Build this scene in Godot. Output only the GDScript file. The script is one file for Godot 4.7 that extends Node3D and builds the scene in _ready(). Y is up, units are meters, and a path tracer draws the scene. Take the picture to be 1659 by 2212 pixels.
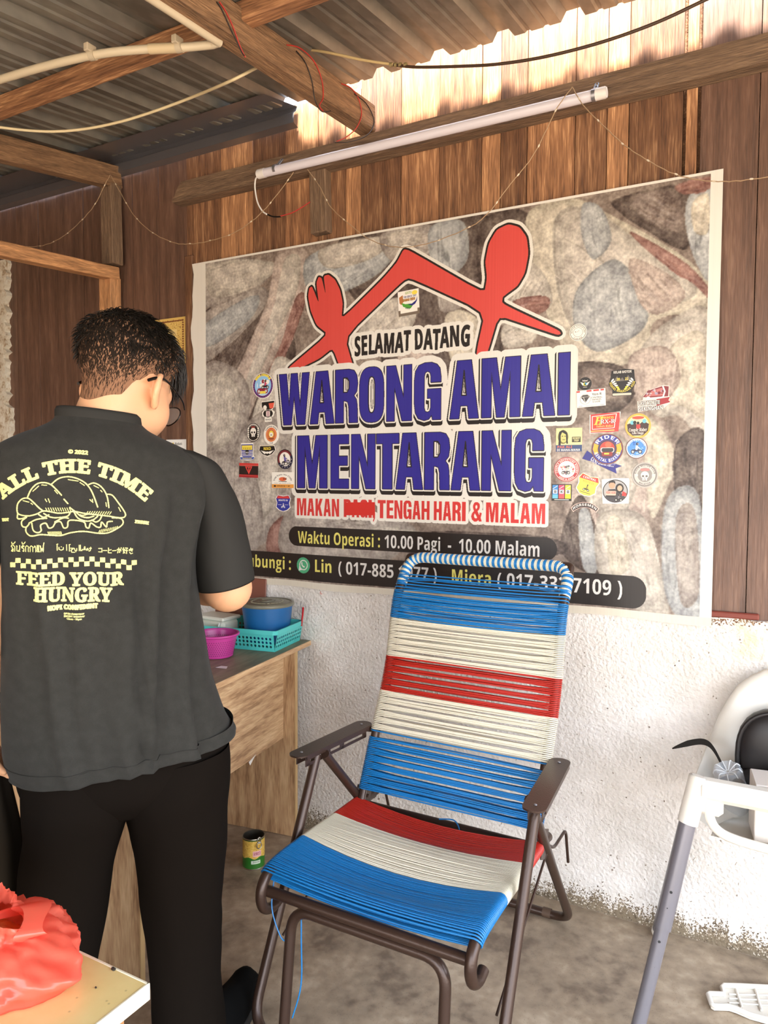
extends Node3D
# A food stall interior: plank and plaster wall with a printed banner, cord chair, a person at a counter.
# Photo pixels (1659 x 2212) are turned into rays; every depth comes from the floor, the wall or the thing touched.
const FOCAL := 1600.0
const CAM := Vector3(0, 1.28, 2.1837)
const CAM_TURN := Vector3(-0.0473, 0.50615, 0.0052)
var cam_basis := Basis.from_euler(CAM_TURN)
var taken := {}
var mats := {}
var rng := RandomNumberGenerator.new()

func ray(px: float, py: float) -> Vector3:
	return cam_basis * Vector3((px - 829.5) / FOCAL, -(py - 1106.0) / FOCAL, -1.0)
func on_z(px: float, py: float, z := 0.0) -> Vector3:
	var d := ray(px, py)
	return CAM + d * ((z - CAM.z) / d.z)
func on_y(px: float, py: float, y := 0.0) -> Vector3:
	var d := ray(px, py)
	return CAM + d * ((y - CAM.y) / d.y)
func on_x(px: float, py: float, x: float) -> Vector3:
	var d := ray(px, py)
	return CAM + d * ((x - CAM.x) / d.x)
func deep(px: float, py: float, t: float) -> Vector3:
	return CAM + ray(px, py) * t
func on_plane(px: float, py: float, p: Vector3, n: Vector3) -> Vector3:
	var d := ray(px, py)
	return CAM + d * ((p - CAM).dot(n) / d.dot(n))

# ---------------------------------------------------------------- nodes
func numbered(called: String) -> String:
	if not taken.has(called):
		taken[called] = 0
		return called
	taken[called] += 1
	return "%s_%03d" % [called, taken[called]]
func tag(o: Node, label: String, category := "", group := "", kind := "") -> Node:
	if label: o.set_meta("label", label)
	if category: o.set_meta("category", category)
	if group: o.set_meta("group", group)
	if kind: o.set_meta("kind", kind)
	return o
func thing(called: String, label: String, category: String, at := Vector3.ZERO, group := "") -> Node3D:
	var o := Node3D.new()
	o.name = numbered(called)
	add_child(o)
	o.position = at
	tag(o, label, category, group)
	return o
func put(called: String, mesh: Mesh, m: Material, parent: Node = null, xf := Transform3D.IDENTITY) -> MeshInstance3D:
	var o := MeshInstance3D.new()
	o.mesh = mesh
	o.material_override = m
	o.name = numbered(called) if parent == null else called
	(self if parent == null else parent).add_child(o, true)
	o.transform = xf
	return o
func obj(called: String, st: SurfaceTool, m: Material, parent: Node = null, xf := Transform3D.IDENTITY) -> MeshInstance3D:
	return put(called, st.commit(), m, parent, xf)

# ---------------------------------------------------------------- geometry
func mb() -> SurfaceTool:
	var st := SurfaceTool.new()
	st.begin(Mesh.PRIMITIVE_TRIANGLES)
	return st
func vtx(st: SurfaceTool, p: Vector3, n: Vector3, uv := Vector2.ZERO):
	st.set_normal(n)
	st.set_uv(uv)
	st.add_vertex(p)
func quad(st: SurfaceTool, a: Vector3, b: Vector3, c: Vector3, d: Vector3, ua := Vector2(0, 0), ub := Vector2(1, 0), uc := Vector2(1, 1), ud := Vector2(0, 1)):
	var n := (c - a).cross(b - a).normalized()
	vtx(st, a, n, ua); vtx(st, b, n, ub); vtx(st, c, n, uc)
	vtx(st, a, n, ua); vtx(st, c, n, uc); vtx(st, d, n, ud)
func tri(st: SurfaceTool, a: Vector3, b: Vector3, c: Vector3):
	var n := (c - a).cross(b - a).normalized()
	vtx(st, a, n); vtx(st, b, n); vtx(st, c, n)
# chamfered box
func bbox(st: SurfaceTool, center: Vector3, size: Vector3, bev := 0.003, bs := Basis.IDENTITY):
	var h := size / 2
	var e := minf(bev, minf(h.x, minf(h.y, h.z)) * 0.9)
	var V := func(sx, sy, sz, ax): # corner vertex on the face across axis ax
		var q := Vector3(sx * (h.x - (0.0 if ax == 0 else e)), sy * (h.y - (0.0 if ax == 1 else e)), sz * (h.z - (0.0 if ax == 2 else e)))
		return center + bs * q
	for s in [-1, 1]:
		_face(st, [V.call(s, -1, -1, 0), V.call(s, 1, -1, 0), V.call(s, 1, 1, 0), V.call(s, -1, 1, 0)], bs * Vector3(s, 0, 0))
		_face(st, [V.call(-1, s, -1, 1), V.call(1, s, -1, 1), V.call(1, s, 1, 1), V.call(-1, s, 1, 1)], bs * Vector3(0, s, 0))
		_face(st, [V.call(-1, -1, s, 2), V.call(1, -1, s, 2), V.call(1, 1, s, 2), V.call(-1, 1, s, 2)], bs * Vector3(0, 0, s))
	for s in [-1, 1]:
		for t in [-1, 1]:
			_face(st, [V.call(s, t, -1, 0), V.call(s, t, 1, 0), V.call(s, t, 1, 1), V.call(s, t, -1, 1)], bs * Vector3(s, t, 0).normalized())
			_face(st, [V.call(s, -1, t, 0), V.call(s, 1, t, 0), V.call(s, 1, t, 2), V.call(s, -1, t, 2)], bs * Vector3(s, 0, t).normalized())
			_face(st, [V.call(-1, s, t, 1), V.call(1, s, t, 1), V.call(1, s, t, 2), V.call(-1, s, t, 2)], bs * Vector3(0, s, t).normalized())
			for u in [-1, 1]:
				_face(st, [V.call(s, t, u, 0), V.call(s, t, u, 1), V.call(s, t, u, 2)], bs * Vector3(s, t, u).normalized())
func _face(st: SurfaceTool, p: Array, n: Vector3):
	var nn := (p[2] - p[0] as Vector3).cross(p[1] - p[0])
	if nn.dot(n) < 0: p.reverse()
	for k in range(1, p.size() - 1):
		vtx(st, p[0], n); vtx(st, p[k], n); vtx(st, p[k + 1], n)
func frame_of(d: Vector3, up := Vector3.UP) -> Basis:   # z along d
	d = d.normalized()
	if absf(d.dot(up)) > 0.97: up = Vector3.RIGHT
	var x := up.cross(d).normalized()
	return Basis(x, d.cross(x).normalized(), d)
# lumber: local z runs along the length, so grain follows it
func lumber(called: String, a: Vector3, b: Vector3, w: float, h: float, m: Material, parent: Node = null, bev := 0.003, up := Vector3.UP) -> MeshInstance3D:
	var st := mb()
	bbox(st, Vector3.ZERO, Vector3(w, h, a.distance_to(b)), bev)
	return obj(called, st, m, parent, Transform3D(frame_of(b - a, up), (a + b) / 2))
func tube(st: SurfaceTool, pts: PackedVector3Array, rad, sides := 12, caps := true, closed := false):
	var n := pts.size()
	var rings := []
	var prev := Basis.IDENTITY
	for i in n:
		var a := pts[(i - 1 + n) % n] if (closed or i > 0) else pts[i]
		var b := pts[(i + 1) % n] if (closed or i < n - 1) else pts[i]
		var d := (b - a).normalized()
		if i == 0:
			prev = frame_of(d)
		else:
			var x := (prev.x - d * prev.x.dot(d)).normalized()
			prev = Basis(x, d.cross(x).normalized(), d)
		rings.append(prev)
	var m := n if closed else n - 1
	for i in m:
		var j := (i + 1) % n
		var ri: float = rad[i] if rad is Array or rad is PackedFloat32Array else rad
		var rj: float = rad[j] if rad is Array or rad is PackedFloat32Array else rad
		for k in sides:
			var t0 := TAU * k / sides
			var t1 := TAU * (k + 1) / sides
			var u0: Vector3 = rings[i].x * cos(t0) + rings[i].y * sin(t0)
			var u1: Vector3 = rings[i].x * cos(t1) + rings[i].y * sin(t1)
			var w0: Vector3 = rings[j].x * cos(t0) + rings[j].y * sin(t0)
			var w1: Vector3 = rings[j].x * cos(t1) + rings[j].y * sin(t1)
			vtx(st, pts[i] + u0 * ri, u0); vtx(st, pts[j] + w1 * rj, w1); vtx(st, pts[i] + u1 * ri, u1)
			vtx(st, pts[i] + u0 * ri, u0); vtx(st, pts[j] + w0 * rj, w0); vtx(st, pts[j] + w1 * rj, w1)
	if caps and not closed:
		for e in [0, n - 1]:
			var r: float = rad[e] if rad is Array or rad is PackedFloat32Array else rad
			var nn: Vector3 = rings[e].z * (-1.0 if e == 0 else 1.0)
			for k in sides:
				var t0 := TAU * k / sides
				var t1 := TAU * (k + 1) / sides
				_face(st, [pts[e], pts[e] + (rings[e].x * cos(t0) + rings[e].y * sin(t0)) * r, pts[e] + (rings[e].x * cos(t1) + rings[e].y * sin(t1)) * r], nn)
func smooth(pts: Array, per := 6, closed := false) -> PackedVector3Array:  # Catmull-Rom
	var out := PackedVector3Array()
	var n := pts.size()
	for i in (n if closed else n - 1):
		var a: Vector3 = pts[(i - 1 + n) % n] if closed else pts[maxi(i - 1, 0)]
		var d: Vector3 = pts[(i + 2) % n] if closed else pts[mini(i + 2, n - 1)]
		for k in per:
			out.append((pts[i] as Vector3).cubic_interpolate(pts[(i + 1) % n], a, d, float(k) / per))
	if not closed: out.append(pts[n - 1])
	return out
# corners of a polyline rounded with radius r
func rounded(pts: Array, r: float, per := 5) -> PackedVector3Array:
	var out := PackedVector3Array([pts[0]])
	for i in range(1, pts.size() - 1):
		var a: Vector3 = pts[i - 1]
		var b: Vector3 = pts[i]
		var c: Vector3 = pts[i + 1]
		var l := minf(r, minf(a.distance_to(b), b.distance_to(c)) * 0.48)
		var p := b + (a - b).normalized() * l
		var q := b + (c - b).normalized() * l
		for k in per + 1:
			var t := float(k) / per
			out.append(p.lerp(b, t).lerp(b.lerp(q, t), t))
	out.append(pts[-1])
	return out
# profile: (radius, height) pairs
func lathe(st: SurfaceTool, prof: Array, sides := 40, at := Vector3.ZERO, uvs := false):
	var total := 0.0
	var acc := [0.0]
	for i in prof.size() - 1:
		total += prof[i].distance_to(prof[i + 1])
		acc.append(total)
	for i in prof.size() - 1:
		var a: Vector2 = prof[i]
		var b: Vector2 = prof[i + 1]
		if a.distance_to(b) < 1e-6: continue
		var na := Vector2((b - a).y, -(b - a).x).normalized()
		for k in sides:
			var t0 := TAU * k / sides
			var t1 := TAU * (k + 1) / sides
			var d0 := Vector3(cos(t0), 0, sin(t0))
			var d1 := Vector3(cos(t1), 0, sin(t1))
			var n0 := d0 * na.x + Vector3.UP * na.y
			var n1 := d1 * na.x + Vector3.UP * na.y
			var u0 := float(k) / sides
			var u1 := float(k + 1) / sides
			var va: float = 1.0 - acc[i] / total
			var vb: float = 1.0 - acc[i + 1] / total
			vtx(st, at + d0 * a.x + Vector3.UP * a.y, n0, Vector2(u0, va)); vtx(st, at + d1 * b.x + Vector3.UP * b.y, n1, Vector2(u1, vb)); vtx(st, at + d0 * b.x + Vector3.UP * b.y, n0, Vector2(u0, vb))
			vtx(st, at + d0 * a.x + Vector3.UP * a.y, n0, Vector2(u0, va)); vtx(st, at + d1 * a.x + Vector3.UP * a.y, n1, Vector2(u1, va)); vtx(st, at + d1 * b.x + Vector3.UP * b.y, n1, Vector2(u1, vb))
# surface through rows of points; normals smoothed
func loft(st: SurfaceTool, rows: Array, closed := true, cap0 := false, cap1 := false):
	var n: int = rows[0].size()
	for i in rows.size() - 1:
		for k in (n if closed else n - 1):
			var j := (k + 1) % n
			var ua := Vector2(float(k) / n, float(i) / (rows.size() - 1))
			for q in [[i, k], [i + 1, j], [i, j], [i, k], [i + 1, k], [i + 1, j]]:
				st.set_uv(ua)
				st.add_vertex(rows[q[0]][q[1]])
	for e in [[cap0, 0], [cap1, rows.size() - 1]]:
		if not e[0]: continue
		var c := Vector3.ZERO
		for p in rows[e[1]]: c += p / n
		for k in n:
			st.set_uv(Vector2.ZERO)
			var A: Vector3 = rows[e[1]][k]
			var B: Vector3 = rows[e[1]][(k + 1) % n]
			st.add_vertex(c)
			st.add_vertex(A if e[1] == 0 else B)
			st.add_vertex(B if e[1] == 0 else A)
# flat outline (x, y) given a thickness along z; wall of the edge included
func plate(st: SurfaceTool, poly: PackedVector2Array, z0: float, z1: float):
	var p := poly.duplicate()
	if Geometry2D.is_polygon_clockwise(p): p.reverse()
	var ix := Geometry2D.triangulate_polygon(p)
	for k in range(0, ix.size(), 3):
		_face(st, [Vector3(p[ix[k]].x, p[ix[k]].y, z1), Vector3(p[ix[k + 1]].x, p[ix[k + 1]].y, z1), Vector3(p[ix[k + 2]].x, p[ix[k + 2]].y, z1)], Vector3.BACK)
		_face(st, [Vector3(p[ix[k]].x, p[ix[k]].y, z0), Vector3(p[ix[k + 1]].x, p[ix[k + 1]].y, z0), Vector3(p[ix[k + 2]].x, p[ix[k + 2]].y, z0)], Vector3.FORWARD)
	for k in p.size():
		var a := p[k]
		var b := p[(k + 1) % p.size()]
		var n := Vector3((b - a).y, -(b - a).x, 0).normalized()
		_face(st, [Vector3(a.x, a.y, z0), Vector3(b.x, b.y, z0), Vector3(b.x, b.y, z1), Vector3(a.x, a.y, z1)], n)
func rrect2(w: float, h: float, r: float, per := 5) -> PackedVector2Array:
	var out := PackedVector2Array()
	for c in [[1, 1, 0.0], [-1, 1, 0.25], [-1, -1, 0.5], [1, -1, 0.75]]:
		for k in per + 1:
			var t: float = TAU * (c[2] + 0.25 * k / per)
			out.append(Vector2(c[0] * (w / 2 - r), c[1] * (h / 2 - r)) + Vector2(cos(t), sin(t)) * r)
	return out

# ---------------------------------------------------------------- materials
func mat(c: Color, rough := 0.6, metal := 0.0) -> StandardMaterial3D:
	var m := StandardMaterial3D.new()
	m.albedo_color = c
	m.roughness = rough
	m.metallic = metal
	return m
func fabric(c: Color, rough := 0.9) -> StandardMaterial3D:
	var m := mat(c, rough)
	m.metallic_specular = 0.12
	return m
func tex(im: Image) -> ImageTexture:
	return ImageTexture.create_from_image(im)
func noise_im(size: int, freq: float, seed_: int, oct := 4, type := FastNoiseLite.TYPE_SIMPLEX_SMOOTH) -> Image:
	var n := FastNoiseLite.new()
	n.seed = seed_
	n.frequency = freq
	n.noise_type = type
	n.fractal_octaves = oct
	return n.get_seamless_image(size, size, false, false, 0.15)
# a tile whose colour runs between given tones, by the sum of two noises
func tone_im(size: int, tones: Array, f1: float, f2: float, mixed: float, seed_: int, speck := 0.0) -> Image:
	var a := noise_im(size, f1, seed_).get_data()
	var b := noise_im(size, f2, seed_ + 7, 3).get_data()
	var out := PackedByteArray()
	out.resize(size * size * 3)
	var lut := []
	for i in 256:
		var t := clampf((i / 255.0 - 0.5) * 1.7 + 0.5, 0, 0.9999) * (tones.size() - 1)
		lut.append((tones[int(t)] as Color).lerp(tones[int(t) + 1], t - int(t)))
	rng.seed = seed_
	for i in size * size:
		var v := int(a[i] * (1 - mixed) + b[i] * mixed)
		var c: Color = lut[v]
		if speck > 0 and rng.randf() < speck: c = c * 0.75
		out[i * 3] = c.r8
		out[i * 3 + 1] = c.g8
		out[i * 3 + 2] = c.b8
	return Image.create_from_data(size, size, false, Image.FORMAT_RGB8, out)
func tri_mat(im: Texture2D, scale: Vector3, rough := 0.7, offset := Vector3.ZERO, tint := Color.WHITE, world := false) -> StandardMaterial3D:
	var m := mat(tint, rough)
	m.albedo_texture = im
	m.uv1_triplanar = true
	m.uv1_world_triplanar = world
	m.uv1_scale = scale
	m.uv1_offset = offset
	m.uv1_triplanar_sharpness = 6.0
	return m
func relief(m: StandardMaterial3D, im: Texture2D, cm: float) -> StandardMaterial3D:
	m.heightmap_enabled = true
	m.heightmap_texture = im
	m.heightmap_scale = cm
	return m

# ---------------------------------------------------------------- print: polygons and lettering drawn into images
class Canvas:
	var im: Image
	var w: int
	var h: int
	var fonts := {}
	func _init(W: int, H: int, c: Color):
		w = W
		h = H
		im = Image.create(W, H, false, Image.FORMAT_RGBA8)
		im.fill(c)
	func poly(cs: Array, col: Color):   # even-odd fill of closed outlines
		var ed := []
		var lo := INF
		var hi := -INF
		for c in cs:
			var n: int = c.size()
			for i in n:
				var a: Vector2 = c[i]
				var b: Vector2 = c[(i + 1) % n]
				if a.y == b.y: continue
				if a.y > b.y:
					var t := a
					a = b
					b = t
				ed.append([a.y, b.y, a.x, (b.x - a.x) / (b.y - a.y)])
				lo = minf(lo, a.y)
				hi = maxf(hi, b.y)
		if ed.is_empty(): return
		ed.sort_custom(func(p, q): return p[0] < q[0])
		var act := []
		var nx := 0
		for y in range(maxi(0, int(floor(lo))), mini(h - 1, int(ceil(hi))) + 1):
			var yc := y + 0.5
			while nx < ed.size() and ed[nx][0] <= yc:
				act.append(ed[nx])
				nx += 1
			var xs := PackedFloat32Array()
			var keep := []
			for e in act:
				if e[1] > yc:
					keep.append(e)
					xs.append(e[2] + (yc - e[0]) * e[3])
			act = keep
			xs.sort()
			for k in range(0, xs.size() - 1, 2):
				var x0 := maxi(0, int(round(xs[k])))
				var x1 := mini(w, int(round(xs[k + 1])))
				if x1 > x0: im.fill_rect(Rect2i(x0, y, x1 - x0, 1), col)
	func disc(c: Vector2, rx: float, ry: float, col: Color, turn := 0.0):
		poly([ell(c, rx, ry, turn)], col)
	static func ell(c: Vector2, rx: float, ry: float, turn := 0.0, n := 40) -> PackedVector2Array:
		var o := PackedVector2Array()
		for k in n:
			o.append(c + Vector2(cos(TAU * k / n) * rx, sin(TAU * k / n) * ry).rotated(turn))
		return o
	func line(pts, wd: float, col: Color, closed := false):
		var n: int = pts.size()
		var r := wd / 2
		for i in (n if closed else n - 1):
			var a: Vector2 = pts[i]
			var b: Vector2 = pts[(i + 1) % n]
			if a.distance_to(b) > 0.01:
				var d := (b - a).normalized().orthogonal() * r
				poly([[a + d, b + d, b - d, a - d]], col)
			if r > 0.8: poly([ell(a, r, r, 0, 10 if r < 4 else 18)], col)
		if not closed and r > 0.8: poly([ell(pts[n - 1], r, r, 0, 10 if r < 4 else 18)], col)
	func rrect(x: float, y: float, ww: float, hh: float, r: float, col: Color):
		var o := PackedVector2Array()
		for c in [[1, 1, 0.0], [0, 1, 0.25], [0, 0, 0.5], [1, 0, 0.75]]:
			for k in 9:
				var t: float = TAU * (c[2] + 0.25 * k / 8.0)
				o.append(Vector2(x + r + c[0] * (ww - 2 * r), y + r + c[1] * (hh - 2 * r)) + Vector2(cos(t), sin(t)) * r)
		poly([o], col)
	func font(nm: String, bold: bool) -> RID:
		var k := nm + str(bold)
		if not fonts.has(k):
			var sf := SystemFont.new()
			sf.font_names = PackedStringArray([nm])
			sf.font_weight = 700 if bold else 400
			sf.hinting = TextServer.HINTING_NONE
			fonts[k] = sf
		return fonts[k].get_rids()[0]
	# outlines of a line of text, cap height 1, starting at x 0, baseline y 0; [outlines of each glyph, total width]
	func glyphs(s: String, nm := "Droid Sans", bold := true, track := 0.0) -> Array:
		var ts := TextServerManager.get_primary_interface()
		var f := font(nm, bold)
		var S := 200
		var k := 1.0 / (S * 0.714)
		var x := 0.0
		var all := []
		for ch in s:
			var g := ts.font_get_glyph_index(f, S, ch.unicode_at(0), 0)
			var d := ts.font_get_glyph_contours(f, S, g)
			var out := []
			if d.has("contours"):
				var from := 0
				for e in d["contours"]:
					var c := PackedVector2Array()
					var P = d["points"]
					var m: int = e - from + 1
					for i in m:
						var p: Vector3 = P[from + i]
						var pp := Vector2(p.x, p.y)
						if int(p.z) & 1:
							c.append(pp)
						else:
							var q: Vector3 = P[from + (i - 1 + m) % m]
							var r: Vector3 = P[from + (i + 1) % m]
							var a := Vector2(q.x, q.y) if int(q.z) & 1 else (Vector2(q.x, q.y) + pp) / 2
							var b := Vector2(r.x, r.y) if int(r.z) & 1 else (Vector2(r.x, r.y) + pp) / 2
							if not (int(q.z) & 1): c.append(a)
							for t in [0.25, 0.5, 0.75]:
								c.append(a.lerp(pp, t).lerp(pp.lerp(b, t), t))
					for i in c.size(): c[i] = c[i] * k + Vector2(x, 0)
					out.append(c)
					from = e + 1
			all.append([x, out])
			x += ts.font_get_glyph_advance(f, S, g).x * k + track
		return [all, x - track]
	# text inside a box: left, baseline, cap height, width (0: natural)
	func text(s: String, x: float, y: float, cap: float, col: Color, width := 0.0, nm := "Droid Sans", bold := true, fat := 0.0, fatcol := Color(0, 0, 0, 0), turn := 0.0, slant := 0.0):
		var g := glyphs(s, nm, bold)
		var sx: float = cap if width <= 0 else width / g[1]
		for pas in [0, 1]:
			if pas == 0 and fat <= 0: continue
			for one in g[0]:
				var cs := []
				for c in one[1]:
					var o := PackedVector2Array()
					for p in c: o.append(Vector2(x, y) + Vector2(p.x * sx - p.y * cap * slant, p.y * cap).rotated(turn))
					cs.append(o)
				if pas == 0:
					for c in cs: line(c, fat * 2, fatcol if fatcol.a > 0 else col, true)
					if fatcol.a > 0: poly(cs, fatcol)
				else:
					poly(cs, col)
	# text on a circle: centre, radius of the baseline, middle angle (0 = top, clockwise), upright outside or inside
	func arc_text(s: String, c: Vector2, r: float, mid: float, cap: float, col: Color, nm := "Droid Sans", inside := false, squeeze := 1.0, fat := 0.0, stretch := Vector2.ONE):
		var g := glyphs(s, nm, true, 0.06)
		var total: float = g[1] * cap * squeeze
		for one in g[0]:
			var x0: float = one[0]
			var cs := []
			for cc in one[1]:
				var o := PackedVector2Array()
				for p in cc:
					var along: float = (p.x * cap * squeeze - total / 2) / r
					var q := Vector2.ZERO
					if not inside:
						var a := mid + along
						q = Vector2(sin(a), -cos(a)) * (r - p.y * cap)
					else:
						var a := mid - along
						q = Vector2(sin(a), -cos(a)) * (r + p.y * cap)
					o.append(c + q * stretch)
				cs.append(o)
			if fat > 0:
				for q in cs: line(q, fat * 2, col, true)
			poly(cs, col)
	# heavy condensed capitals, each drawn in a unit box
	static func cap_letter(ch: String) -> Array:
		var ring := func(rx, ry, cx, cy, n): # rounded slot
			var o := PackedVector2Array()
			for k in n:
				var t: float = TAU * k / n
				var q := Vector2(cos(t), sin(t))
				o.append(Vector2(cx + signf(q.x) * pow(absf(q.x), 0.75) * rx, cy + signf(q.y) * pow(absf(q.y), 0.55) * ry))
			return o
		var P := func(a): 
			var o := PackedVector2Array()
			for i in range(0, a.size(), 2): o.append(Vector2(a[i], a[i + 1]))
			return o
		match ch:
			"I": return [P.call([0, 0, 1, 0, 1, 1, 0, 1])]
			"N": return [P.call([0, 0, 0.36, 0, 0.69, 0.6, 0.69, 0, 1, 0, 1, 1, 0.62, 1, 0.31, 0.38, 0.31, 1, 0, 1])]
			"M": return [P.call([0, 0, 0.38, 0, 0.5, 0.55, 0.62, 0, 1, 0, 1, 1, 0.75, 1, 0.75, 0.2, 0.6, 1, 0.4, 1, 0.25, 0.2, 0.25, 1, 0, 1])]
			"W": return [P.call([0, 0, 0.25, 0, 0.34, 0.66, 0.4, 0, 0.61, 0, 0.7, 0.66, 0.77, 0, 1, 0, 0.86, 1, 0.6, 1, 0.5, 0.44, 0.41, 1, 0.15, 1])]
			"A": return [P.call([0.25, 0, 0.74, 0, 1, 1, 0.67, 1, 0.62, 0.78, 0.37, 0.78, 0.32, 1, 0, 1]), P.call([0.49, 0.17, 0.41, 0.6, 0.57, 0.6])]
			"E": return [P.call([0, 0, 1, 0, 1, 0.17, 0.44, 0.17, 0.44, 0.4, 0.92, 0.4, 0.92, 0.57, 0.44, 0.57, 0.44, 0.83, 1, 0.83, 1, 1, 0, 1])]
			"T": return [P.call([0, 0, 1, 0, 1, 0.18, 0.7, 0.18, 0.7, 1, 0.28, 1, 0.28, 0.18, 0, 0.18])]
			"L": return [P.call([0, 0, 0.45, 0, 0.45, 0.82, 1, 0.82, 1, 1, 0, 1])]
			"H": return [P.call([0, 0, 0.35, 0, 0.35, 0.4, 0.65, 0.4, 0.65, 0, 1, 0, 1, 1, 0.65, 1, 0.65, 0.58, 0.35, 0.58, 0.35, 1, 0, 1])]
			"K": return [P.call([0, 0, 0.35, 0, 0.35, 0.38, 0.62, 0, 1, 0, 0.68, 0.44, 1, 1, 0.62, 1, 0.44, 0.62, 0.35, 0.75, 0.35, 1, 0, 1])]
			"P": return [P.call([0, 0, 0.62, 0, 0.85, 0.04, 0.97, 0.13, 1, 0.3, 0.97, 0.47, 0.85, 0.56, 0.62, 0.6, 0.37, 0.6, 0.37, 1, 0, 1]), P.call([0.37, 0.16, 0.55, 0.16, 0.62, 0.22, 0.62, 0.38, 0.55, 0.44, 0.37, 0.44])]
			"R": return [P.call([0, 0, 0.6, 0, 0.84, 0.03, 0.96, 0.12, 1, 0.27, 0.96, 0.42, 0.83, 0.5, 0.94, 0.57, 0.98, 0.68, 1, 1, 0.63, 1, 0.61, 0.7, 0.56, 0.61, 0.44, 0.59, 0.37, 0.59, 0.37, 1, 0, 1]), P.call([0.37, 0.16, 0.53, 0.16, 0.61, 0.22, 0.61, 0.36, 0.53, 0.43, 0.37, 0.43])]
			"O": return [ring.call(0.5, 0.51, 0.5, 0.5, 40), ring.call(0.13, 0.33, 0.5, 0.5, 30)]
			"G":
				var o := PackedVector2Array()
				for k in 31:
					var t := -0.1 - (TAU * 0.80) * k / 30.0
					var q := Vector2(cos(t), sin(t))
					o.append(Vector2(0.5 + signf(q.x) * pow(absf(q.x), 0.75) * 0.5, 0.5 + signf(q.y) * pow(absf(q.y), 0.55) * 0.51))
				o[0] = Vector2(1, 0.33)
				return [PackedVector2Array([Vector2(1, 0.34), Vector2(1, 0.25), Vector2(0.96, 0.1), Vector2(0.85, 0.03), Vector2(0.65, -0.01), Vector2(0.4, -0.01), Vector2(0.17, 0.03), Vector2(0.04, 0.13), Vector2(0, 0.3), Vector2(0, 0.7), Vector2(0.04, 0.87), Vector2(0.15, 0.97), Vector2(0.38, 1.01), Vector2(0.55, 0.99), Vector2(0.66, 0.92), Vector2(0.7, 1), Vector2(1, 1), Vector2(1, 0.46), Vector2(0.5, 0.46), Vector2(0.5, 0.62), Vector2(0.63, 0.62), Vector2(0.63, 0.78), Vector2(0.59, 0.85), Vector2(0.5, 0.87), Vector2(0.41, 0.85), Vector2(0.37, 0.78), Vector2(0.37, 0.23), Vector2(0.41, 0.16), Vector2(0.5, 0.14), Vector2(0.59, 0.16), Vector2(0.63, 0.23), Vector2(0.63, 0.34)])]
			"&": return [P.call([0.38, 0, 0.62, 0, 0.78, 0.08, 0.82, 0.22, 0.76, 0.36, 0.6, 0.46, 0.76, 0.68, 0.8, 0.52, 1, 0.56, 0.9, 0.8, 1, 0.98, 0.75, 1, 0.7, 0.92, 0.5, 1, 0.28, 1, 0.08, 0.9, 0, 0.74, 0.08, 0.58, 0.26, 0.46, 0.18, 0.3, 0.18, 0.16, 0.26, 0.05]), P.call([0.42, 0.17, 0.38, 0.25, 0.46, 0.37, 0.58, 0.28, 0.58, 0.18, 0.5, 0.14]), P.call([0.34, 0.57, 0.26, 0.7, 0.32, 0.82, 0.48, 0.84, 0.58, 0.79])]
			",": return [P.call([0, 0.82, 1, 0.82, 1, 1.02, 0.4, 1.22, 0.1, 1.18, 0.5, 1, 0, 1])]
		return []
	func cap_shapes(ch: String, x: float, y: float, ww: float, hh: float) -> Array:
		var out := []
		for c in cap_letter(ch):
			var o := PackedVector2Array()
			for p in c: o.append(Vector2(x + p.x * ww, y + p.y * hh))
			out.append(o)
		return out

func structure(o: Node, label: String) -> Node:
	o.set_meta("kind", "structure")
	o.set_meta("label", label)
	return o
func group_node(called: String, label: String) -> Node3D:
	var o := Node3D.new()
	o.name = called
	add_child(o)
	structure(o, label)
	return o

# ---------------------------------------------------------------- camera, sky, sun
func stage():
	var cam := Camera3D.new()
	cam.name = "camera"
	cam.position = CAM
	cam.rotation = CAM_TURN
	cam.fov = rad_to_deg(2.0 * atan(1106.0 / FOCAL))
	cam.near = 0.02
	add_child(cam)
	var sky_m := ProceduralSkyMaterial.new()
	sky_m.sky_top_color = Color(0.80, 0.86, 0.94)
	sky_m.sky_horizon_color = Color(0.97, 0.96, 0.94)
	sky_m.ground_bottom_color = Color(0.62, 0.57, 0.5)
	sky_m.ground_horizon_color = Color(0.80, 0.77, 0.72)
	sky_m.sky_energy_multiplier = 2.6
	sky_m.ground_energy_multiplier = 1.6
	sky_m.sun_angle_max = 0.0
	var sky := Sky.new()
	sky.sky_material = sky_m
	var env := Environment.new()
	env.background_mode = Environment.BG_SKY
	env.sky = sky
	env.tonemap_mode = Environment.TONE_MAPPER_LINEAR
	env.tonemap_exposure = EXPOSURE
	env.sdfgi_enabled = true
	env.ssao_enabled = true
	env.ssil_enabled = true
	var we := WorldEnvironment.new()
	we.name = "environment"
	we.environment = env
	add_child(we)
	var sun := DirectionalLight3D.new()
	sun.name = "sun"
	sun.light_color = Color(1.0, 0.95, 0.89)
	sun.light_energy = 10.0
	sun.light_angular_distance = 9.0     # veiled by thin cloud
	sun.shadow_enabled = true
	add_child(sun)
	sun.look_at_from_position(Vector3(0.25, 1.75, 1.0), Vector3.ZERO)

const EXPOSURE := 1.07

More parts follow.
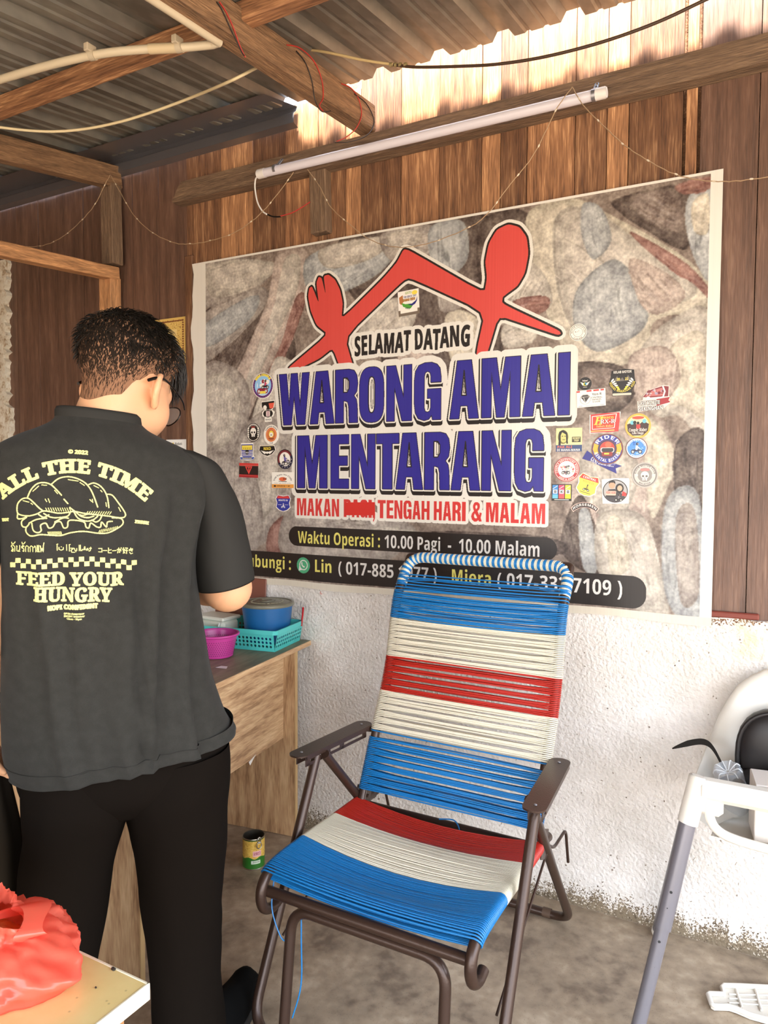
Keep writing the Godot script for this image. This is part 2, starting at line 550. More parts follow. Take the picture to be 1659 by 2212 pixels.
func make_materials():
	var g1 := tex(tone_im(512, [Color(0.44, 0.36, 0.29), Color(0.54, 0.445, 0.36), Color(0.61, 0.505, 0.41), Color(0.71, 0.60, 0.49)], 0.010, 0.05, 0.45, 11))
	var g2 := tex(tone_im(512, [Color(0.36, 0.265, 0.20), Color(0.48, 0.36, 0.27), Color(0.56, 0.43, 0.325), Color(0.73, 0.60, 0.47)], 0.008, 0.04, 0.5, 23))
	var gb := tex(noise_im(512, 0.03, 31))
	mats.grain_h = gb
	# planks: grain runs along local z
	for k in 4:
		var tint: Color = [Color(0.98, 0.91, 0.84), Color(1.14, 1.06, 0.97), Color(0.84, 0.77, 0.71), Color(1.27, 1.20, 1.10)][k]
		mats["plank%d" % k] = relief(tri_mat(g2, Vector3(7.0, 7.0, 0.55), 0.62, Vector3(k * 0.37, k * 0.21, k * 0.13), tint), gb, 0.12)
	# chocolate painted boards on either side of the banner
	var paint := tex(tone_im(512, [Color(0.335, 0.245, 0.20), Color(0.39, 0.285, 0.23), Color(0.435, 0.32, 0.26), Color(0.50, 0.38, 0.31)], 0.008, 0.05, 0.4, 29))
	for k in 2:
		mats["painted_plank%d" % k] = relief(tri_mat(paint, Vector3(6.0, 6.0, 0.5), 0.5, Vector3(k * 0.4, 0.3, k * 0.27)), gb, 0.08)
	mats.beam = relief(tri_mat(g1, Vector3(9, 9, 0.9), 0.75, Vector3(0.1, 0.5, 0), Color(0.92, 0.85, 0.76)), gb, 0.2)
	mats.old_beam = relief(tri_mat(g1, Vector3(10, 10, 0.8), 0.85, Vector3(0.7, 0.2, 0.4), Color(0.80, 0.775, 0.745)), gb, 0.25)
	mats.pale_beam = relief(tri_mat(g1, Vector3(9, 9, 0.8), 0.75, Vector3(0.3, 0.9, 0.4), Color(1.25, 1.1, 0.92)), gb, 0.2)
	# concrete floor
	var fl := tone_im(1024, [Color(0.47, 0.405, 0.34), Color(0.59, 0.52, 0.44), Color(0.655, 0.58, 0.49), Color(0.735, 0.665, 0.575)], 0.0045, 0.03, 0.38, 41, 0.01)
	mats.floor = relief(tri_mat(tex(fl), Vector3(0.75, 0.75, 0.75), 0.55, Vector3.ZERO, Color.WHITE, true), tex(noise_im(512, 0.05, 43)), 0.15)
	mats.roof = tri_mat(tex(tone_im(512, [Color(0.40, 0.385, 0.35), Color(0.49, 0.475, 0.44), Color(0.56, 0.545, 0.50)], 0.006, 0.04, 0.4, 51)), Vector3(1.2, 1.2, 0.5), 0.45, Vector3.ZERO, Color.WHITE, true)
	mats.roof.metallic = 0.35
	mats.white_plastic = mat(Color(0.90, 0.885, 0.86), 0.35)
	mats.black_plastic = mat(Color(0.035, 0.033, 0.033), 0.4)
	mats.steel = mat(Color(0.75, 0.74, 0.72), 0.3, 1.0)
	mats.zinc = mat(Color(0.62, 0.62, 0.64), 0.4, 0.85)

# ---------------------------------------------------------------- the room
func room():
	var st := mb()
	bbox(st, Vector3(-1.0, -0.06, 2.6), Vector3(7.6, 0.12, 5.4), 0.004)
	structure(obj("floor", st, mats.floor), "worn bare concrete floor")
	st = mb()
	bbox(st, Vector3(0, -0.2, 6), Vector3(60, 0.2, 60), 0.0)
	structure(obj("ground", st, mat(Color(0.56, 0.52, 0.46), 0.95)), "pale sunlit yard outside the stall")
	back_wall()
	# left wall: boards beyond the frame
	var wl := group_node("wall_left", "brown board wall closing the left side")
	for k in 22:
		lumber("plank", Vector3(-4.2, 0, 0.1 + k * 0.2), Vector3(-4.2, 2.62 - 0.026 * k, 0.1 + k * 0.2), 0.018, 0.197, mats["plank%d" % (k % 4)], wl, 0.002, Vector3.BACK)
	var wf := group_node("added_wall_front", "brown board wall added unseen behind the viewer to block light from the front left")  # added out of view so that daylight comes mainly from the right
	for k in 10:
		lumber("plank", Vector3(-4.1 + k * 0.2, 0, 4.25), Vector3(-4.1 + k * 0.2, 2.02, 4.25), 0.197, 0.018, mats["plank%d" % (k % 4)], wf, 0.002, Vector3.BACK)
	roof()

func back_wall():
	var w := group_node("wall_back", "back wall of upright brown boards above a rough white plastered base")
	# plastered base
	var st := mb()
	var X0 := -4.3
	var X1 := 1.6
	var top := 0.905
	var NX := 130
	var n := FastNoiseLite.new()
	n.seed = 5
	n.frequency = 9.0
	n.fractal_octaves = 2
	var edge := []
	for i in NX + 1:
		var x := lerpf(X0, X1, float(i) / NX)
		edge.append(top + n.get_noise_1d(x * 0.8) * 0.010)
	# front face as a fine sheet with uneven trowelled surface
	var NY := 22
	for i in NX:
		for j in NY:
			var q := []
			for c in [[i, j], [i + 1, j], [i + 1, j + 1], [i, j + 1]]:
				var x := lerpf(X0, X1, float(c[0]) / NX)
				var y: float = edge[c[0]] * c[1] / NY
				q.append(Vector3(x, y, 0.012 + n.get_noise_2d(x * 0.35, y * 0.5) * 0.004))
			var uv := []
			for p in q: uv.append(Vector2((p.x + 1.75) / 1.85, 1.0 - p.y / 0.92))
			for t in [0, 2, 1, 0, 3, 2]:
				st.set_uv(uv[t])
				st.add_vertex(q[t])
		for t in [[i, 0.012], [i, -0.12], [i + 1, -0.12], [i, 0.012], [i + 1, -0.12], [i + 1, 0.012]]:
			st.set_uv(Vector2(0.5, 0.05))
			st.add_vertex(Vector3(lerpf(X0, X1, float(t[0]) / NX), edge[t[0]], t[1]))
	st.generate_normals()
	for e in [[X0, X1]]:
		quad(st, Vector3(X1, 0, -0.12), Vector3(X0, 0, -0.12), Vector3(X0, top, -0.12), Vector3(X1, top, -0.12))
	var pm := mat(Color.WHITE, 0.9)
	pm.albedo_texture = tex(plaster_im())
	var pn := FastNoiseLite.new()
	pn.seed = 61
	pn.frequency = 0.055
	pn.fractal_octaves = 3
	relief(pm, tex(pn.get_seamless_image(2048, 1024)), 0.30)
	obj("plaster", st, pm, w)
	# boards: joints read from the photograph
	var joints := []
	for q in [[37, 600], [84, 600], [126, 600], [181, 600], [236, 600], [287, 560], [343, 560], [404, 520], [477, 440], [546, 430], [617, 420], [688, 400], [746, 440], [779, 440], [866, 340], [950, 320], [1041, 300], [1082, 290], [1139, 285], [1243, 260], [1312, 240], [1359, 230], [1476, 230], [1514, 230], [1643, 180]]:
		joints.append(on_z(q[0], q[1]).x)
	var x := joints[0] as float
	var first := []
	while x > -4.1:
		x -= 0.17
		first.push_front(x)
	joints = first + joints
	x = joints[-1]
	while x < 1.6:
		x += 0.19
		joints.append(x)
	rng.seed = 77
	for i in joints.size() - 1:
		var a: float = joints[i]
		var b: float = joints[i + 1]
		var c := (a + b) / 2
		var tl := 2.72
		var tr := 2.72
		var px_tops := {}   # broken tops of the boards left of the rafter
		if c < on_z(790, 300).x:
			tl = 2.545 if c > -2.0 else 2.515
			tr = tl
		for t in [[287, 343, 335, 316], [343, 404, 312, 300], [404, 477, 312, 272], [477, 546, 262, 252], [546, 617, 272, 252], [617, 688, 240, 208], [688, 746, 212, 200], [746, 779, 196, 190]]:
			var xa := on_z(t[0], 420).x
			var xb := on_z(t[1], 420).x
			if c > xa and c < xb:
				tl = on_z(t[0], t[2]).y
				tr = on_z(t[1], t[3]).y
		var gap := 0.0012
		if absf(c - on_z(1495, 230).x) < 0.03: gap = 0.0085
		var poly := PackedVector2Array([Vector2(a + gap, 0.86), Vector2(b - gap, 0.86), Vector2(b - gap, tr)])
		var teeth := 5
		for k in range(1, teeth):
			var u := float(k) / teeth
			var jag := rng.randf_range(-0.006, 0.006) if tl < 2.7 else 0.0
			poly.append(Vector2(lerpf(b - gap, a + gap, u), lerpf(tr, tl, u) + jag))
		poly.append(Vector2(a + gap, tl))
		st = mb()
		# local z is the board's length: turn (x, y) to (x, z)
		var loc := PackedVector2Array()
		for p in poly: loc.append(Vector2(p.x - c, p.y))
		plate(st, loc, -0.014, 0.0)
		var mesh := turn_mesh(st)
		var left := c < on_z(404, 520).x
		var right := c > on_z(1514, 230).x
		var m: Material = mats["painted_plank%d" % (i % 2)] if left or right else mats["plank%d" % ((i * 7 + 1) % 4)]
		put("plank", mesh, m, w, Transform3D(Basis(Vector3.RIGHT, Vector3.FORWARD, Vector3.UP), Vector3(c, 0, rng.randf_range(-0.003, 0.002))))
	# what shows dark through the gaps: an older layer of boards behind
	st = mb()
	bbox(st, Vector3(0.05, 1.78, -0.05), Vector3(3.1, 1.9, 0.02), 0.0)
	bbox(st, Vector3(-2.8, 1.6, -0.05), Vector3(2.6, 1.55, 0.02), 0.0)
	obj("backing_board", st, mats.plank1, w)
	# painted upright batten beside the banner, and the sill strip under the boards at the right
	lumber("batten", Vector3(-2.072, 0.9, 0.008), Vector3(-2.072, 2.13, 0.008), 0.04, 0.014, mats.plank2, w, 0.003, Vector3.BACK)
	lumber("sill_strip", on_z(1534, 1325, 0.008), on_z(1640, 1333, 0.008), 0.016, 0.016, mat(Color(0.48, 0.22, 0.17), 0.6), w, 0.003)

# a mesh drawn in x, y turned so that its y becomes z (boards lie along local z)
func turn_mesh(st: SurfaceTool) -> ArrayMesh:
	var out := SurfaceTool.new()
	out.begin(Mesh.PRIMITIVE_TRIANGLES)
	out.append_from(st.commit(), 0, Transform3D(Basis(Vector3.RIGHT, Vector3.BACK, Vector3.DOWN), Vector3.ZERO))
	return out.commit()

func plaster_im() -> Image:
	var W := 2048
	var H := 1024
	var cv := Canvas.new(512, 256, Color(0.86, 0.835, 0.79))
	var a := noise_im(512, 0.012, 71).get_data()
	var b := noise_im(512, 0.05, 73).get_data()
	var d := cv.im.get_data()
	for i in 512 * 256:
		var v := (a[i] * 0.6 + b[i] * 0.4) / 255.0 - 0.5
		d[i * 4] = clampi(int(222 + v * 34), 0, 255)
		d[i * 4 + 1] = clampi(int(215 + v * 36), 0, 255)
		d[i * 4 + 2] = clampi(int(207 + v * 40), 0, 255)
	cv.im = Image.create_from_data(512, 256, false, Image.FORMAT_RGBA8, d)
	cv.im.resize(W, H, Image.INTERPOLATE_CUBIC)
	cv.w = W
	cv.h = H
	rng.seed = 5
	var U := func(px, py):
		var p := on_z(px, py, 0.012)
		return Vector2((p.x + 1.75) / 1.85 * W, (1.0 - p.y / 0.92) * H)
	var n := FastNoiseLite.new()
	n.seed = 9
	n.frequency = 0.02
	# pits and specks, in swarms
	for k in 1500:
		var p := Vector2(rng.randf() * W, rng.randf() * H)
		if n.get_noise_2d(p.x, p.y) < rng.randf_range(-0.15, 0.45): continue
		var r := rng.randf_range(0.6, 2.2) * (1.6 if rng.randf() < 0.06 else 1.0)
		cv.disc(p, r * rng.randf_range(0.8, 1.8), r, Color(0.42, 0.37, 0.32).lerp(Color(0.66, 0.61, 0.55), rng.randf()), rng.randf() * PI)
	# yellow stain below the sill
	for k in 40:
		var p: Vector2 = U.call(rng.randf_range(1590, 1640), rng.randf_range(1345, 1420))
		blotch(cv, p, rng.randf_range(8, 26), Color(0.90, 0.80, 0.58), 0.10)
	# rust and peeling along the top edge at the right
	for k in 130:
		var p: Vector2 = U.call(rng.randf_range(1535, 1659), 1338 + rng.randf_range(0, 16) * rng.randf())
		cv.disc(p, rng.randf_range(1, 4.5), rng.randf_range(0.8, 2.2), Color(0.33, 0.2, 0.13).lerp(Color(0.6, 0.5, 0.38), rng.randf()), rng.randf() * PI)
	# mould and dirt flaking paint along the foot of the wall: a ragged brown band, chipped
	var band := PackedVector2Array([V2(0, H), ])
	for k in 513:
		var x := k * 4.0
		var up: float = 30 + 30 * n.get_noise_1d(x * 0.5) + 26 * n.get_noise_1d(x * 3.0 + 90) + 12 * n.get_noise_1d(x * 11.0) + 40 * maxf(0, n.get_noise_1d(x * 0.22 + 500))
		band.append(V2(x, H - maxf(14, up)))
	band.append(V2(W, H))
	cv.poly([band], Color(0.50, 0.44, 0.36))
	for k in 9000:
		var x := rng.randf() * W
		var e := H - maxf(14.0, 30 + 30 * n.get_noise_1d(x * 0.5) + 26 * n.get_noise_1d(x * 3.0 + 90) + 40 * maxf(0, n.get_noise_1d(x * 0.22 + 500)))
		var y := e + rng.randfn(0, 1) * 16 - (30 * rng.randf() if rng.randf() < 0.12 else 0.0)
		var r := rng.randf_range(0.6, 2.0)
		var c := Color(0.33, 0.28, 0.22).lerp(Color(0.60, 0.53, 0.44), rng.randf())
		if y > e - 4 and rng.randf() < 0.30: c = Color(0.82, 0.78, 0.71)
		cv.disc(V2(x, y), r * rng.randf_range(0.8, 2.4), r, c, rng.randf() * PI)
	cv.line(Canvas.ell(U.call(693, 1281), 4.5, 4.5, 0, 12).slice(1, 10), 2.0, Color(0.76, 0.30, 0.26))
	# scrapes up the wall
	for k in 90:
		var p := Vector2(rng.randf() * W, H - 60 - 300 * rng.randf() * rng.randf())
		cv.line([p, p + Vector2(rng.randf_range(-6, 6), rng.randf_range(-10, 10))], rng.randf_range(1, 2.4), Color(0.56, 0.5, 0.43))
	cv.im.convert(Image.FORMAT_RGB8)
	return cv.im
func V2(x: float, y: float) -> Vector2: return Vector2(x, y)
func blotch(cv: Canvas, c: Vector2, r: float, col: Color, a: float):
	for y in range(maxi(0, int(c.y - r)), mini(cv.h, int(c.y + r))):
		for x in range(maxi(0, int(c.x - r)), mini(cv.w, int(c.x + r))):
			var d := Vector2(x, y).distance_to(c) / r
			if d < 1.0: cv.im.set_pixel(x, y, cv.im.get_pixel(x, y).lerp(col, a * (1 - d * d)))

func roof_y(z: float) -> float:
	return 2.556 - 0.13 * (z - 0.07)
func sheet(called: String, ribs: Array, x0: float, x1: float, lift: float, parent: Node, z0 := 0.07):
	# trapezoid ribs with two small stiffeners between them
	var prof := [Vector2(x0, 0)]
	for i in ribs.size():
		var r: float = ribs[i]
		for q in [[-0.034, 0.0], [-0.019, 0.026], [0.019, 0.026], [0.034, 0.0]]: prof.append(Vector2(r + q[0], q[1]))
		if i < ribs.size() - 1:
			var s: float = ribs[i + 1] - r
			for f in [0.37, 0.63]:
				for q in [[-0.010, 0.0], [-0.004, 0.005], [0.004, 0.005], [0.010, 0.0]]: prof.append(Vector2(r + s * f + q[0], q[1]))
	prof.append(Vector2(x1, 0))
	var st := mb()
	var z1 := 4.3
	for i in prof.size() - 1:
		var a: Vector2 = prof[i]
		var b: Vector2 = prof[i + 1]
		for e in [0.0, 0.0012]:
			var A := Vector3(a.x, roof_y(z0) + a.y + lift + e, z0)
			var B := Vector3(b.x, roof_y(z0) + b.y + lift + e, z0)
			var Cc := Vector3(b.x, roof_y(z1) + b.y + lift + e, z1)
			var D := Vector3(a.x, roof_y(z1) + a.y + lift + e, z1)
			if e == 0.0: quad(st, A, B, Cc, D)
			else: quad(st, A, D, Cc, B)
		quad(st, Vector3(a.x, roof_y(z0) + a.y + lift + 0.0012, z0), Vector3(b.x, roof_y(z0) + b.y + lift + 0.0012, z0), Vector3(b.x, roof_y(z0) + b.y + lift, z0), Vector3(a.x, roof_y(z0) + a.y + lift, z0))
	obj(called, st, mats.roof, parent)

func roof():
	var c := group_node("ceiling", "underside of the ribbed grey metal roof")
	var right := []
	for k in 16: right.append(-1.391 + 0.2035 * k)
	var left := []
	for k in 15: left.push_front(-1.555 - 0.1805 * k)
	sheet("roof_sheet", right, -1.47, 1.75, 0.003, c)
	sheet("roof_sheet", left, -4.25, -1.44, 0.0, c, 0.062)
	# capping strip where roof and boards meet at the left
	var st := mb()
	var a := on_z(236, 368, 0.05)
	var b := on_z(628, 240, 0.05)
	for k in [[0.006, -0.012, 0.034, -0.004], [0.034, -0.004, 0.03, 0.030], [0.03, 0.030, 0.018, 0.040], [0.018, 0.040, 0.012, 0.058], [0.012, 0.058, 0.20, 0.018]]:
		quad(st, Vector3(-4.2, 2.502 + k[1], k[0]), Vector3(b.x, 2.515 + k[1], k[0]), Vector3(b.x, 2.515 + k[3], k[2]), Vector3(-4.2, 2.502 + k[3], k[2]))
	obj("flashing", st, mats.zinc, c)
	# timbers
	var o := lumber("trim_1", Vector3(-2.10, 2.360, 0.027), Vector3(1.6, 2.362, 0.027), 0.05, 0.072, mats.old_beam, null, 0.004)
	structure(o, "weathered beam nailed along the boards above the banner")
	o.mesh = cut_beam(3.7)
	o = lumber("trim_2", Vector3(-1.262, 2.450, 0.03), Vector3(-1.372, 2.25, 4.0), 0.062, 0.085, mats.beam, null, 0.004)
	structure(o, "sawn brown rafter that ends on the wall beam")
	o = lumber("trim_3", Vector3(-4.1, roof_y(0.66) - 0.028, 0.66), Vector3(1.6, roof_y(0.66) - 0.028, 0.66), 0.045, 0.05, mats.plank1)
	structure(o, "dark purlin under the metal roof")
	o = lumber("trim_4", Vector3(-4.1, roof_y(2.0) - 0.028, 2.0), Vector3(1.6, roof_y(2.0) - 0.028, 2.0), 0.045, 0.05, mats.plank1)
	structure(o, "second dark purlin nearer the open front")
	o = lumber("trim_5", on_x(254, 386, -2.455) , on_x(0, 321, -2.455) + (on_x(0, 321, -2.455) - on_x(254, 386, -2.455)) * 2.0, 0.05, 0.085, mats.beam)
	structure(o, "upper brown tie beam running from the corner post towards the front")
	var p2 := on_x(250, 593, -2.455)
	var q2 := on_x(0, 539, -2.455)
	o = lumber("trim_6", p2, q2 + (q2 - p2) * 2.0, 0.05, 0.05, mats.pale_beam)
	structure(o, "lower pale tie beam halfway up the corner post")
	o = lumber("trim_7", Vector3(-2.462, 2.455, 0.045), Vector3(-2.455, 2.135, 0.045), 0.066, 0.055, mats.old_beam, null, 0.003, Vector3.BACK)
	structure(o, "upper piece of the grey corner post")
	o = lumber("trim_8", Vector3(-2.472, 2.085, 0.045), Vector3(-2.465, 0.0, 0.045), 0.07, 0.055, mats.pale_beam, null, 0.003, Vector3.BACK)
	structure(o, "lower piece of the pale corner post")
	o = lumber("trim_9", on_z(691, 368, 0.02), on_z(694, 505, 0.02), 0.068, 0.04, mats.old_beam, null, 0.004, Vector3.BACK)
	structure(o, "short grey wood block nailed under the wall beam")
	# peeling white post at the left, seen only by its ragged edge
	st = mb()
	var ragged := PackedVector2Array()
	var n := FastNoiseLite.new()
	n.seed = 3
	n.frequency = 14.0
	for k in 60:
		var py := 560 + 420.0 * k / 59
		var p := on_z(11 + 9 * n.get_noise_1d(k * 0.03) + (8 if py > 880 else 0), py, 0.03)
		ragged.append(Vector2(p.x, p.y))
	ragged.append(Vector2(ragged[-1].x, 0.0))
	ragged.append(Vector2(-3.36, 0.0))
	ragged.append(Vector2(-3.36, ragged[0].y))
	plate(st, ragged, 0.0, 0.03)
	structure(obj("trim_10", st, relief(tri_mat(tex(tone_im(256, [Color(0.66, 0.56, 0.44), Color(0.84, 0.79, 0.70), Color(0.88, 0.85, 0.78), Color(0.90, 0.87, 0.80)], 0.02, 0.08, 0.4, 91)), Vector3(3, 3, 3), 0.8), mats.grain_h, 0.3)), "ragged peeling white board at the far left of the back wall")
	# posts that carry the roof at the open sides, outside the frame
	var k := 11
	for q in [Vector3(1.6, 0, 0.4), Vector3(1.6, 0, 4.1), Vector3(-1.3, 0, 4.1), Vector3(-4.1, 0, 4.2)]:
		o = lumber("trim_%d" % k, q, Vector3(q.x, roof_y(q.z) - 0.01, q.z), 0.09, 0.09, mats.beam, null, 0.003, Vector3.BACK)
		structure(o, "square timber post carrying the open side of the roof")
		k += 1

func cut_beam(length: float) -> ArrayMesh:
	# slanting cut at the left end; local z is the length, local x is depth (towards the wall), y up
	var h := 0.036
	var st := mb()
	var prof := PackedVector2Array([Vector2(-length / 2 - 0.018, -h + 0.006), Vector2(-length / 2 - 0.012, -h), Vector2(length / 2, -h), Vector2(length / 2, h), Vector2(-length / 2 + 0.030, h), Vector2(-length / 2 + 0.012, 0.5 * h)])
	plate(st, prof, -0.025, 0.025)
	var out := SurfaceTool.new()
	out.begin(Mesh.PRIMITIVE_TRIANGLES)
	out.append_from(st.commit(), 0, Transform3D(Basis(Vector3.BACK, Vector3.UP, Vector3.LEFT), Vector3.ZERO))
	return out.commit()

# ---------------------------------------------------------------- the printed banner
const BX0 := -2.047
const BX1 := -0.187
const BY0 := 0.883
const BY1 := 2.092
const BW := 2048
const BH := 1331
const BZ := 0.021
func bp(px: float, py: float) -> Vector2:     # photo pixel on the banner's plane -> pixel of the print
	var p := on_z(px, py, BZ)
	return Vector2((p.x - BX0) / (BX1 - BX0) * BW, (BY1 - p.y) / (BY1 - BY0) * BH)
func bps(a: Array, k := 1.0) -> PackedVector2Array:
	var o := PackedVector2Array()
	for i in range(0, a.size(), 2): o.append(bp(a[i], a[i + 1]) * k)
	return o
func soft_poly(pts: PackedVector2Array, per := 5) -> PackedVector2Array:
	var o := PackedVector2Array()
	var n := pts.size()
	for i in n:
		for k in per:
			o.append(pts[i].cubic_interpolate(pts[(i + 1) % n], pts[(i - 1 + n) % n], pts[(i + 2) % n], float(k) / per))
	return o

func banner_back() -> Image:
	# a printed close-up of long clams: pale fleshy shells over brown, drawn small and enlarged so that it is soft
	var k := 0.5
	var cv := Canvas.new(BW / 2, BH / 2 + 1, Color8(146, 130, 118))
	var rg := RandomNumberGenerator.new()
	rg.seed = 8
	var D := Color8(98, 82, 73)
	var B := Color8(138, 120, 109)
	var G := Color8(180, 168, 157)
	var L := Color8(208, 197, 182)
	var C := Color8(222, 210, 188)
	var P := Color8(200, 180, 166)
	var R := Color8(156, 112, 100)
	var U := Color8(184, 184, 181)
	for s in [
		[D, [420, 700, 560, 640, 640, 760, 560, 900, 440, 920]], [D, [740, 500, 900, 480, 1060, 470, 1050, 640, 900, 720, 760, 640]], [D, [880, 600, 1040, 620, 1080, 800, 900, 900, 820, 760]],
		[G, [425, 560, 520, 556, 590, 575, 560, 620, 500, 650, 440, 660]], [L, [450, 575, 540, 560, 600, 575, 540, 625, 460, 640]],
		[G, [430, 690, 510, 640, 570, 620, 575, 660, 500, 740, 440, 780]], [U, [440, 705, 520, 650, 560, 640, 540, 690, 450, 750]],
		[P, [600, 545, 660, 540, 668, 620, 620, 720, 570, 820, 530, 920, 480, 1000, 470, 900, 530, 760, 580, 640]], [L, [615, 560, 648, 556, 640, 630, 590, 740, 545, 840, 520, 860, 560, 740, 600, 640]],
		[R, [640, 640, 660, 650, 620, 760, 575, 860, 560, 850, 610, 740]], [G, [440, 800, 500, 790, 540, 850, 520, 960, 450, 1000]], [L, [445, 830, 490, 810, 520, 860, 500, 950, 455, 960]],
		[L, [600, 770, 640, 800, 600, 900, 560, 960, 545, 900, 575, 820]], [G, [520, 930, 600, 880, 640, 960, 620, 1120, 540, 1180, 500, 1060]], [L, [550, 960, 600, 940, 610, 1040, 570, 1120, 540, 1080]],
		[R, [590, 1130, 680, 1080, 720, 1090, 640, 1150, 600, 1200, 575, 1190]], [G, [640, 1080, 780, 1100, 900, 1150, 780, 1240, 640, 1220, 600, 1170]],
		[U, [660, 560, 760, 520, 860, 520, 820, 590, 720, 640, 670, 640]], [L, [690, 540, 780, 515, 850, 515, 800, 560, 710, 580]],
		[G, [825, 505, 930, 485, 950, 530, 900, 560, 840, 560]], [L, [835, 510, 890, 495, 910, 520, 860, 540]], [U, [930, 490, 1000, 478, 1010, 560, 960, 600, 930, 560]],
		[L, [800, 670, 870, 640, 900, 660, 880, 720, 790, 770, 770, 740]], [P, [870, 740, 930, 760, 960, 830, 900, 850, 860, 800]], [C, [960, 690, 1000, 670, 1060, 720, 1040, 790, 980, 790]],
		[G, [950, 600, 990, 600, 1000, 660, 950, 670]], [D, [1040, 480, 1140, 460, 1170, 600, 1120, 640, 1040, 620]],
		[C, [1150, 450, 1240, 428, 1330, 470, 1440, 530, 1515, 590, 1536, 660, 1420, 690, 1400, 740, 1370, 780, 1250, 800, 1200, 720, 1168, 640, 1150, 560, 1135, 500]],
		[L, [1200, 470, 1270, 450, 1380, 520, 1480, 590, 1500, 640, 1400, 680, 1380, 720, 1290, 760, 1230, 700, 1200, 600]], [U, [1250, 620, 1330, 560, 1390, 640, 1390, 710, 1290, 760, 1240, 700]], [U, [1260, 440, 1300, 450, 1320, 520, 1280, 560, 1255, 500]],
		[P, [1360, 560, 1440, 590, 1480, 640, 1420, 680, 1380, 650]], [R, [1360, 500, 1470, 560, 1530, 620, 1536, 650, 1500, 615, 1420, 560]], [D, [1330, 430, 1480, 400, 1500, 470, 1480, 540, 1400, 500, 1340, 460]], [B, [1360, 425, 1460, 410, 1480, 500, 1400, 480]],
		[U, [1490, 420, 1538, 395, 1536, 600, 1500, 560, 1480, 480]], [C, [1495, 440, 1530, 420, 1530, 500, 1500, 500]], [R, [1460, 400, 1538, 380, 1538, 405, 1480, 420]],
		[L, [1380, 760, 1450, 690, 1536, 680, 1536, 960, 1470, 900, 1420, 900, 1380, 850]], [C, [1440, 760, 1520, 720, 1530, 900, 1480, 880, 1430, 860]], [P, [1360, 770, 1440, 750, 1470, 820, 1420, 880, 1370, 860]],
		[D, [1235, 790, 1340, 790, 1370, 850, 1330, 890, 1260, 880]], [B, [1260, 800, 1330, 800, 1350, 860, 1270, 860]], [L, [1130, 560, 1180, 600, 1190, 660, 1130, 690, 1080, 700, 1090, 650]], [R, [1110, 650, 1180, 640, 1180, 670, 1120, 690]], [L, [1090, 700, 1160, 690, 1150, 740, 1090, 750]],
		[P, [1195, 960, 1300, 900, 1420, 900, 1450, 980, 1400, 1120, 1380, 1240, 1280, 1200, 1220, 1100]], [C, [1390, 900, 1440, 940, 1460, 1000, 1440, 1060, 1410, 1120, 1395, 1040]], [L, [1260, 960, 1340, 940, 1380, 1020, 1340, 1120, 1260, 1080]],
		[D, [1460, 960, 1520, 930, 1530, 1080, 1500, 1160, 1460, 1080]], [D, [1240, 1080, 1270, 1090, 1300, 1230, 1250, 1230, 1210, 1180]], [U, [1250, 1110, 1275, 1110, 1290, 1230, 1258, 1225]], [L, [1290, 1120, 1350, 1100, 1400, 1130, 1430, 1240, 1440, 1330, 1340, 1300, 1290, 1230]], [C, [1310, 1130, 1340, 1120, 1360, 1220, 1320, 1240]],
		[U, [1440, 1080, 1510, 1070, 1520, 1330, 1460, 1330, 1430, 1240]], [G, [1460, 1120, 1500, 1100, 1510, 1280, 1470, 1300]], [D, [920, 1150, 1180, 1160, 1200, 1200, 920, 1190]], [L, [800, 1140, 900, 1150, 900, 1190, 800, 1180]], [G, [430, 1000, 540, 1000, 560, 1180, 440, 1230]]]:
		var pts := soft_poly(bps(s[1], k))
		var c: Color = s[0]
		var ctr := Vector2.ZERO
		for p in pts: ctr += p / pts.size()
		# printed modelling of each shell: a darker rim, paler towards the middle
		for lv in 9:
			var t := lv / 8.0
			var q := PackedVector2Array()
			for p in pts: q.append(ctr + (p - ctr) * (1.0 - 0.05 * lv) + Vector2(-1.2, -1.5) * lv * 0.3)
			cv.poly([q], c.darkened(0.15).lerp(c.lightened(0.10), sqrt(t)))
		# striations along each shell
		var cxx := 0.0
		var cxy := 0.0
		var cyy := 0.0
		for p in pts:
			cxx += (p.x - ctr.x) * (p.x - ctr.x)
			cyy += (p.y - ctr.y) * (p.y - ctr.y)
			cxy += (p.x - ctr.x) * (p.y - ctr.y)
		var ang := 0.5 * atan2(2 * cxy, cxx - cyy)
		var ext := sqrt((cxx + cyy) / pts.size())
		for lv in 70:
			var p := ctr + Vector2(rg.randfn(0, 0.55) * ext, rg.randfn(0, 0.45) * ext)
			var dl := Vector2.from_angle(ang + rg.randf_range(-0.18, 0.18)) * ext * rg.randf_range(0.08, 0.5)
			var bend := dl.orthogonal() * rg.randf_range(-0.16, 0.16)
			if not (Geometry2D.is_point_in_polygon(p + dl, pts) and Geometry2D.is_point_in_polygon(p - dl, pts)): continue
			var tone := rg.randf_range(-0.16, 0.20)
			cv.line([p - dl, p + bend, p + dl], 1.0 + 4.0 * rg.randf() * rg.randf(), c.darkened(-tone) if tone < 0 else c.lightened(tone))
	var im := cv.im
	im.resize(BW / 4, BH / 4, Image.INTERPOLATE_BILINEAR)
	im.resize(BW / 2, BH / 2 + 1, Image.INTERPOLATE_CUBIC)
	# pitted skin
	var w := im.get_width()
	var h := im.get_height()
	var n1 := noise_im(1024, 0.035, 15, 4).get_data()
	var n2 := noise_im(1024, 0.14, 17, 2).get_data()
	var d := im.get_data()
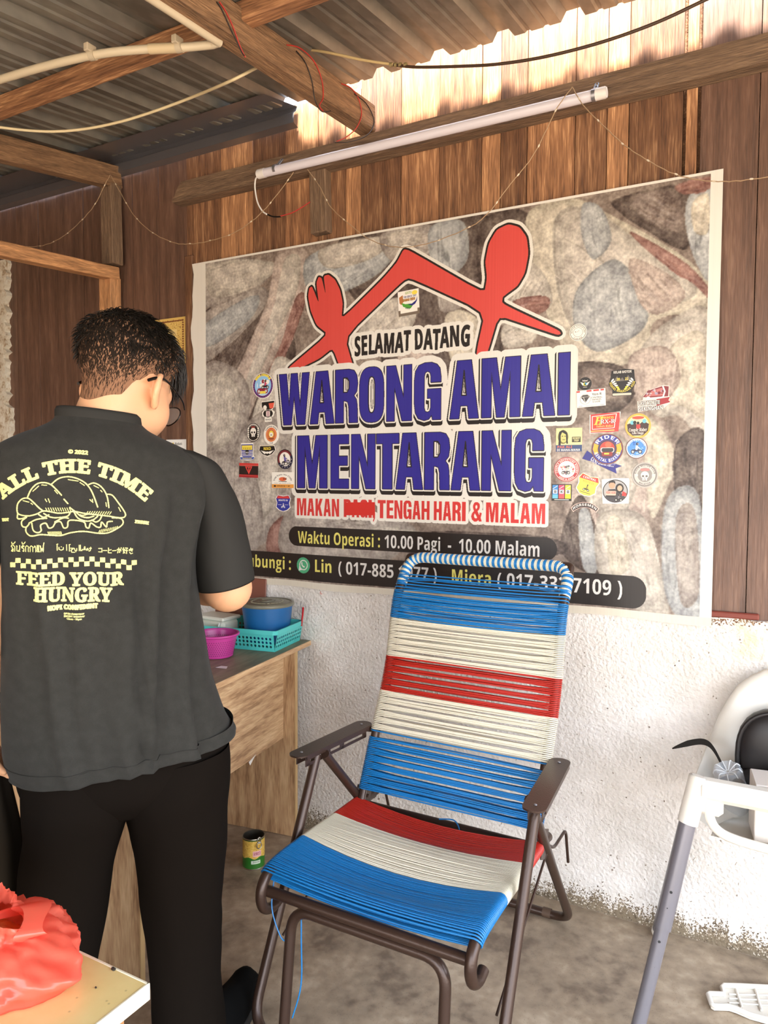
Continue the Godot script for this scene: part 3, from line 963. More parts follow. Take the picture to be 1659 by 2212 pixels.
	for y in h:
		for x in w:
			var i := (y * w + x) * 4
			var v := (int(n1[y * 1024 + x]) - 128) * 0.30 + (int(n2[y * 1024 + x]) - 128) * 0.13
			d[i] = clampi(d[i] + int(v), 30, 244)
			d[i + 1] = clampi(d[i + 1] + int(v), 26, 238)
			d[i + 2] = clampi(d[i + 2] + int(v * 0.92), 22, 228)
	im = Image.create_from_data(w, h, false, Image.FORMAT_RGBA8, d)
	im.resize(BW, BH, Image.INTERPOLATE_CUBIC)
	return im

func stroke_all(cv: Canvas, shapes: Array, wd: float, col: Color, off := Vector2.ZERO):
	for cs in shapes:
		var moved := []
		for c in cs:
			var o := PackedVector2Array()
			for p in c: o.append(p + off)
			moved.append(o)
		for c in moved: cv.line(c, wd, col, true)
		cv.poly([moved[0]], col)
func fill_all(cv: Canvas, shapes: Array, col: Color, off := Vector2.ZERO):
	for cs in shapes:
		var moved := []
		for c in cs:
			var o := PackedVector2Array()
			for p in c: o.append(p + off)
			moved.append(o)
		cv.poly(moved, col)

func banner_print() -> Image:
	var cv := Canvas.new(8, 8, Color.WHITE)
	cv.im = banner_back()
	cv.w = BW
	cv.h = BH
	var white := Color8(246, 240, 228)
	var black := Color8(38, 30, 26)
	var red := Color8(232, 84, 76)
	# white border
	var b0 := bp(447, 640)
	var b1 := bp(1524, 860)
	cv.im.fill_rect(Rect2i(0, 0, int(b0.x) - 6, BH), white)
	cv.im.fill_rect(Rect2i(int(b1.x), 0, BW, BH), white)
	cv.im.fill_rect(Rect2i(0, 0, BW, 8), white)
	cv.im.fill_rect(Rect2i(0, int(bp(1400, 1322).y), BW, 60), Color8(232, 222, 203))
	# fork and spoon joined into a roof
	var house := soft_none(bps([872, 538, 885, 541, 1046, 634, 1052, 600, 1048, 565, 1056, 525, 1073, 496, 1098, 484, 1122, 490, 1138, 512, 1142, 548, 1134, 590, 1118, 618, 1096, 634, 1086, 642, 1085, 656, 1208, 714, 1212, 721, 1205, 724, 1150, 706, 1077, 682, 1054, 760, 1030, 822, 1029, 760, 1048, 674, 886, 600, 870, 607, 745, 728, 766, 800, 737, 800, 719, 752, 690, 775, 640, 799, 624, 800, 623, 794, 709, 722, 684, 703, 671, 672, 665, 640, 668, 622, 674, 618, 689, 656, 683, 612, 688, 598, 695, 600, 704, 638, 699, 596, 710, 593, 724, 604, 735, 626, 741, 655, 738, 690, 828, 601, 857, 567]))
	cv.line(house, 34, white, true)
	cv.poly([house], white)
	cv.line(house, 13, black, true)
	cv.poly([house], red)
	# welcome line, rounded hand lettering
	var wa := bp(766, 772)
	var wb := bp(1016, 742)
	var base := (wa.y + wb.y) / 2
	var g := cv.glyphs("SELAMAT DATANG", "Droid Sans", true, 0.02)
	var cap := bp(770, 770).y - bp(770, 729).y
	rng.seed = 4
	var shapes := []
	for one in g[0]:
		var cs := []
		var dy := rng.randf_range(-3, 3)
		var tn := rng.randf_range(-0.04, 0.04)
		for c in one[1]:
			var o := PackedVector2Array()
			for p in c:
				var sx: float = (wb.x - wa.x) / g[1]
				o.append(Vector2(wa.x + one[0] * sx, base + dy) + Vector2((p.x - one[0]) * sx, p.y * cap).rotated(tn))
			cs.append(o)
		if cs: shapes.append(cs)
	stroke_all(cv, shapes, 30, white)
	fill_all(cv, shapes, black)
	for cs in shapes:
		for c in cs: cv.line(c, 3.0, black, true)
	fill_all(cv, shapes, black)
	# the name, two lines of heavy capitals
	var blue := Color8(52, 44, 150)
	shapes = []
	for l in [["W", 603, 668, 862], ["A", 670, 722, 858], ["R", 725, 773, 855], ["O", 777, 829, 853], ["N", 835, 889, 851], ["G", 895, 952, 848], ["A", 972, 1034, 843], ["M", 1041, 1124, 838], ["A", 1130, 1199, 833], ["I", 1206, 1231, 828]]:
		var x0 := bp(l[1], l[3])
		var x1 := bp(l[2], l[3])
		var yt := (bp(630, 808).y + bp(1220, 761).y) / 2
		var yb := (bp(640, 917).y + bp(1215, 896).y) / 2
		shapes.append(cv.cap_shapes(l[0], x0.x, yt, x1.x - x0.x, yb - yt))
	for l in [["M", 643, 707, 997], ["E", 715, 754, 997], ["N", 760, 810, 997], ["T", 813, 861, 996], ["A", 855, 913, 996], ["R", 917, 971, 995], ["A", 975, 1037, 995], ["N", 1041, 1104, 994], ["G", 1112, 1174, 993]]:
		var x0 := bp(l[1], l[3])
		var x1 := bp(l[2], l[3])
		var yt := (bp(660, 941).y + bp(1140, 929).y) / 2
		var yb := (bp(660, 1053).y + bp(1140, 1061).y) / 2
		shapes.append(cv.cap_shapes(l[0], x0.x, yt, x1.x - x0.x, yb - yt))
	stroke_all(cv, shapes, 50, white)
	stroke_all(cv, shapes, 50, white, Vector2(-4, 10))
	for k in 7: stroke_all(cv, shapes, 15, black, Vector2(-5 + k * 0.8, 4 + k * 1.6))
	for cs in shapes:
		for c in cs: cv.line(c, 15, white, true)
	for cs in shapes:
		for c in cs: cv.line(c, 4.5, black, true)
	fill_all(cv, shapes, blue)
	# counters of the letters stay white with a sliver of the black behind
	for cs in shapes:
		for i in range(1, cs.size()):
			cv.poly([cs[i]], white)
			var o := PackedVector2Array()
			var ctr := Vector2.ZERO
			for p in cs[i]: ctr += p / cs[i].size()
			for p in cs[i]: o.append(ctr + (p - ctr) * Vector2(0.35, 0.8) + Vector2(2, -2))
			cv.line(o, 2.5, black, true)
			cv.line(cs[i], 4.0, black, true)
	# meal times, in red
	shapes = []
	for wd in [["MAKAN", 642, 733], ["PAGI,", 743, 810], ["TENGAH", 816, 928], ["HARI", 937, 1006], ["&", 1018, 1041], ["MALAM", 1050, 1178]]:
		var yt := (bp(690, 1077).y + bp(1110, 1087).y) / 2
		var yb := (bp(690, 1114).y + bp(1110, 1130).y) / 2
		var ws := []
		var tot := 0.0
		for ch in wd[0]:
			var u: float = {"M": 1.35, "I": 0.42, ",": 0.3, "L": 0.85, "E": 0.85}.get(ch, 1.0)
			ws.append(u)
			tot += u + 0.14
		var xa := bp(wd[1], 1100).x
		var xb := bp(wd[2], 1102).x
		var un := (xb - xa) / (tot - 0.14)
		for i in wd[0].length():
			shapes.append(cv.cap_shapes(wd[0][i], xa, yt, ws[i] * un, yb - yt))
			xa += (ws[i] + 0.14) * un
	stroke_all(cv, shapes, 22, white)
	fill_all(cv, shapes, Color8(222, 62, 58))
	# opening hours and telephone bars
	var bar := func(x0, x1, yt, yb, r):
		var a := bp(x0, yt)
		var b := bp(x1, yb)
		return [a, b]
	var ya := (bp(700, 1139).y + bp(1150, 1160).y) / 2
	var yb2 := (bp(700, 1181).y + bp(1150, 1211).y) / 2
	cv.rrect(bp(624, 1160).x, ya, bp(1203, 1188).x - bp(624, 1160).x, yb2 - ya, (yb2 - ya) * 0.5, black)
	var yc := (bp(600, 1192).y + bp(1340, 1244).y) / 2
	var yd := (bp(600, 1249).y + bp(1340, 1311).y) / 2
	cv.rrect(60, yc, bp(1396, 1280).x - 60, yd - yc, (yd - yc) * 0.42, black)
	var yellow := Color8(240, 228, 118)
	var pale := Color8(238, 233, 226)
	var cp := bp(700, 1178).y - bp(700, 1152).y
	var by := (bp(700, 1178).y + bp(1100, 1196).y) / 2
	cv.text("Waktu Operasi :", bp(644, 1170).x, by, cp, yellow, bp(822, 1175).x - bp(644, 1170).x)
	cv.text("10.00 Pagi  -  10.00 Malam", bp(829, 1175).x, by, cp, pale, bp(1168, 1188).x - bp(829, 1175).x)
	by = (bp(700, 1235).y + bp(1300, 1287).y) / 2
	cp *= 1.03
	cv.text("Hubungi :", bp(517, 1222).x, by, cp, yellow, bp(630, 1228).x - bp(517, 1222).x)
	cv.text("Lin", bp(679, 1230).x, by, cp, yellow, bp(718, 1233).x - bp(679, 1230).x)
	cv.text("( 017-885 1977 )", bp(730, 1235).x, by, cp, pale, bp(945, 1245).x - bp(730, 1235).x)
	cv.text("Miera", bp(974, 1245).x, by, cp, yellow, bp(1063, 1255).x - bp(974, 1245).x)
	cv.text("( 017-332 7109 )", bp(1073, 1258).x, by, cp, pale, bp(1346, 1280).x - bp(1073, 1258).x)
	# round green telephone badge
	var o := bp(656, 1221)
	var rr := cp * 0.66
	cv.disc(o, rr, rr, Color8(84, 176, 128))
	cv.disc(o + Vector2(1, -1), rr * 0.64, rr * 0.64, pale)
	cv.poly([PackedVector2Array([o + Vector2(-0.62, 0.15) * rr, o + Vector2(-0.72, 0.72) * rr, o + Vector2(-0.1, 0.55) * rr])], pale)
	cv.disc(o + Vector2(1, -1), rr * 0.52, rr * 0.52, Color8(84, 176, 128))
	var hs := []
	for t in 7:
		var an := PI * 0.55 + PI * 0.5 * t / 6.0
		hs.append(o + Vector2(rr * 0.16, -rr * 0.2) + Vector2(cos(an), sin(an)) * rr * 0.38)
	cv.line(hs, rr * 0.17, pale)
	cv.disc(hs[0], rr * 0.13, rr * 0.1, pale)
	cv.disc(hs[-1], rr * 0.1, rr * 0.13, pale)
	# weave of the cloth and printing streaks
	var d := cv.im.get_data()
	var col := PackedInt32Array()
	rng.seed = 6
	for x in BW: col.append(rng.randi_range(-5, 5) if rng.randf() < 0.5 else 0)
	for y in BH:
		for x in range(0, BW, 1):
			if col[x] == 0: continue
			var i := (y * BW + x) * 4
			d[i] = clampi(d[i] + col[x], 0, 255)
			d[i + 1] = clampi(d[i + 1] + col[x], 0, 255)
			d[i + 2] = clampi(d[i + 2] + col[x], 0, 255)
	var im := Image.create_from_data(BW, BH, false, Image.FORMAT_RGBA8, d)
	im.convert(Image.FORMAT_RGB8)
	return im
func soft_none(p: PackedVector2Array) -> PackedVector2Array:
	# rounds corners lightly
	var o := PackedVector2Array()
	var n := p.size()
	for i in n:
		var a := p[i].lerp(p[(i - 1 + n) % n], 0.22)
		var b := p[i].lerp(p[(i + 1) % n], 0.22)
		for t in [0.0, 0.5, 1.0]: o.append(a.lerp(p[i], t).lerp(p[i].lerp(b, t), t))
	return o

func banner_z(x: float, y: float) -> float:
	# the cloth hangs loose: long shallow waves, the lower edge standing a little off the wall
	var u := (x - BX0) / (BX1 - BX0)
	var v := (BY1 - y) / (BY1 - BY0)
	return BZ + 0.0016 * sin(u * 19.0 + v * 2.0) * (0.3 + v) + 0.0012 * sin(u * 43.0 - v * 5.0) * v
func build_banner():
	var st := mb()
	var NX := 96
	var NY := 30
	var P := func(i, j, back):
		var u := float(i) / NX
		var v := float(j) / NY
		var x := lerpf(BX0, BX1, u)
		var y := lerpf(BY1, BY0, v)
		if i == 0: x += 0.006 * sin(v * 23.0) + 0.004 * sin(v * 51.0)
		if j == NY: y += 0.003 * sin(u * 31.0)
		return Vector3(x, y, banner_z(x, y) - back)
	for back in [0.0, 0.0008]:
		for i in NX:
			for j in NY:
				var q := [[i, j], [i + 1, j], [i + 1, j + 1], [i, j + 1]]
				for t in ([0, 1, 2, 0, 2, 3] if back == 0.0 else [0, 2, 1, 0, 3, 2]):
					st.set_uv(Vector2(float(q[t][0]) / NX, float(q[t][1]) / NY))
					st.add_vertex(P.call(q[t][0], q[t][1], back))
	st.generate_normals()
	var m := mat(Color(0.92, 0.92, 0.92), 0.42)
	m.albedo_texture = tex(banner_print())
	var o := tag(obj("banner", st, m), "large printed vinyl banner of a food stall with red fork and spoon roof", "banner")
	# strip of red tape over one word
	st = mb()
	var c := on_z(777, 1099, BZ + 0.0015)
	bbox(st, Vector3.ZERO, Vector3(0.120, 0.044, 0.0006), 0.0002)
	tag(obj("tape", st, mat(Color8(205, 48, 40), 0.4), null, Transform3D(Basis(Vector3.BACK, 0.03), Vector3(c.x, c.y, banner_z(c.x, c.y) + 0.0006))), "strip of red tape covering one word on the banner", "tape")

# ---------------------------------------------------------------- stickers on the banner
var sticker_sheet: Image
var sticker_mat: StandardMaterial3D
var sticker_n := 0
func print_plate(poly: PackedVector2Array, w: float, h: float, thick: float, cell: Rect2) -> ArrayMesh:
	# poly in -1..1 with y up; the cell is the part of the sheet printed on it
	var st := mb()
	var p := poly.duplicate()
	if Geometry2D.is_polygon_clockwise(p): p.reverse()
	var ix := Geometry2D.triangulate_polygon(p)
	var V := func(q, z): return Vector3(q.x * w / 2, q.y * h / 2, z)
	var T := func(q): return cell.position + Vector2(q.x * 0.5 + 0.5, 0.5 - q.y * 0.5) * cell.size
	for k in range(0, ix.size(), 3):
		for z in [0, 1]:
			for t in ([0, 2, 1] if z else [0, 1, 2]):
				vtx(st, V.call(p[ix[k + t]], thick if z else 0.0), Vector3.BACK if z else Vector3.FORWARD, T.call(p[ix[k + t]]))
	for k in p.size():
		var a := p[k]
		var b := p[(k + 1) % p.size()]
		var n := Vector3((b - a).y, -(b - a).x, 0).normalized()
		for q in [[a, 0], [b, 1], [b, 0], [a, 0], [a, 1], [b, 1]]:
			vtx(st, V.call(q[0], thick if q[1] else 0.0), n, T.call(q[0] * 0.98))
	return st.commit()
func sticker(label: String, px: float, py: float, w: float, h: float, outline: PackedVector2Array, cv: Canvas, turn := 0.0, lift := 0.0):
	var c := on_z(px, py, BZ)
	var wm := on_z(px + w / 2, py, BZ).x - on_z(px - w / 2, py, BZ).x
	var hm := on_z(px, py - h / 2, BZ).y - on_z(px, py + h / 2, BZ).y
	var at := Vector2i((sticker_n % 8) * 256, (sticker_n / 8) * 256)
	sticker_sheet.blit_rect(cv.im, Rect2i(0, 0, 256, 256), at)
	var cell := Rect2(at.x / 2048.0, at.y / 1024.0, 256 / 2048.0, 256 / 1024.0)
	var o := put("sticker", print_plate(outline, wm, hm, 0.0009, cell), sticker_mat, null, Transform3D(Basis(Vector3.BACK, turn), Vector3(c.x, c.y, banner_z(c.x, c.y) + 0.0008 + lift)))
	tag(o, label, "sticker", "stickers on the banner")
	sticker_n += 1
func oval() -> PackedVector2Array: return Canvas.ell(Vector2.ZERO, 1, 1, 0, 36)
func rect_out() -> PackedVector2Array: return PackedVector2Array([Vector2(-1, -1), Vector2(1, -1), Vector2(1, 1), Vector2(-1, 1)])
func out(a: Array) -> PackedVector2Array:
	var o := PackedVector2Array()
	for i in range(0, a.size(), 2): o.append(Vector2(a[i], a[i + 1]))
	return o
func pen(c: Color) -> Canvas: return Canvas.new(256, 256, c)
func V(x: float, y: float) -> Vector2: return Vector2(x, y)
func scatter(cv: Canvas, n: int, r0: float, cols: Array, sd: int, box := Rect2(60, 60, 136, 136), sz := 14.0):
	rng.seed = sd
	for k in n:
		var p := box.position + Vector2(rng.randf(), rng.randf()) * box.size
		if r0 > 0 and p.distance_to(V(128, 128)) > r0: continue
		cv.disc(p, rng.randf_range(3, sz), rng.randf_range(2, sz * 0.7), cols[rng.randi() % cols.size()], rng.randf() * PI)
func skull(cv: Canvas, c: Vector2, s: float, a: Color, b: Color):
	cv.disc(c + V(0, -0.15) * s, s * 0.62, s * 0.6, a)
	cv.rrect(c.x - s * 0.36, c.y + s * 0.1, s * 0.72, s * 0.62, s * 0.15, a)
	for e in [-1, 1]:
		cv.disc(c + V(e * 0.27, 0.0) * s, s * 0.18, s * 0.16, b)
		cv.line([c + V(e * 0.12, 0.5) * s, c + V(e * 0.12, 0.72) * s], s * 0.06, b)
	cv.poly([PackedVector2Array([c + V(0, 0.18) * s, c + V(-0.1, 0.36) * s, c + V(0.1, 0.36) * s])], b)
	cv.line([c + V(0, 0.5) * s, c + V(0, 0.74) * s], s * 0.06, b)
func rider(cv: Canvas, c: Vector2, s: float, body: Color, bike: Color):
	for e in [-0.55, 0.55]:
		cv.disc(c + V(e, 0.55) * s, s * 0.32, s * 0.32, bike)
		cv.disc(c + V(e, 0.55) * s, s * 0.18, s * 0.18, Color(0.8, 0.8, 0.78))
	cv.poly([PackedVector2Array([c + V(-0.75, 0.2) * s, c + V(0.15, 0.08) * s, c + V(0.7, 0.25) * s, c + V(0.25, 0.55) * s, c + V(-0.35, 0.5) * s])], bike)
	cv.line([c + V(0.0, 0.1) * s, c + V(0.05, -0.35) * s], s * 0.34, body)
	cv.line([c + V(0.05, -0.3) * s, c + V(0.45, 0.0) * s], s * 0.14, body)
	cv.disc(c + V(0.1, -0.68) * s, s * 0.22, s * 0.24, bike)
	cv.line([c + V(0.16, -0.7) * s, c + V(0.3, -0.66) * s], s * 0.1, Color(0.85, 0.72, 0.6))
func wings(cv: Canvas, c: Vector2, s: float, col: Color):
	for e in [-1, 1]:
		for k in 3: cv.poly([PackedVector2Array([c + V(e * 0.1, 0.1 * k) * s, c + V(e * (1.0 - 0.16 * k), -0.35 + 0.22 * k) * s, c + V(e * 0.35, 0.16 + 0.14 * k) * s])], col)

func build_stickers():
	sticker_sheet = Image.create(2048, 1024, false, Image.FORMAT_RGBA8)
	sticker_mat = mat(Color.WHITE, 0.35)
	var W := Color8(242, 236, 224)
	var K := Color8(34, 30, 28)
	var Rr := Color8(206, 62, 58)
	var Bl := Color8(50, 58, 152)
	var Y := Color8(238, 216, 84)
	var c := pen(W)
	c.disc(V(128, 128), 122, 122, Color8(60, 40, 110))
	for k in 34: c.disc(V(128, 128) + Vector2.from_angle(TAU * k / 34) * 112, 4, 4, Color8(212, 80, 110))
	c.disc(V(128, 128), 101, 101, Color8(150, 196, 232))
	scatter(c, 10, 90, [W, Color8(222, 232, 240)], 3, Rect2(50, 50, 150, 80), 30)
	rider(c, V(122, 140), 78, W, Color8(150, 40, 60))
	rider(c, V(156, 118), 52, Color8(205, 60, 90), K)
	c.rrect(92, 182, 70, 26, 5, Y)
	c.arc_text("RIDE COUPLE", V(128, 128), 96, 0, 20, Y, "Droid Sans", false, 1.0, 3)
	c.arc_text("adventure", V(128, 128), 100, PI, 14, W, "Droid Sans", true, 1.1)
	sticker("oval sticker with two riders on a motorcycle under a blue sky", 568, 833, 45, 56, oval(), c)
	c = pen(W)
	c.poly([PackedVector2Array([V(8, 20), V(248, 8), V(236, 66), V(190, 110), V(60, 110), V(14, 80)])], K)
	c.poly([PackedVector2Array([V(140, 36), V(246, 30), V(226, 96), V(160, 100)])], Color8(226, 96, 74))
	c.disc(V(70, 84), 34, 28, W)
	c.disc(V(128, 158), 92, 46, K)
	c.disc(V(128, 160), 34, 38, Color8(226, 190, 190))
	for e in 5: c.line([V(60 + e * 34, 120), V(60 + e * 34, 204)], 7, W if e % 2 else K)
	c.rrect(70, 214, 120, 34, 4, W)
	c.text("REPAIR", 78, 240, 18, K, 104)
	sticker("engine shaped sticker in black, white and orange", 579, 888, 29, 46, out([-1, 0.9, 1, 1, 0.9, 0.4, 0.6, 0.1, 1, -0.1, 0.8, -0.5, 0.5, -0.6, 0.55, -1, -0.5, -1, -0.5, -0.6, -0.85, -0.45, -0.9, -0.1, -0.5, 0.15, -0.9, 0.4]), c)
	c = pen(K)
	c.disc(V(128, 128), 118, 118, W)
	c.disc(V(128, 128), 110, 110, K)
	skull(c, V(128, 128), 86, W, K)
	for e in [-1, 1]:
		for k in 5: c.disc(V(128 + e * 88, 74 + k * 28), 12, 12, W)
	c.rrect(94, 44, 68, 22, 8, Color8(150, 60, 50))
	c.arc_text("MOTOR RIDERS CLUB", V(128, 128), 94, 0, 14, W)
	sticker("black oval sticker with a white skull in a cap", 547, 934, 30, 40, oval(), c)
	c = pen(W)
	c.disc(V(128, 128), 92, 92, Color8(224, 134, 84))
	c.disc(V(128, 128), 64, 64, Color8(200, 110, 64))
	c.disc(V(128, 120), 40, 44, Y)
	c.disc(V(128, 128), 30, 30, W)
	c.text("wk", 114, 140, 20, K, 28)
	c.arc_text("SABAHAN BIKER", V(128, 128), 98, 0, 18, K)
	c.arc_text("CLUB", V(128, 128), 116, PI, 16, K, "Droid Sans", true)
	for e in [-18, 0, 18]: c.disc(V(128 + e, 52), 6, 6, Rr)
	c.line([V(84, 178), V(172, 178)], 6, K)
	c.line([V(90, 192), V(166, 192)], 4, K)
	sticker("oval sticker with an orange disc and white lettered rim", 586, 939, 33, 43, oval(), c)
	c = pen(W)
	c.poly([PackedVector2Array([V(30, 20), V(226, 20), V(222, 190), V(128, 236), V(34, 190)])], Bl)
	c.poly([PackedVector2Array([V(40, 34), V(216, 34), V(214, 100), V(42, 100)])], Y)
	c.text("PERSI", 56, 92, 26, Color8(180, 150, 40), 140)
	for k in 4: c.line([V(36, 120 + k * 22), V(220, 120 + k * 22)], 9, W)
	skull(c, V(128, 136), 50, K, W)
	c.poly([PackedVector2Array([V(4, 204), V(252, 204), V(230, 240), V(26, 240)])], Color8(70, 92, 170))
	c.text("BANDUNG", 50, 232, 20, Y, 156)
	sticker("shield sticker in yellow, blue and white stripes", 534, 976, 33, 38, out([-0.8, 1, 0.8, 1, 0.8, -0.4, 1, -0.6, 0.8, -0.9, 0, -1, -0.8, -0.9, -1, -0.6, -0.8, -0.4]), c)
	c = pen(W)
	c.poly([PackedVector2Array([V(20, 22), V(236, 22), V(250, 110), V(200, 200), V(128, 240), V(56, 200), V(6, 110)])], K)
	c.text("NXO", 70, 108, 62, Y, 116, "Droid Sans", true, 4, Color8(110, 90, 20))
	wings(c, V(128, 150), 110, W)
	c.disc(V(128, 168), 18, 26, W)
	c.line([V(30, 12), V(226, 12)], 10, Color8(190, 170, 120))
	sticker("winged black badge sticker with pale letters", 577, 974, 36, 25, out([-0.85, 1, 0.85, 1, 1, 0.2, 0.6, -0.6, 0, -1, -0.6, -0.6, -1, 0.2]), c)
	c = pen(K)
	c.disc(V(128, 128), 118, 118, Color8(120, 46, 52))
	c.poly([PackedVector2Array([V(0, 150), V(256, 110), V(256, 256), V(0, 256)])], Color8(36, 36, 60))
	c.disc(V(128, 128), 92, 92, W)
	rider(c, V(126, 132), 80, Color8(84, 74, 150), K)
	scatter(c, 14, 80, [Color8(190, 176, 190), Color8(110, 104, 170)], 6)
	c.text("TEAM", 96, 210, 22, K, 70)
	for k in 7: c.disc(V(128, 128) + Vector2.from_angle(0.3 + k * 0.4) * 108, 5, 5, W)
	sticker("tilted oval sticker with a rider on a white disc and dark rim", 616, 992, 33, 43, oval(), c, 0.3)
	c = pen(Color8(44, 32, 30))
	c.im.fill_rect(Rect2i(0, 0, 256, 46), Rr)
	c.im.fill_rect(Rect2i(0, 204, 256, 52), Color8(168, 40, 44))
	c.line([V(6, 52), V(250, 40)], 5, Color8(240, 150, 130))
	c.line([V(6, 214), V(250, 226)], 4, Color8(230, 120, 110))
	c.poly([PackedVector2Array([V(80, 60), V(178, 54), V(134, 200)])], Color8(222, 74, 66))
	c.poly([PackedVector2Array([V(104, 76), V(126, 76), V(126, 150)])], K)
	c.poly([PackedVector2Array([V(140, 76), V(158, 74), V(140, 140)])], K)
	sticker("red and black rectangular sticker with a triangle emblem", 537, 1016, 41, 31, rect_out(), c, -0.03)
	c = pen(W)
	c.im.fill_rect(Rect2i(0, 196, 256, 60), Color8(232, 160, 74))
	c.text("HOTLINE 06 11 587", 56, 236, 22, K, 160)
	c.disc(V(36, 226), 14, 14, K)
	c.arc_text("Ivan Eats No Crabs", V(128, 140), 92, 0, 20, K, "Droid Serif")
	c.disc(V(128, 112), 44, 32, Color8(224, 106, 66))
	c.line([V(84, 148), V(172, 154)], 9, K)
	c.text("RM", 132, 122, 30, K, 44, "Droid Serif")
	c.text("Kuala Tapir Resort Centre", 30, 184, 12, Color8(120, 110, 104), 196, "Droid Sans", false)
	sticker("white card sticker with an orange stripe along its foot", 611, 1037, 47, 34, rect_out(), c)
	c = pen(W)
	c.poly([PackedVector2Array([V(40, 20), V(128, 36), V(216, 20), V(246, 70), V(226, 130), V(240, 190), V(190, 232), V(128, 250), V(66, 232), V(16, 190), V(30, 130), V(10, 70)])], Bl)
	c.poly([PackedVector2Array([V(42, 24), V(128, 38), V(214, 24), V(236, 66), V(20, 66)])], Rr)
	c.text("ROUTE 66", 50, 104, 24, W, 156)
	c.line([V(40, 156), V(100, 156)], 4, W)
	c.line([V(156, 156), V(216, 156)], 4, W)
	rider(c, V(128, 170), 40, W, Color8(190, 190, 210))
	sticker("blue road shield sticker with a red band, beside the word in red", 612, 1086, 33, 38, out([-0.7, 0.9, 0, 0.8, 0.7, 0.9, 1, 0.5, 0.85, 0, 0.95, -0.55, 0.5, -0.9, 0, -1, -0.5, -0.9, -0.95, -0.55, -0.85, 0, -1, 0.5]), c)
	c = pen(Color8(240, 234, 224))
	c.im.fill_rect(Rect2i(0, 196, 256, 60), Color8(120, 106, 92))
	c.rrect(24, 186, 208, 42, 3, W)
	c.text("GENTEX", 90, 38, 26, Color8(150, 170, 70), 80)
	c.disc(V(206, 34), 34, 22, Y)
	c.poly([PackedVector2Array([V(14, 60), V(60, 40), V(66, 110), V(40, 140), V(18, 120)])], Color8(182, 116, 66))
	c.text("100 BROS DAY", 68, 76, 22, Color8(60, 60, 120), 160)
	c.text("SABAH RIDE", 60, 108, 24, Color8(214, 150, 60), 150, "Droid Sans", true, 2, Color8(90, 50, 30))
	c.poly([PackedVector2Array([V(40, 118), V(90, 138), V(150, 140), V(180, 160), V(150, 190), V(110, 184), V(60, 160)])], Color8(84, 160, 60))
	c.poly([PackedVector2Array([V(120, 146), V(170, 142), V(220, 116), V(236, 74), V(232, 120), V(206, 152), V(170, 164)])], Color8(40, 40, 120))
	for k in 4: c.line([V(96 + k * 14, 172 + k * 4), V(88 + k * 14, 184 + k * 4)], 6, Color8(30, 50, 60))
	sticker("square sticker with a green and blue handshake under the red roof", 883, 654, 45, 54, rect_out(), c, 0.06)
	c = pen(W)
	for q in [[118, K], [112, W], [72, Color8(150, 140, 130)], [66, W]]: c.disc(V(128, 128), q[0], q[0], q[1])
	c.arc_text("MOTOR ADVENTURE", V(128, 128), 84, 0, 20, Color8(120, 110, 100))
	c.arc_text("CLUB ASIA", V(128, 128), 106, PI, 20, Color8(90, 80, 74), "Droid Sans", true)
	scatter(c, 16, 44, [Color8(150, 120, 116), Color8(110, 90, 90), Color8(190, 160, 150)], 12)
	sticker("round white seal sticker above the letters, beside the spoon handle", 1249, 718, 37, 37, oval(), c)
	c = pen(K)
	wings(c, V(128, 122), 104, W)
	c.disc(V(128, 136), 34, 34, Y)
	c.disc(V(138, 132), 22, 26, Color8(80, 180, 220))
	c.disc(V(128, 138), 16, 16, K)
	c.text("Pohori", 76, 86, 34, W, 104)
	c.line([V(92, 196), V(166, 196)], 7, W)
	sticker("small round black sticker with white wings", 1264, 829, 28, 28, oval(), c)
	c = pen(W)
	for q in [[0, 30], [90, 44], [150, 50], [214, 30]]: c.im.fill_rect(Rect2i(q[0], 6, q[1], 24), Rr)
	c.line(Canvas.ell(V(76, 136), 46, 76), 3, Color8(120, 116, 110), true)
	c.poly([PackedVector2Array([V(36, 104), V(56, 72), V(96, 72), V(116, 104), V(76, 190)])], Color8(70, 66, 64))
	c.line([V(40, 104), V(112, 104)], 4, W)
	c.line([V(60, 104), V(76, 180)], 4, W)
	c.text("Yon-R", 138, 92, 34, K, 84)
	for k in 3: c.text(["CENTRAL", "OWNERS", "CLUB"][k], 128 + k * 6, 134 + k * 32, 22, Color8(90, 86, 84), 100 - k * 16)
	c.line([V(16, 238), V(46, 238)], 4, K)
	c.line([V(80, 238), V(180, 238)], 3, Color8(120, 110, 100))
	c.line([V(206, 238), V(240, 238)], 4, K)
	sticker("white owners club card sticker with red dashes along its top", 1277, 860, 62, 37, rect_out(), c, 0.05)
	c = pen(K)
	c.text("KELAB MOTOR", 44, 40, 24, W, 170)
	c.poly([PackedVector2Array([V(40, 120), V(80, 64), V(104, 108), V(128, 80), V(150, 112), V(182, 60), V(214, 110)])], Color8(110, 104, 96))
	c.text("20", 74, 108, 24, Y, 34)
	c.text("22", 152, 108, 24, Y, 34)
	for e in [-1, 1]:
		for k in 6: c.disc(V(128 + e * (92 - k * 12), 104 + k * 17), 20 - k, 8, W if k < 4 else Y, e * (0.9 - k * 0.28))
	c.arc_text("RIDERS MAKASSAR ASIA", V(128, 96), 126, PI, 22, Y, "Droid Sans", true, 0.9)
	c.rrect(40, 230, 176, 22, 8, Color8(210, 200, 180))
	sticker("black crest sticker with white and yellow laurel leaves", 1344, 826, 59, 58, out([-0.8, 0.9, 0.2, 1, 0.85, 0.9, 0.9, 0.3, 1, -0.1, 0.7, -0.6, 0.7, -1, -0.7, -1, -0.7, -0.55, -1, -0.1, -0.85, 0.4]), c)
	c = pen(Color8(228, 214, 204))
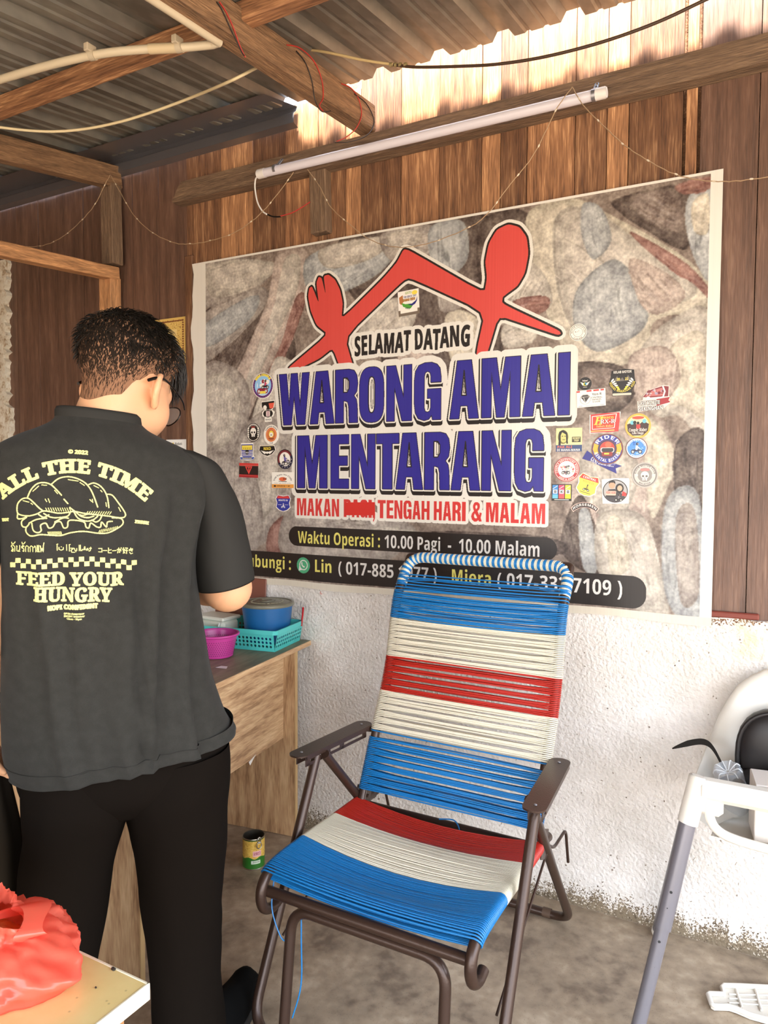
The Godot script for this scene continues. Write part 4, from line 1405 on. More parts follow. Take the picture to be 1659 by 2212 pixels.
	c.poly([PackedVector2Array([V(44, 110), V(90, 50), V(200, 14), V(244, 24), V(238, 120), V(100, 120)])], Color8(128, 40, 48))
	c.poly([PackedVector2Array([V(60, 106), V(100, 60), V(190, 32), V(214, 60), V(206, 108)])], Color8(190, 110, 106))
	scatter(c, 18, 0, [Color8(222, 180, 170), Color8(120, 40, 50), Color8(160, 150, 170)], 15, Rect2(80, 46, 120, 56), 18)
	c.line([V(200, 20), V(214, 70), V(200, 124), V(84, 128)], 12, W)
	c.disc(V(86, 124), 16, 16, W)
	c.poly([PackedVector2Array([V(150, 140), V(252, 128), V(240, 160), V(256, 178), V(150, 208)])], Color8(160, 40, 46))
	c.text("LAST MINUTE", 10, 190, 38, W, 166, "Droid Sans", true, 4, Color8(96, 84, 80))
	c.text("SEKINGHAN", 14, 246, 38, W, 186, "Droid Sans", true, 4, Color8(96, 84, 80))
	sticker("cut out sticker of a red helmet visor over white slanted words", 1412, 860, 72, 56, out([-0.65, 0.2, -0.3, 0.65, 0.6, 0.95, 0.95, 0.85, 0.9, 0.1, 1, -0.05, 0.92, -0.3, 1, -0.45, 0.5, -0.9, -0.95, -1, -1, -0.15, -0.65, -0.1]), c, 0.03)
	c = pen(W)
	c.im.fill_rect(Rect2i(8, 8, 240, 240), Rr)
	c.poly([PackedVector2Array([V(20, 40), V(226, 20), V(206, 200), V(20, 210)])], W)
	c.poly([PackedVector2Array([V(26, 48), V(218, 28), V(200, 194), V(26, 202)])], Color8(214, 66, 48))
	c.text("Hasco", 84, 78, 34, Y, 116, "Droid Serif", true)
	c.text("H", 34, 150, 96, Y, 70, "Droid Serif", true, 3, Color8(190, 120, 40), 0.0, 0.2)
	c.text("RX-R", 88, 138, 50, W, 122, "Droid Serif", true, 3, Color8(120, 30, 30))
	c.text("Sabah Rider", 56, 184, 26, Color8(244, 200, 120), 140, "Droid Serif")
	c.line([V(14, 230), V(200, 226)], 12, Color8(244, 200, 120))
	sticker("red and yellow rectangular sticker with a slanting white corner", 1307, 913, 67, 44, out([-1, 0.85, 1, 1, 0.85, -0.9, -1, -1]), c, 0.02)
	c = pen(Color8(238, 176, 74))
	c.disc(V(128, 128), 108, 108, Color8(236, 220, 170))
	c.disc(V(128, 44), 60, 16, Color8(196, 80, 60))
	c.poly([PackedVector2Array([V(20, 110), V(80, 90), V(128, 120), V(180, 80), V(236, 110), V(228, 180), V(180, 226), V(76, 226), V(28, 180)])], Color8(64, 40, 34))
	for q in [[70, 92, 130, 196, 214], [190, 80, 150, 200, 220]]: c.disc(V(q[0], q[1]), 20, 22, Color8(110, 186, 200))
	c.disc(V(96, 92), 16, 18, K)
	c.disc(V(128, 100), 15, 17, K)
	c.rrect(112, 112, 40, 46, 8, Rr)
	c.text("Couple Rider", 38, 184, 32, W, 180, "Droid Serif")
	c.text("Liku Tinggi", 70, 212, 22, W, 116, "Droid Serif")
	sticker("round sticker with an orange rim and two dark figures", 1378, 920, 56, 54, oval(), c)
	c = pen(Color8(236, 228, 160))
	c.disc(V(70, 96), 52, 76, Color8(120, 112, 60))
	c.disc(V(76, 100), 36, 58, Color8(206, 200, 120))
	c.poly([PackedVector2Array([V(24, 190), V(30, 40), V(70, 20), V(110, 50), V(120, 170), V(104, 170), V(98, 70), V(60, 44), V(46, 80), V(48, 190)])], K)
	for q in [[64, 88], [90, 88]]: c.disc(V(q[0], q[1]), 8, 4, K)
	c.line([V(66, 126), V(90, 126)], 5, K)
	c.rrect(158, 96, 86, 60, 3, Color8(70, 66, 50))
	c.text("DESERT", 164, 122, 20, Color8(236, 228, 160), 74)
	c.text("TRIP", 176, 148, 20, Color8(236, 228, 160), 50)
	c.im.fill_rect(Rect2i(0, 184, 256, 72), Color8(56, 76, 120))
	c.text("PAK ALI", 12, 218, 26, Color8(226, 112, 80), 150)
	c.text("DI MANA-MANA", 10, 250, 24, W, 230)
	sticker("pale yellow square sticker with a hooded face and blue foot", 1229, 950, 56, 51, rect_out(), c)
	# blue ribbon under the helmet badge
	c = pen(Color8(48, 48, 132))
	c.text("SASO SAMPAI!!!", 44, 130, 64, W, 170, "Droid Serif", true, 0, Color(0, 0, 0, 0), 0.34)
	sticker("dark blue ribbon sticker below the round helmet badge", 1300, 998, 86, 50, out([-0.75, 1, -0.3, 0.45, 1, -0.35, 0.7, -0.55, 0.75, -1, -0.55, 0.05, -1, 0.3]), c)
	c = pen(Color8(128, 70, 50))
	c.disc(V(128, 128), 120, 120, Bl)
	c.poly([PackedVector2Array([V(128, 128), V(20, 76), V(10, 128), V(26, 178)])], Color8(236, 176, 62))
	c.poly([PackedVector2Array([V(128, 128), V(236, 76), V(246, 128), V(230, 178)])], Color8(236, 176, 62))
	c.disc(V(128, 128), 78, 78, Color8(120, 70, 60))
	c.disc(V(128, 128), 74, 74, Color8(66, 60, 90))
	c.arc_text("RIDER", V(128, 128), 86, 0, 30, W, "Droid Sans", false, 1.5)
	c.arc_text("RENTAL BIKERS", V(128, 128), 110, PI, 26, W, "Droid Sans", true)
	c.disc(V(128, 122), 60, 58, Color8(206, 74, 60))
	c.disc(V(136, 92), 26, 24, Color8(226, 110, 80))
	c.rrect(74, 116, 110, 40, 14, W)
	c.rrect(82, 120, 96, 32, 12, Color8(60, 58, 60))
	c.rrect(84, 152, 88, 36, 14, Color8(150, 56, 50))
	c.rrect(104, 160, 40, 14, 4, Y)
	sticker("round blue and orange badge sticker with a red helmet", 1312, 970, 68, 66, oval(), c, 0.0, 0.0012)
	c = pen(Color8(110, 60, 70))
	c.disc(V(128, 128), 120, 120, W)
	c.disc(V(128, 128), 108, 108, Color8(84, 146, 212))
	scatter(c, 24, 96, [Color8(130, 186, 232), Color8(60, 110, 190), Color8(170, 210, 240)], 19, Rect2(30, 30, 196, 196), 20)
	rider(c, V(128, 130), 78, W, Color8(50, 60, 90))
	c.arc_text("SABAH MOTO RIDERS", V(128, 128), 92, 0, 16, W)
	c.arc_text("Kinabalu", V(128, 128), 104, PI, 20, W, "Droid Serif", true)
	sticker("round light blue sticker with a rider", 1375, 968, 47, 45, oval(), c)
	c = pen(Color8(180, 60, 64))
	c.disc(V(128, 128), 120, 120, W)
	c.disc(V(128, 128), 116, 116, Color8(186, 62, 66))
	c.disc(V(128, 128), 88, 88, W)
	c.arc_text("COUPLE ADVENTURE RIDERS", V(128, 128), 93, 0, 18, W)
	c.arc_text("AWIE & ANNE", V(128, 128), 112, PI, 18, W, "Droid Sans", true)
	scatter(c, 26, 70, [Color8(190, 186, 160), Color8(110, 110, 110), Color8(206, 110, 110), Color8(150, 160, 130)], 21, Rect2(60, 80, 136, 100), 16)
	rider(c, V(120, 136), 50, Color8(200, 190, 180), Color8(80, 76, 80))
	sticker("round sticker with a red lettered rim and white middle", 1224, 1014, 55, 53, oval(), c)
	c = pen(W)
	c.poly([PackedVector2Array([V(36, 14), V(128, 30), V(220, 14), V(246, 70), V(226, 120), V(236, 190), V(190, 236), V(128, 248), V(66, 236), V(20, 190), V(30, 120), V(10, 70)])], Color8(240, 226, 90))
	c.poly([PackedVector2Array([V(38, 18), V(128, 34), V(218, 18), V(240, 70), V(16, 70)])], Rr)
	c.text("CENTRAL", 50, 60, 24, W, 156)
	c.text("ROUTE 25", 62, 104, 24, Color8(170, 150, 60), 132)
	rider(c, V(128, 160), 44, Color8(140, 130, 60), Color8(70, 64, 40))
	c.line([V(70, 216), V(186, 216)], 7, Color8(110, 100, 50))
	sticker("tilted yellow road shield sticker with a red top", 1269, 1048, 49, 49, out([-0.7, 0.95, 0, 0.8, 0.7, 0.95, 1, 0.5, 0.85, 0, 0.92, -0.55, 0.5, -0.9, 0, -1, -0.5, -0.9, -0.92, -0.55, -0.85, 0, -1, 0.5]), c, -0.3)
	c = pen(W)
	c.disc(V(128, 132), 116, 112, K)
	c.disc(V(128, 132), 108, 104, Color8(176, 172, 170))
	c.disc(V(128, 190), 90, 50, Color8(66, 62, 66))
	c.disc(V(98, 72), 30, 38, Color8(206, 160, 130))
	c.poly([PackedVector2Array([V(66, 66), V(72, 36), V(98, 26), V(126, 36), V(130, 64), V(112, 50), V(84, 50)])], K)
	c.poly([PackedVector2Array([V(40, 150), V(70, 116), V(128, 112), V(150, 160), V(120, 190), V(50, 186)])], K)
	c.disc(V(168, 104), 38, 46, K)
	c.disc(V(170, 104), 23, 28, Color8(214, 172, 144))
	c.poly([PackedVector2Array([V(196, 130), V(232, 150), V(230, 180), V(190, 176)])], Rr)
	c.rrect(40, 130, 96, 44, 8, Color8(230, 190, 170))
	c.text("RIDE ASIA", 46, 158, 22, Rr, 86)
	rider(c, V(160, 196), 40, Color8(120, 116, 120), K)
	sticker("white square sticker with two people in a dark ring", 1329, 1060, 60, 57, out([-1, 0.85, 0, 0.95, 0.95, 0.95, 1, 0.8, 0.98, -0.95, -0.9, -1]), c)
	c = pen(Color8(186, 180, 172))
	c.disc(V(128, 128), 116, 116, Color8(132, 126, 120))
	c.disc(V(128, 128), 104, 104, Color8(202, 196, 188))
	c.disc(V(128, 128), 72, 72, Color8(150, 144, 138))
	skull(c, V(128, 140), 64, Color8(224, 218, 208), Color8(110, 104, 100))
	c.rrect(84, 62, 88, 26, 10, Color8(196, 130, 124))
	c.arc_text("RIDER MOTOR CLUB", V(128, 128), 88, 0, 18, Color8(106, 100, 96))
	c.text("20", 34, 140, 20, W, 28)
	c.text("21", 194, 140, 20, W, 28)
	c.arc_text("MALAYSIA", V(128, 128), 100, PI, 18, Color8(106, 100, 96), "Droid Sans", true)
	sticker("round grey sticker with a capped skull", 1393, 1026, 57, 55, oval(), c)
	c = pen(K)
	for k in 3:
		var cc: Color = [Color8(66, 136, 200), Color8(214, 74, 110), Color8(238, 216, 70)][k]
		c.im.fill_rect(Rect2i(10 + k * 82, 12, 72, 208), cc)
		c.im.fill_rect(Rect2i(10 + k * 82, 160, 72, 60), [Color8(110, 190, 220), Color8(226, 90, 90), Color8(240, 226, 60)][k])
		c.rrect(18 + k * 82, 84, 56, 62, 4, Color8(220, 226, 232))
		c.text(["B", "K", "B"][k], 30 + k * 82, 136, 42, K, 34)
		c.line([V(14 + k * 82, 74), V(74 + k * 82, 26)], 7, W)
	c.line([V(40, 238), V(220, 238)], 10, W)
	sticker("square sticker of blue, pink and yellow panels", 1213, 1064, 43, 36, rect_out(), c)
	c = pen(Color8(56, 38, 38))
	# curved name tab: the outline is the arc itself
	var arc := PackedVector2Array()
	for k in 17:
		var a := lerpf(-0.95, 0.95, k / 16.0)
		arc.append(Vector2(sin(a) / sin(0.95), (cos(a) - 0.58) / 0.42 * 0.95 + 0.05))
	for k in 17:
		var a := lerpf(0.95, -0.95, k / 16.0)
		arc.append(Vector2(sin(a) / sin(0.95) * 0.8, (cos(a) - 0.58) / 0.42 * 0.72 - 0.55))
	var inner := PackedVector2Array()
	for p in arc: inner.append(V(128 + p.x * 126, 128 - p.y * 126))
	c.line(inner, 14, Color8(222, 190, 176), true)
	var g := c.glyphs("HORSEMEN", "Droid Sans", true, 0.05)
	for one in g[0]:
		var cs := []
		for q in one[1]:
			var o := PackedVector2Array()
			for p in q:
				var a: float = (p.x / g[1] - 0.5) * 1.72
				var rr := 0.0
				o.append(V(128 + sin(a) / sin(0.95) * 126 * (0.86 + 0.08 * -p.y), 128 - ((cos(a) - 0.58) / 0.42 * 0.86 - 0.34 - p.y * 0.36) * 126 + 8))
			cs.append(o)
		c.poly(cs, W)
	sticker("dark curved tab sticker lettered HORSEMEN", 1263, 1099, 62, 29, arc, c)
	sticker_mat.albedo_texture = tex(sticker_sheet)

# parts built in world coordinates, hung under a thing that stands elsewhere
func wobj(called: String, st: SurfaceTool, m: Material, parent: Node3D) -> MeshInstance3D:
	var o := obj(called, st, m, parent)
	o.position = -parent.global_position
	return o
func wire(st: SurfaceTool, pts: Array, r: float, sides := 6, per := 6):
	tube(st, smooth(pts, per), r, sides)

func build_ceiling_things():
	# white conduit under the purlin, bent along the rafter
	var t := thing("conduit_pipe", "cream plastic conduit pipe under the roof, bent at the rafter", "pipe", on_y(455, 98, 2.372))
	var st := mb()
	var L := []
	for q in [[-220, 245], [-60, 192], [0, 172], [110, 140], [220, 116], [320, 106], [400, 102], [452, 97]]: L.append(on_y(q[0], q[1], 2.372))
	var bend := on_y(470, 90, 2.372)
	var rd := (Vector3(-1.372, 2.25, 4.0) - Vector3(-1.262, 2.45, 0.03)).normalized()
	L += [on_y(462, 95, 2.372), bend, bend + rd * 0.03, bend + rd * 0.4, bend + rd * 1.6]
	tube(st, smooth(L, 5), 0.0105, 14)
	wobj("pipe", st, mat(Color(0.80, 0.74, 0.63), 0.45), t)
	st = mb()
	var a := on_y(322, 106, 2.372)
	var b := on_y(385, 103, 2.372)
	tube(st, PackedVector3Array([a, b]), 0.0125, 14)
	wobj("coupling", st, mat(Color(0.78, 0.70, 0.56), 0.6), t)
	for q in [[200, 119], [388, 102]]:
		st = mb()
		var c := on_y(q[0], q[1], 2.372)
		var d := (on_y(q[0] + 10, q[1] - 2, 2.372) - c).normalized()
		tube(st, PackedVector3Array([c - d * 0.008, c + d * 0.008]), 0.0135, 14)
		bbox(st, c + Vector3(0, 0.012, 0.008), Vector3(0.016, 0.02, 0.03), 0.002)
		wobj("saddle_clip", st, mat(Color(0.74, 0.68, 0.58), 0.6), t)
	# cream cable slung to the rafter
	st = mb()
	wire(st, [on_y(-150, 250, 2.36), on_y(0, 275, 2.36), on_y(100, 284, 2.36), on_y(180, 279, 2.37), on_y(260, 263, 2.38), on_y(340, 238, 2.395), on_y(420, 208, 2.41), on_y(500, 174, 2.372), on_y(562, 142, 2.43)], 0.0042, 8)
	tag(obj("cable", st, mat(Color(0.83, 0.76, 0.60), 0.5)), "cream cable slung under the roof up to the rafter", "cable")
	st = mb()
	var C2 := []
	for q in [[628, 104], [700, 112], [780, 129], [845, 139], [872, 143]]: C2.append(on_z(q[0], q[1], 0.34))
	wire(st, C2, 0.0038, 8)
	t = thing("long_cable", "brown cable with a cream end hanging across the sunlit boards", "cable", on_z(872, 143, 0.34))
	wobj("cream_length", st, mat(Color(0.80, 0.70, 0.50), 0.5), t)
	st = mb()
	var C3 := []
	for q in [[850, 140], [900, 145], [1000, 143], [1080, 138], [1180, 122], [1300, 91], [1420, 48], [1540, -8], [1700, -80]]: C3.append(on_z(q[0], q[1], 0.34))
	wire(st, C3, 0.004, 8)
	wobj("brown_length", st, mat(Color(0.26, 0.18, 0.12), 0.5), t)
	st = mb()
	for q in [845, 855, 865, 876]:
		var c := on_z(q, 140, 0.34)
		tube(st, PackedVector3Array([c - Vector3(0.004, 0, 0), c + Vector3(0.004, 0, 0)]), 0.0058, 8)
	wobj("tape_wrap", st, mat(Color(0.52, 0.46, 0.3), 0.7), t)
	# thin wires wound round the rafter
	var r0 := Vector3(-1.262, 2.45, 0.03)
	var side := rd.cross(Vector3.UP).normalized() * -1.0
	if side.x < 0: side = -side
	var on_r := func(px, py): return on_plane(px, py, r0 + side * 0.034, side)
	t = thing("rafter_wires", "thin red and black wires wound around the sawn rafter", "wires", on_r.call(690, 180))
	for set in [["red_wire", Color(0.72, 0.16, 0.13), [[474, 4, 488, 25, 505, 62, 518, 98, 530, 124], [620, 97, 648, 104, 678, 132, 695, 172, 698, 210, 690, 228, 698, 240], [738, 181, 758, 190, 774, 212, 781, 246, 770, 276, 748, 296, 728, 305]]], ["black_wire", Color(0.05, 0.04, 0.04), [[468, 4, 480, 22, 500, 66, 522, 112, 528, 120], [640, 110, 660, 136, 674, 176, 680, 214, 694, 240, 714, 240], [766, 203, 790, 222, 806, 252, 806, 274, 790, 294, 756, 306, 724, 308]]]]:
		for run in set[2]:
			var p := []
			for i in range(0, run.size(), 2): p.append(on_r.call(run[i], run[i + 1]))
			st = mb()
			wire(st, p, 0.0016, 6)
			wobj(set[0], st, mat(set[1], 0.45), t)
	# unlit lamp tube
	var ta := on_z(557, 377, 0.085)
	var tb := on_z(1311, 199, 0.085)
	t = thing("tube_lamp", "long white unlit lamp tube strapped to the wall beam", "lamp", ta)
	var d := (tb - ta).normalized()
	st = mb()
	tube(st, PackedVector3Array([ta + d * 0.03, tb - d * 0.03]), 0.0148, 24)
	wobj("tube", st, mat(Color(0.86, 0.84, 0.87), 0.25), t)
	for e in [[ta, 1], [tb, -1]]:
		st = mb()
		tube(st, PackedVector3Array([e[0], e[0] + d * 0.004 * e[1], e[0] + d * 0.032 * e[1]]), [0.0135, 0.0158, 0.0158], 24)
		wobj("end_cap", st, mat(Color(0.90, 0.88, 0.86), 0.4), t)
	for q in [[596, 366], [1283, 206]]:
		var c := on_z(q[0], q[1], 0.085)
		st = mb()
		tube(st, PackedVector3Array([c - d * 0.005, c + d * 0.005]), 0.0168, 20)
		for k in 3:
			var cc := c + Vector3(0, 0.02 + 0.0115 * k, -0.012 - 0.010 * k)
			var ring := PackedVector3Array()
			for s in 10: ring.append(cc + Vector3(cos(TAU * s / 10) * 0.005, sin(TAU * s / 10) * 0.006, -sin(TAU * s / 10) * 0.003))
			tube(st, ring, 0.0022, 6, false, true)
		wobj("metal_strap", st, mats.zinc, t)
	st = mb()
	var W := []
	for q in [[558, 379], [552, 388], [551, 408], [556, 436], [566, 455], [576, 463]]: W.append(on_z(q[0], q[1], 0.075))
	wire(st, W, 0.0028, 8)
	wobj("lead", st, mats.white_plastic, t)
	st = mb()
	W = []
	for q in [[575, 462], [590, 468], [606, 468]]: W.append(on_z(q[0], q[1], 0.07))
	wire(st, W, 0.0026, 8)
	wobj("splice", st, mats.black_plastic, t)
	st = mb()
	W = []
	for q in [[605, 467], [630, 460], [652, 448], [670, 436]]: W.append(on_z(q[0], q[1], lerpf(0.07, 0.045, (q[0] - 605) / 65.0)))
	wire(st, W, 0.0018, 6)
	wobj("red_lead", st, mat(Color(0.72, 0.16, 0.13), 0.45), t)
	# string of tiny fairy bulbs in four swags
	t = thing("fairy_lights", "thin copper string of tiny fairy bulbs swagged from post to beam", "string lights", on_z(230, 378, 0.09))
	var wm := mat(Color(0.66, 0.55, 0.42), 0.5, 0.1)
	var bulb := mat(Color(0.86, 0.80, 0.70), 0.25)
	for run in [[238, 378, 226, 400, 206, 440, 178, 474, 140, 508, 104, 527, 70, 533, 40, 531], [240, 380, 258, 412, 290, 466, 330, 503, 375, 524, 405, 527, 445, 522, 505, 503, 560, 464, 605, 412, 634, 372], [664, 366, 690, 402, 715, 448, 758, 487, 800, 518, 850, 533, 900, 531, 960, 514, 1040, 474, 1102, 398, 1150, 338, 1186, 268, 1204, 232, 1236, 188], [1236, 188, 1262, 230, 1308, 276, 1352, 316, 1400, 347, 1452, 374, 1505, 388, 1560, 392, 1610, 389, 1700, 376]]:
		var p := []
		for i in range(0, run.size(), 2): p.append(on_z(run[i], run[i + 1], 0.115))
		st = mb()
		var line := smooth(p, 6)
		for i in line.size(): line[i] += Vector3(0, 0.0008 * sin(i * 2.1), 0.0006 * sin(i * 1.7))
		tube(st, line, 0.0014, 5)
		wobj("wire", st, wm, t)
		var acc := 0.03
		for i in line.size() - 1:
			acc += line[i].distance_to(line[i + 1])
			if acc > 0.085:
				acc = 0.0
				st = mb()
				var dd := (line[i + 1] - line[i]).normalized()
				tube(st, PackedVector3Array([line[i] - dd * 0.005, line[i] - dd * 0.0025, line[i] + dd * 0.0025, line[i] + dd * 0.005]), [0.0008, 0.0024, 0.0024, 0.0008], 6)
				wobj("bulb", st, bulb, t)

func frame_card(called: String, label: String, category: String, x0: float, x1: float, y0: float, y1: float, im: Image, thick: float, turn := 0.0) -> MeshInstance3D:
	var m := mat(Color.WHITE, 0.5)
	m.albedo_texture = tex(im)
	var o := put(called, print_plate(rect_out(), x1 - x0, y1 - y0, thick, Rect2(0, 0, 1, 1)), m, null, Transform3D(Basis(Vector3.BACK, turn), Vector3((x0 + x1) / 2, (y0 + y1) / 2, 0.003)))
	tag(o, label, category)
	return o
func build_wall_things():
	# gilt card with a printed leafy border
	var c := Canvas.new(256, 392, Color8(222, 186, 104))
	rng.seed = 31
	for k in 900:
		var p := V(rng.randf() * 256, rng.randf() * 392)
		var e := minf(minf(p.x, 256 - p.x), minf(p.y, 392 - p.y))
		if e < 12 or e > 66: continue
		c.disc(p, rng.randf_range(1.5, 4.5), rng.randf_range(1.0, 2.5), Color8(140, 92, 44) if rng.randf() < 0.6 else Color8(238, 206, 130), rng.randf() * PI)
	for k in 26:
		for s in [0, 1]:
			var y := 20.0 + k * 14
			var x := 236.0 if s else 20.0
			c.disc(V(x, y), 7, 5, Color8(122, 70, 38))
		if k < 16:
			c.disc(V(20 + k * 14, 20), 7, 5, Color8(122, 70, 38))
			c.disc(V(20 + k * 14, 372), 7, 5, Color8(122, 70, 38))
	c.rrect(70, 70, 116, 252, 4, Color8(232, 204, 136))
	for k in 7: c.line([V(88, 110 + k * 26), V(168 - (k % 3) * 14, 110 + k * 26)], 4, Color8(150, 116, 66))
	frame_card("framed_verse", "golden card with a leafy printed border pinned to dark boards", "card", -2.262, -2.098, 1.648, 1.902, c.im, 0.003)
	c = Canvas.new(256, 360, Color8(238, 238, 234))
	c.text("Maybank", 96, 46, 22, Color8(90, 88, 84), 80)
	c.disc(V(76, 38), 10, 14, Color8(232, 196, 60))
	c.im.fill_rect(Rect2i(40, 90, 176, 4), Color8(190, 188, 184))
	c.text("DuitNow", 70, 150, 26, Color8(196, 60, 100), 116)
	frame_card("payment_card", "white payment card with small bank lettering pinned below the golden card", "card", -2.205, -2.081, 1.25, 1.424, c.im, 0.003)

# ---------------------------------------------------------------- folding cord chair
func path_at(prof: PackedVector3Array, acc: PackedFloat32Array, s: float) -> Array:
	for i in prof.size() - 1:
		if s <= acc[i + 1] or i == prof.size() - 2:
			var t := clampf((s - acc[i]) / maxf(1e-6, acc[i + 1] - acc[i]), 0, 1)
			return [prof[i].lerp(prof[i + 1], t), (prof[i + 1] - prof[i]).normalized()]
	return []
func cum(p: PackedVector3Array) -> PackedFloat32Array:
	var a := PackedFloat32Array([0.0])
	for i in p.size() - 1: a.append(a[i] + p[i].distance_to(p[i + 1]))
	return a
# one cord: up the front, round the right rail, back behind, round the left rail
func cord_loop(st: SurfaceTool, c: Vector3, tan: Vector3, half: float, rr: float, r: float, sag: Vector3, sagb: Vector3, wob: float):
	var n := Vector3.RIGHT.cross(tan).normalized()     # across the rails, towards the sitter
	if n.dot(Vector3(0, 0.5, 1)) < 0: n = -n
	var p := PackedVector3Array()
	for k in 9:
		var u := k / 8.0
		p.append(c + Vector3(lerpf(-half, half, u), 0, 0) + n * rr + sag * (4 * u * (1 - u)) + tan * wob * clampf(u * (1 - u) * 14.0, 0, 1))
	for k in range(1, 6):
		var a := PI / 2 - PI * k / 6.0
		p.append(c + Vector3(half + cos(a) * rr, 0, 0) + n * rr * sin(a) + tan * 0.0006 * k)
	for k in 7:
		var u := k / 6.0
		p.append(c + Vector3(lerpf(half, -half, u), 0, 0) - n * rr + sagb * (4 * u * (1 - u)) + tan * (0.0026 + wob * clampf(u * (1 - u) * 14.0, 0, 1)))
	for k in range(1, 6):
		var a := -PI / 2 - PI * k / 6.0
		p.append(c + Vector3(-half + cos(a) * rr, 0, 0) + n * rr * sin(a) + tan * 0.0006 * (6 - k))
	tube(st, p, r, 6, false, true)

func build_chair():
	var xc := -0.768
	var t := thing("folding_chair", "brown tube folding chair strung with blue, white and red plastic cords", "chair", Vector3(xc, 0, 0.5))
	var brown := mat(Color(0.25, 0.18, 0.145), 0.32, 0.3)
	relief(brown, tex(noise_im(256, 0.12, 5, 2)), 0.02)
	brown.uv1_triplanar = true
	brown.uv1_scale = Vector3(6, 6, 6)
	var blue := mat(Color(0.10, 0.45, 0.70), 0.34)
	var white := mat(Color(0.86, 0.825, 0.74), 0.4)
	var red := mat(Color(0.68, 0.15, 0.11), 0.36)
	var R := 0.0122
	# back frame
	var hb := 0.243
	var prof := [Vector3(0, 0.385, 0.484), Vector3(0, 0.43, 0.462), Vector3(0, 0.57, 0.398), Vector3(0, 0.68, 0.342), Vector3(0, 0.77, 0.31), Vector3(0, 0.90, 0.282), Vector3(0, 0.965, 0.252), Vector3(0, 1.04, 0.196)]
	var sp := smooth(prof, 6)
	var lft := []
	for p in sp: lft.append(p + Vector3(xc - hb, 0, 0))
	var all: Array = lft.duplicate()
	all[-1] = all[-1]
	var rgt := []
	for p in sp: rgt.push_front(p + Vector3(xc + hb, 0, 0))
	var st := mb()
	tube(st, rounded(all.slice(0, -1) + [all[-1], rgt[0]] + rgt.slice(1), 0.055, 7), R, 14)
	wobj("back_frame", st, brown, t)
	var bar := rounded([sp[-8] + Vector3(xc - hb, 0, 0), sp[-1] + Vector3(xc - hb, 0, 0), sp[-1] + Vector3(xc + hb, 0, 0), sp[-8] + Vector3(xc + hb, 0, 0)], 0.055, 7)
	var ac := cum(bar)
	# striped winding round the top rail
	for tone in 2:
		st = mb()
		var s := 0.012
		var k := 0
		while s < ac[-1] - 0.012:
			if (k / 2) % 2 == tone:
				var q := path_at(bar, ac, s)
				var f := frame_of(q[1])
				var ring := PackedVector3Array()
				for a in 12: ring.append(q[0] + (f.x * cos(TAU * a / 12) + f.y * sin(TAU * a / 12)) * (R + 0.0018) + f.z * 0.002 * cos(TAU * a / 12))
				tube(st, ring, 0.0023, 6, false, true)
			s += 0.0041
			k += 1
		wobj("rail_winding", st, [blue, white][tone], t)
	# cord bands of the back
	var acc := cum(sp)
	rng.seed = 12
	var len := acc[-1]
	var tops := len - 0.062
	var bands := [[0.045, 0.205, blue], [0.205, 0.315, white], [0.315, 0.415, red], [0.415, 0.528, white], [0.528, tops, blue]]
	var tot := tops
	for bi in bands.size():
		st = mb()
		var s: float = bands[bi][0]
		var kc := 0
		while s < bands[bi][1] - 0.001:
			if not (bi == 0 and s > 0.186 and s < 0.196):
				var q := path_at(sp, acc, s)
				var slack := 0.010 if bi == 4 else 0.0035
				var sag: Vector3 = -q[1] * rng.randf_range(0, slack) + Vector3(0, 0, -0.004)
				var sagb: Vector3 = -q[1] * rng.randf_range(-slack, slack)
				cord_loop(st, q[0] + Vector3(xc, 0, 0), q[1], hb, R + 0.0019, 0.0020, sag, sagb, ((kc % 4) - 1.5) * -0.0017 + rng.randf_range(-0.0006, 0.0006))
			kc += 1
			s += 0.0098 if bi == 4 and s > lerpf(bands[4][0], tops, 0.56) else 0.0047
		wobj("cord_band", st, bands[bi][2], t)
	# seat rails with hooked fronts
	var hs := 0.252
	var seat := smooth([Vector3(0, 0.392, 0.47), Vector3(0, 0.392, 0.60), Vector3(0, 0.394, 0.75), Vector3(0, 0.390, 0.85), Vector3(0, 0.376, 0.887), Vector3(0, 0.345, 0.903), Vector3(0, 0.312, 0.894), Vector3(0, 0.296, 0.865), Vector3(0, 0.302, 0.835)], 6)
	for sx in [-1, 1]:
		st = mb()
		var p := PackedVector3Array()
		p.append(Vector3(xc + sx * hs, 0.385, 0.40))
		p.append(Vector3(xc + sx * hs, 0.390, 0.44))
		for q in seat: p.append(q + Vector3(xc + sx * hs, 0, 0))
		tube(st, p, R, 14)
		wobj("seat_rail", st, brown, t)
	for q in [[0.346, 0.884], [0.362, 0.425]]:
		st = mb()
		tube(st, PackedVector3Array([Vector3(xc - hs, q[0], q[1]), Vector3(xc + hs, q[0], q[1])]), R, 14)
		wobj("cross_bar", st, brown, t)
	acc = cum(seat)
	var seat_bands := [[0.012, 0.125, red], [0.125, 0.268, white], [0.268, 0.412, blue]]
	for bi in 3:
		st = mb()
		var s: float = seat_bands[bi][0]
		while s < seat_bands[bi][1] - 0.001:
			var q := path_at(seat, acc, s)
			var drop := 0.020 + 0.010 * sin(s * 26.0)
			cord_loop(st, q[0] + Vector3(xc, 0, 0), q[1], hs, R + 0.0019, 0.0021, Vector3(0, -drop + rng.randf_range(-0.0015, 0.0015), 0), Vector3(0, -drop * 1.15 + rng.randf_range(-0.002, 0.002), 0), rng.randf_range(-0.001, 0.001))
			s += 0.0049
		wobj("seat_cord_band", st, seat_bands[bi][2], t)
	# front legs: one bent tube with a bar on the floor
	st = mb()
	var ha := 0.290
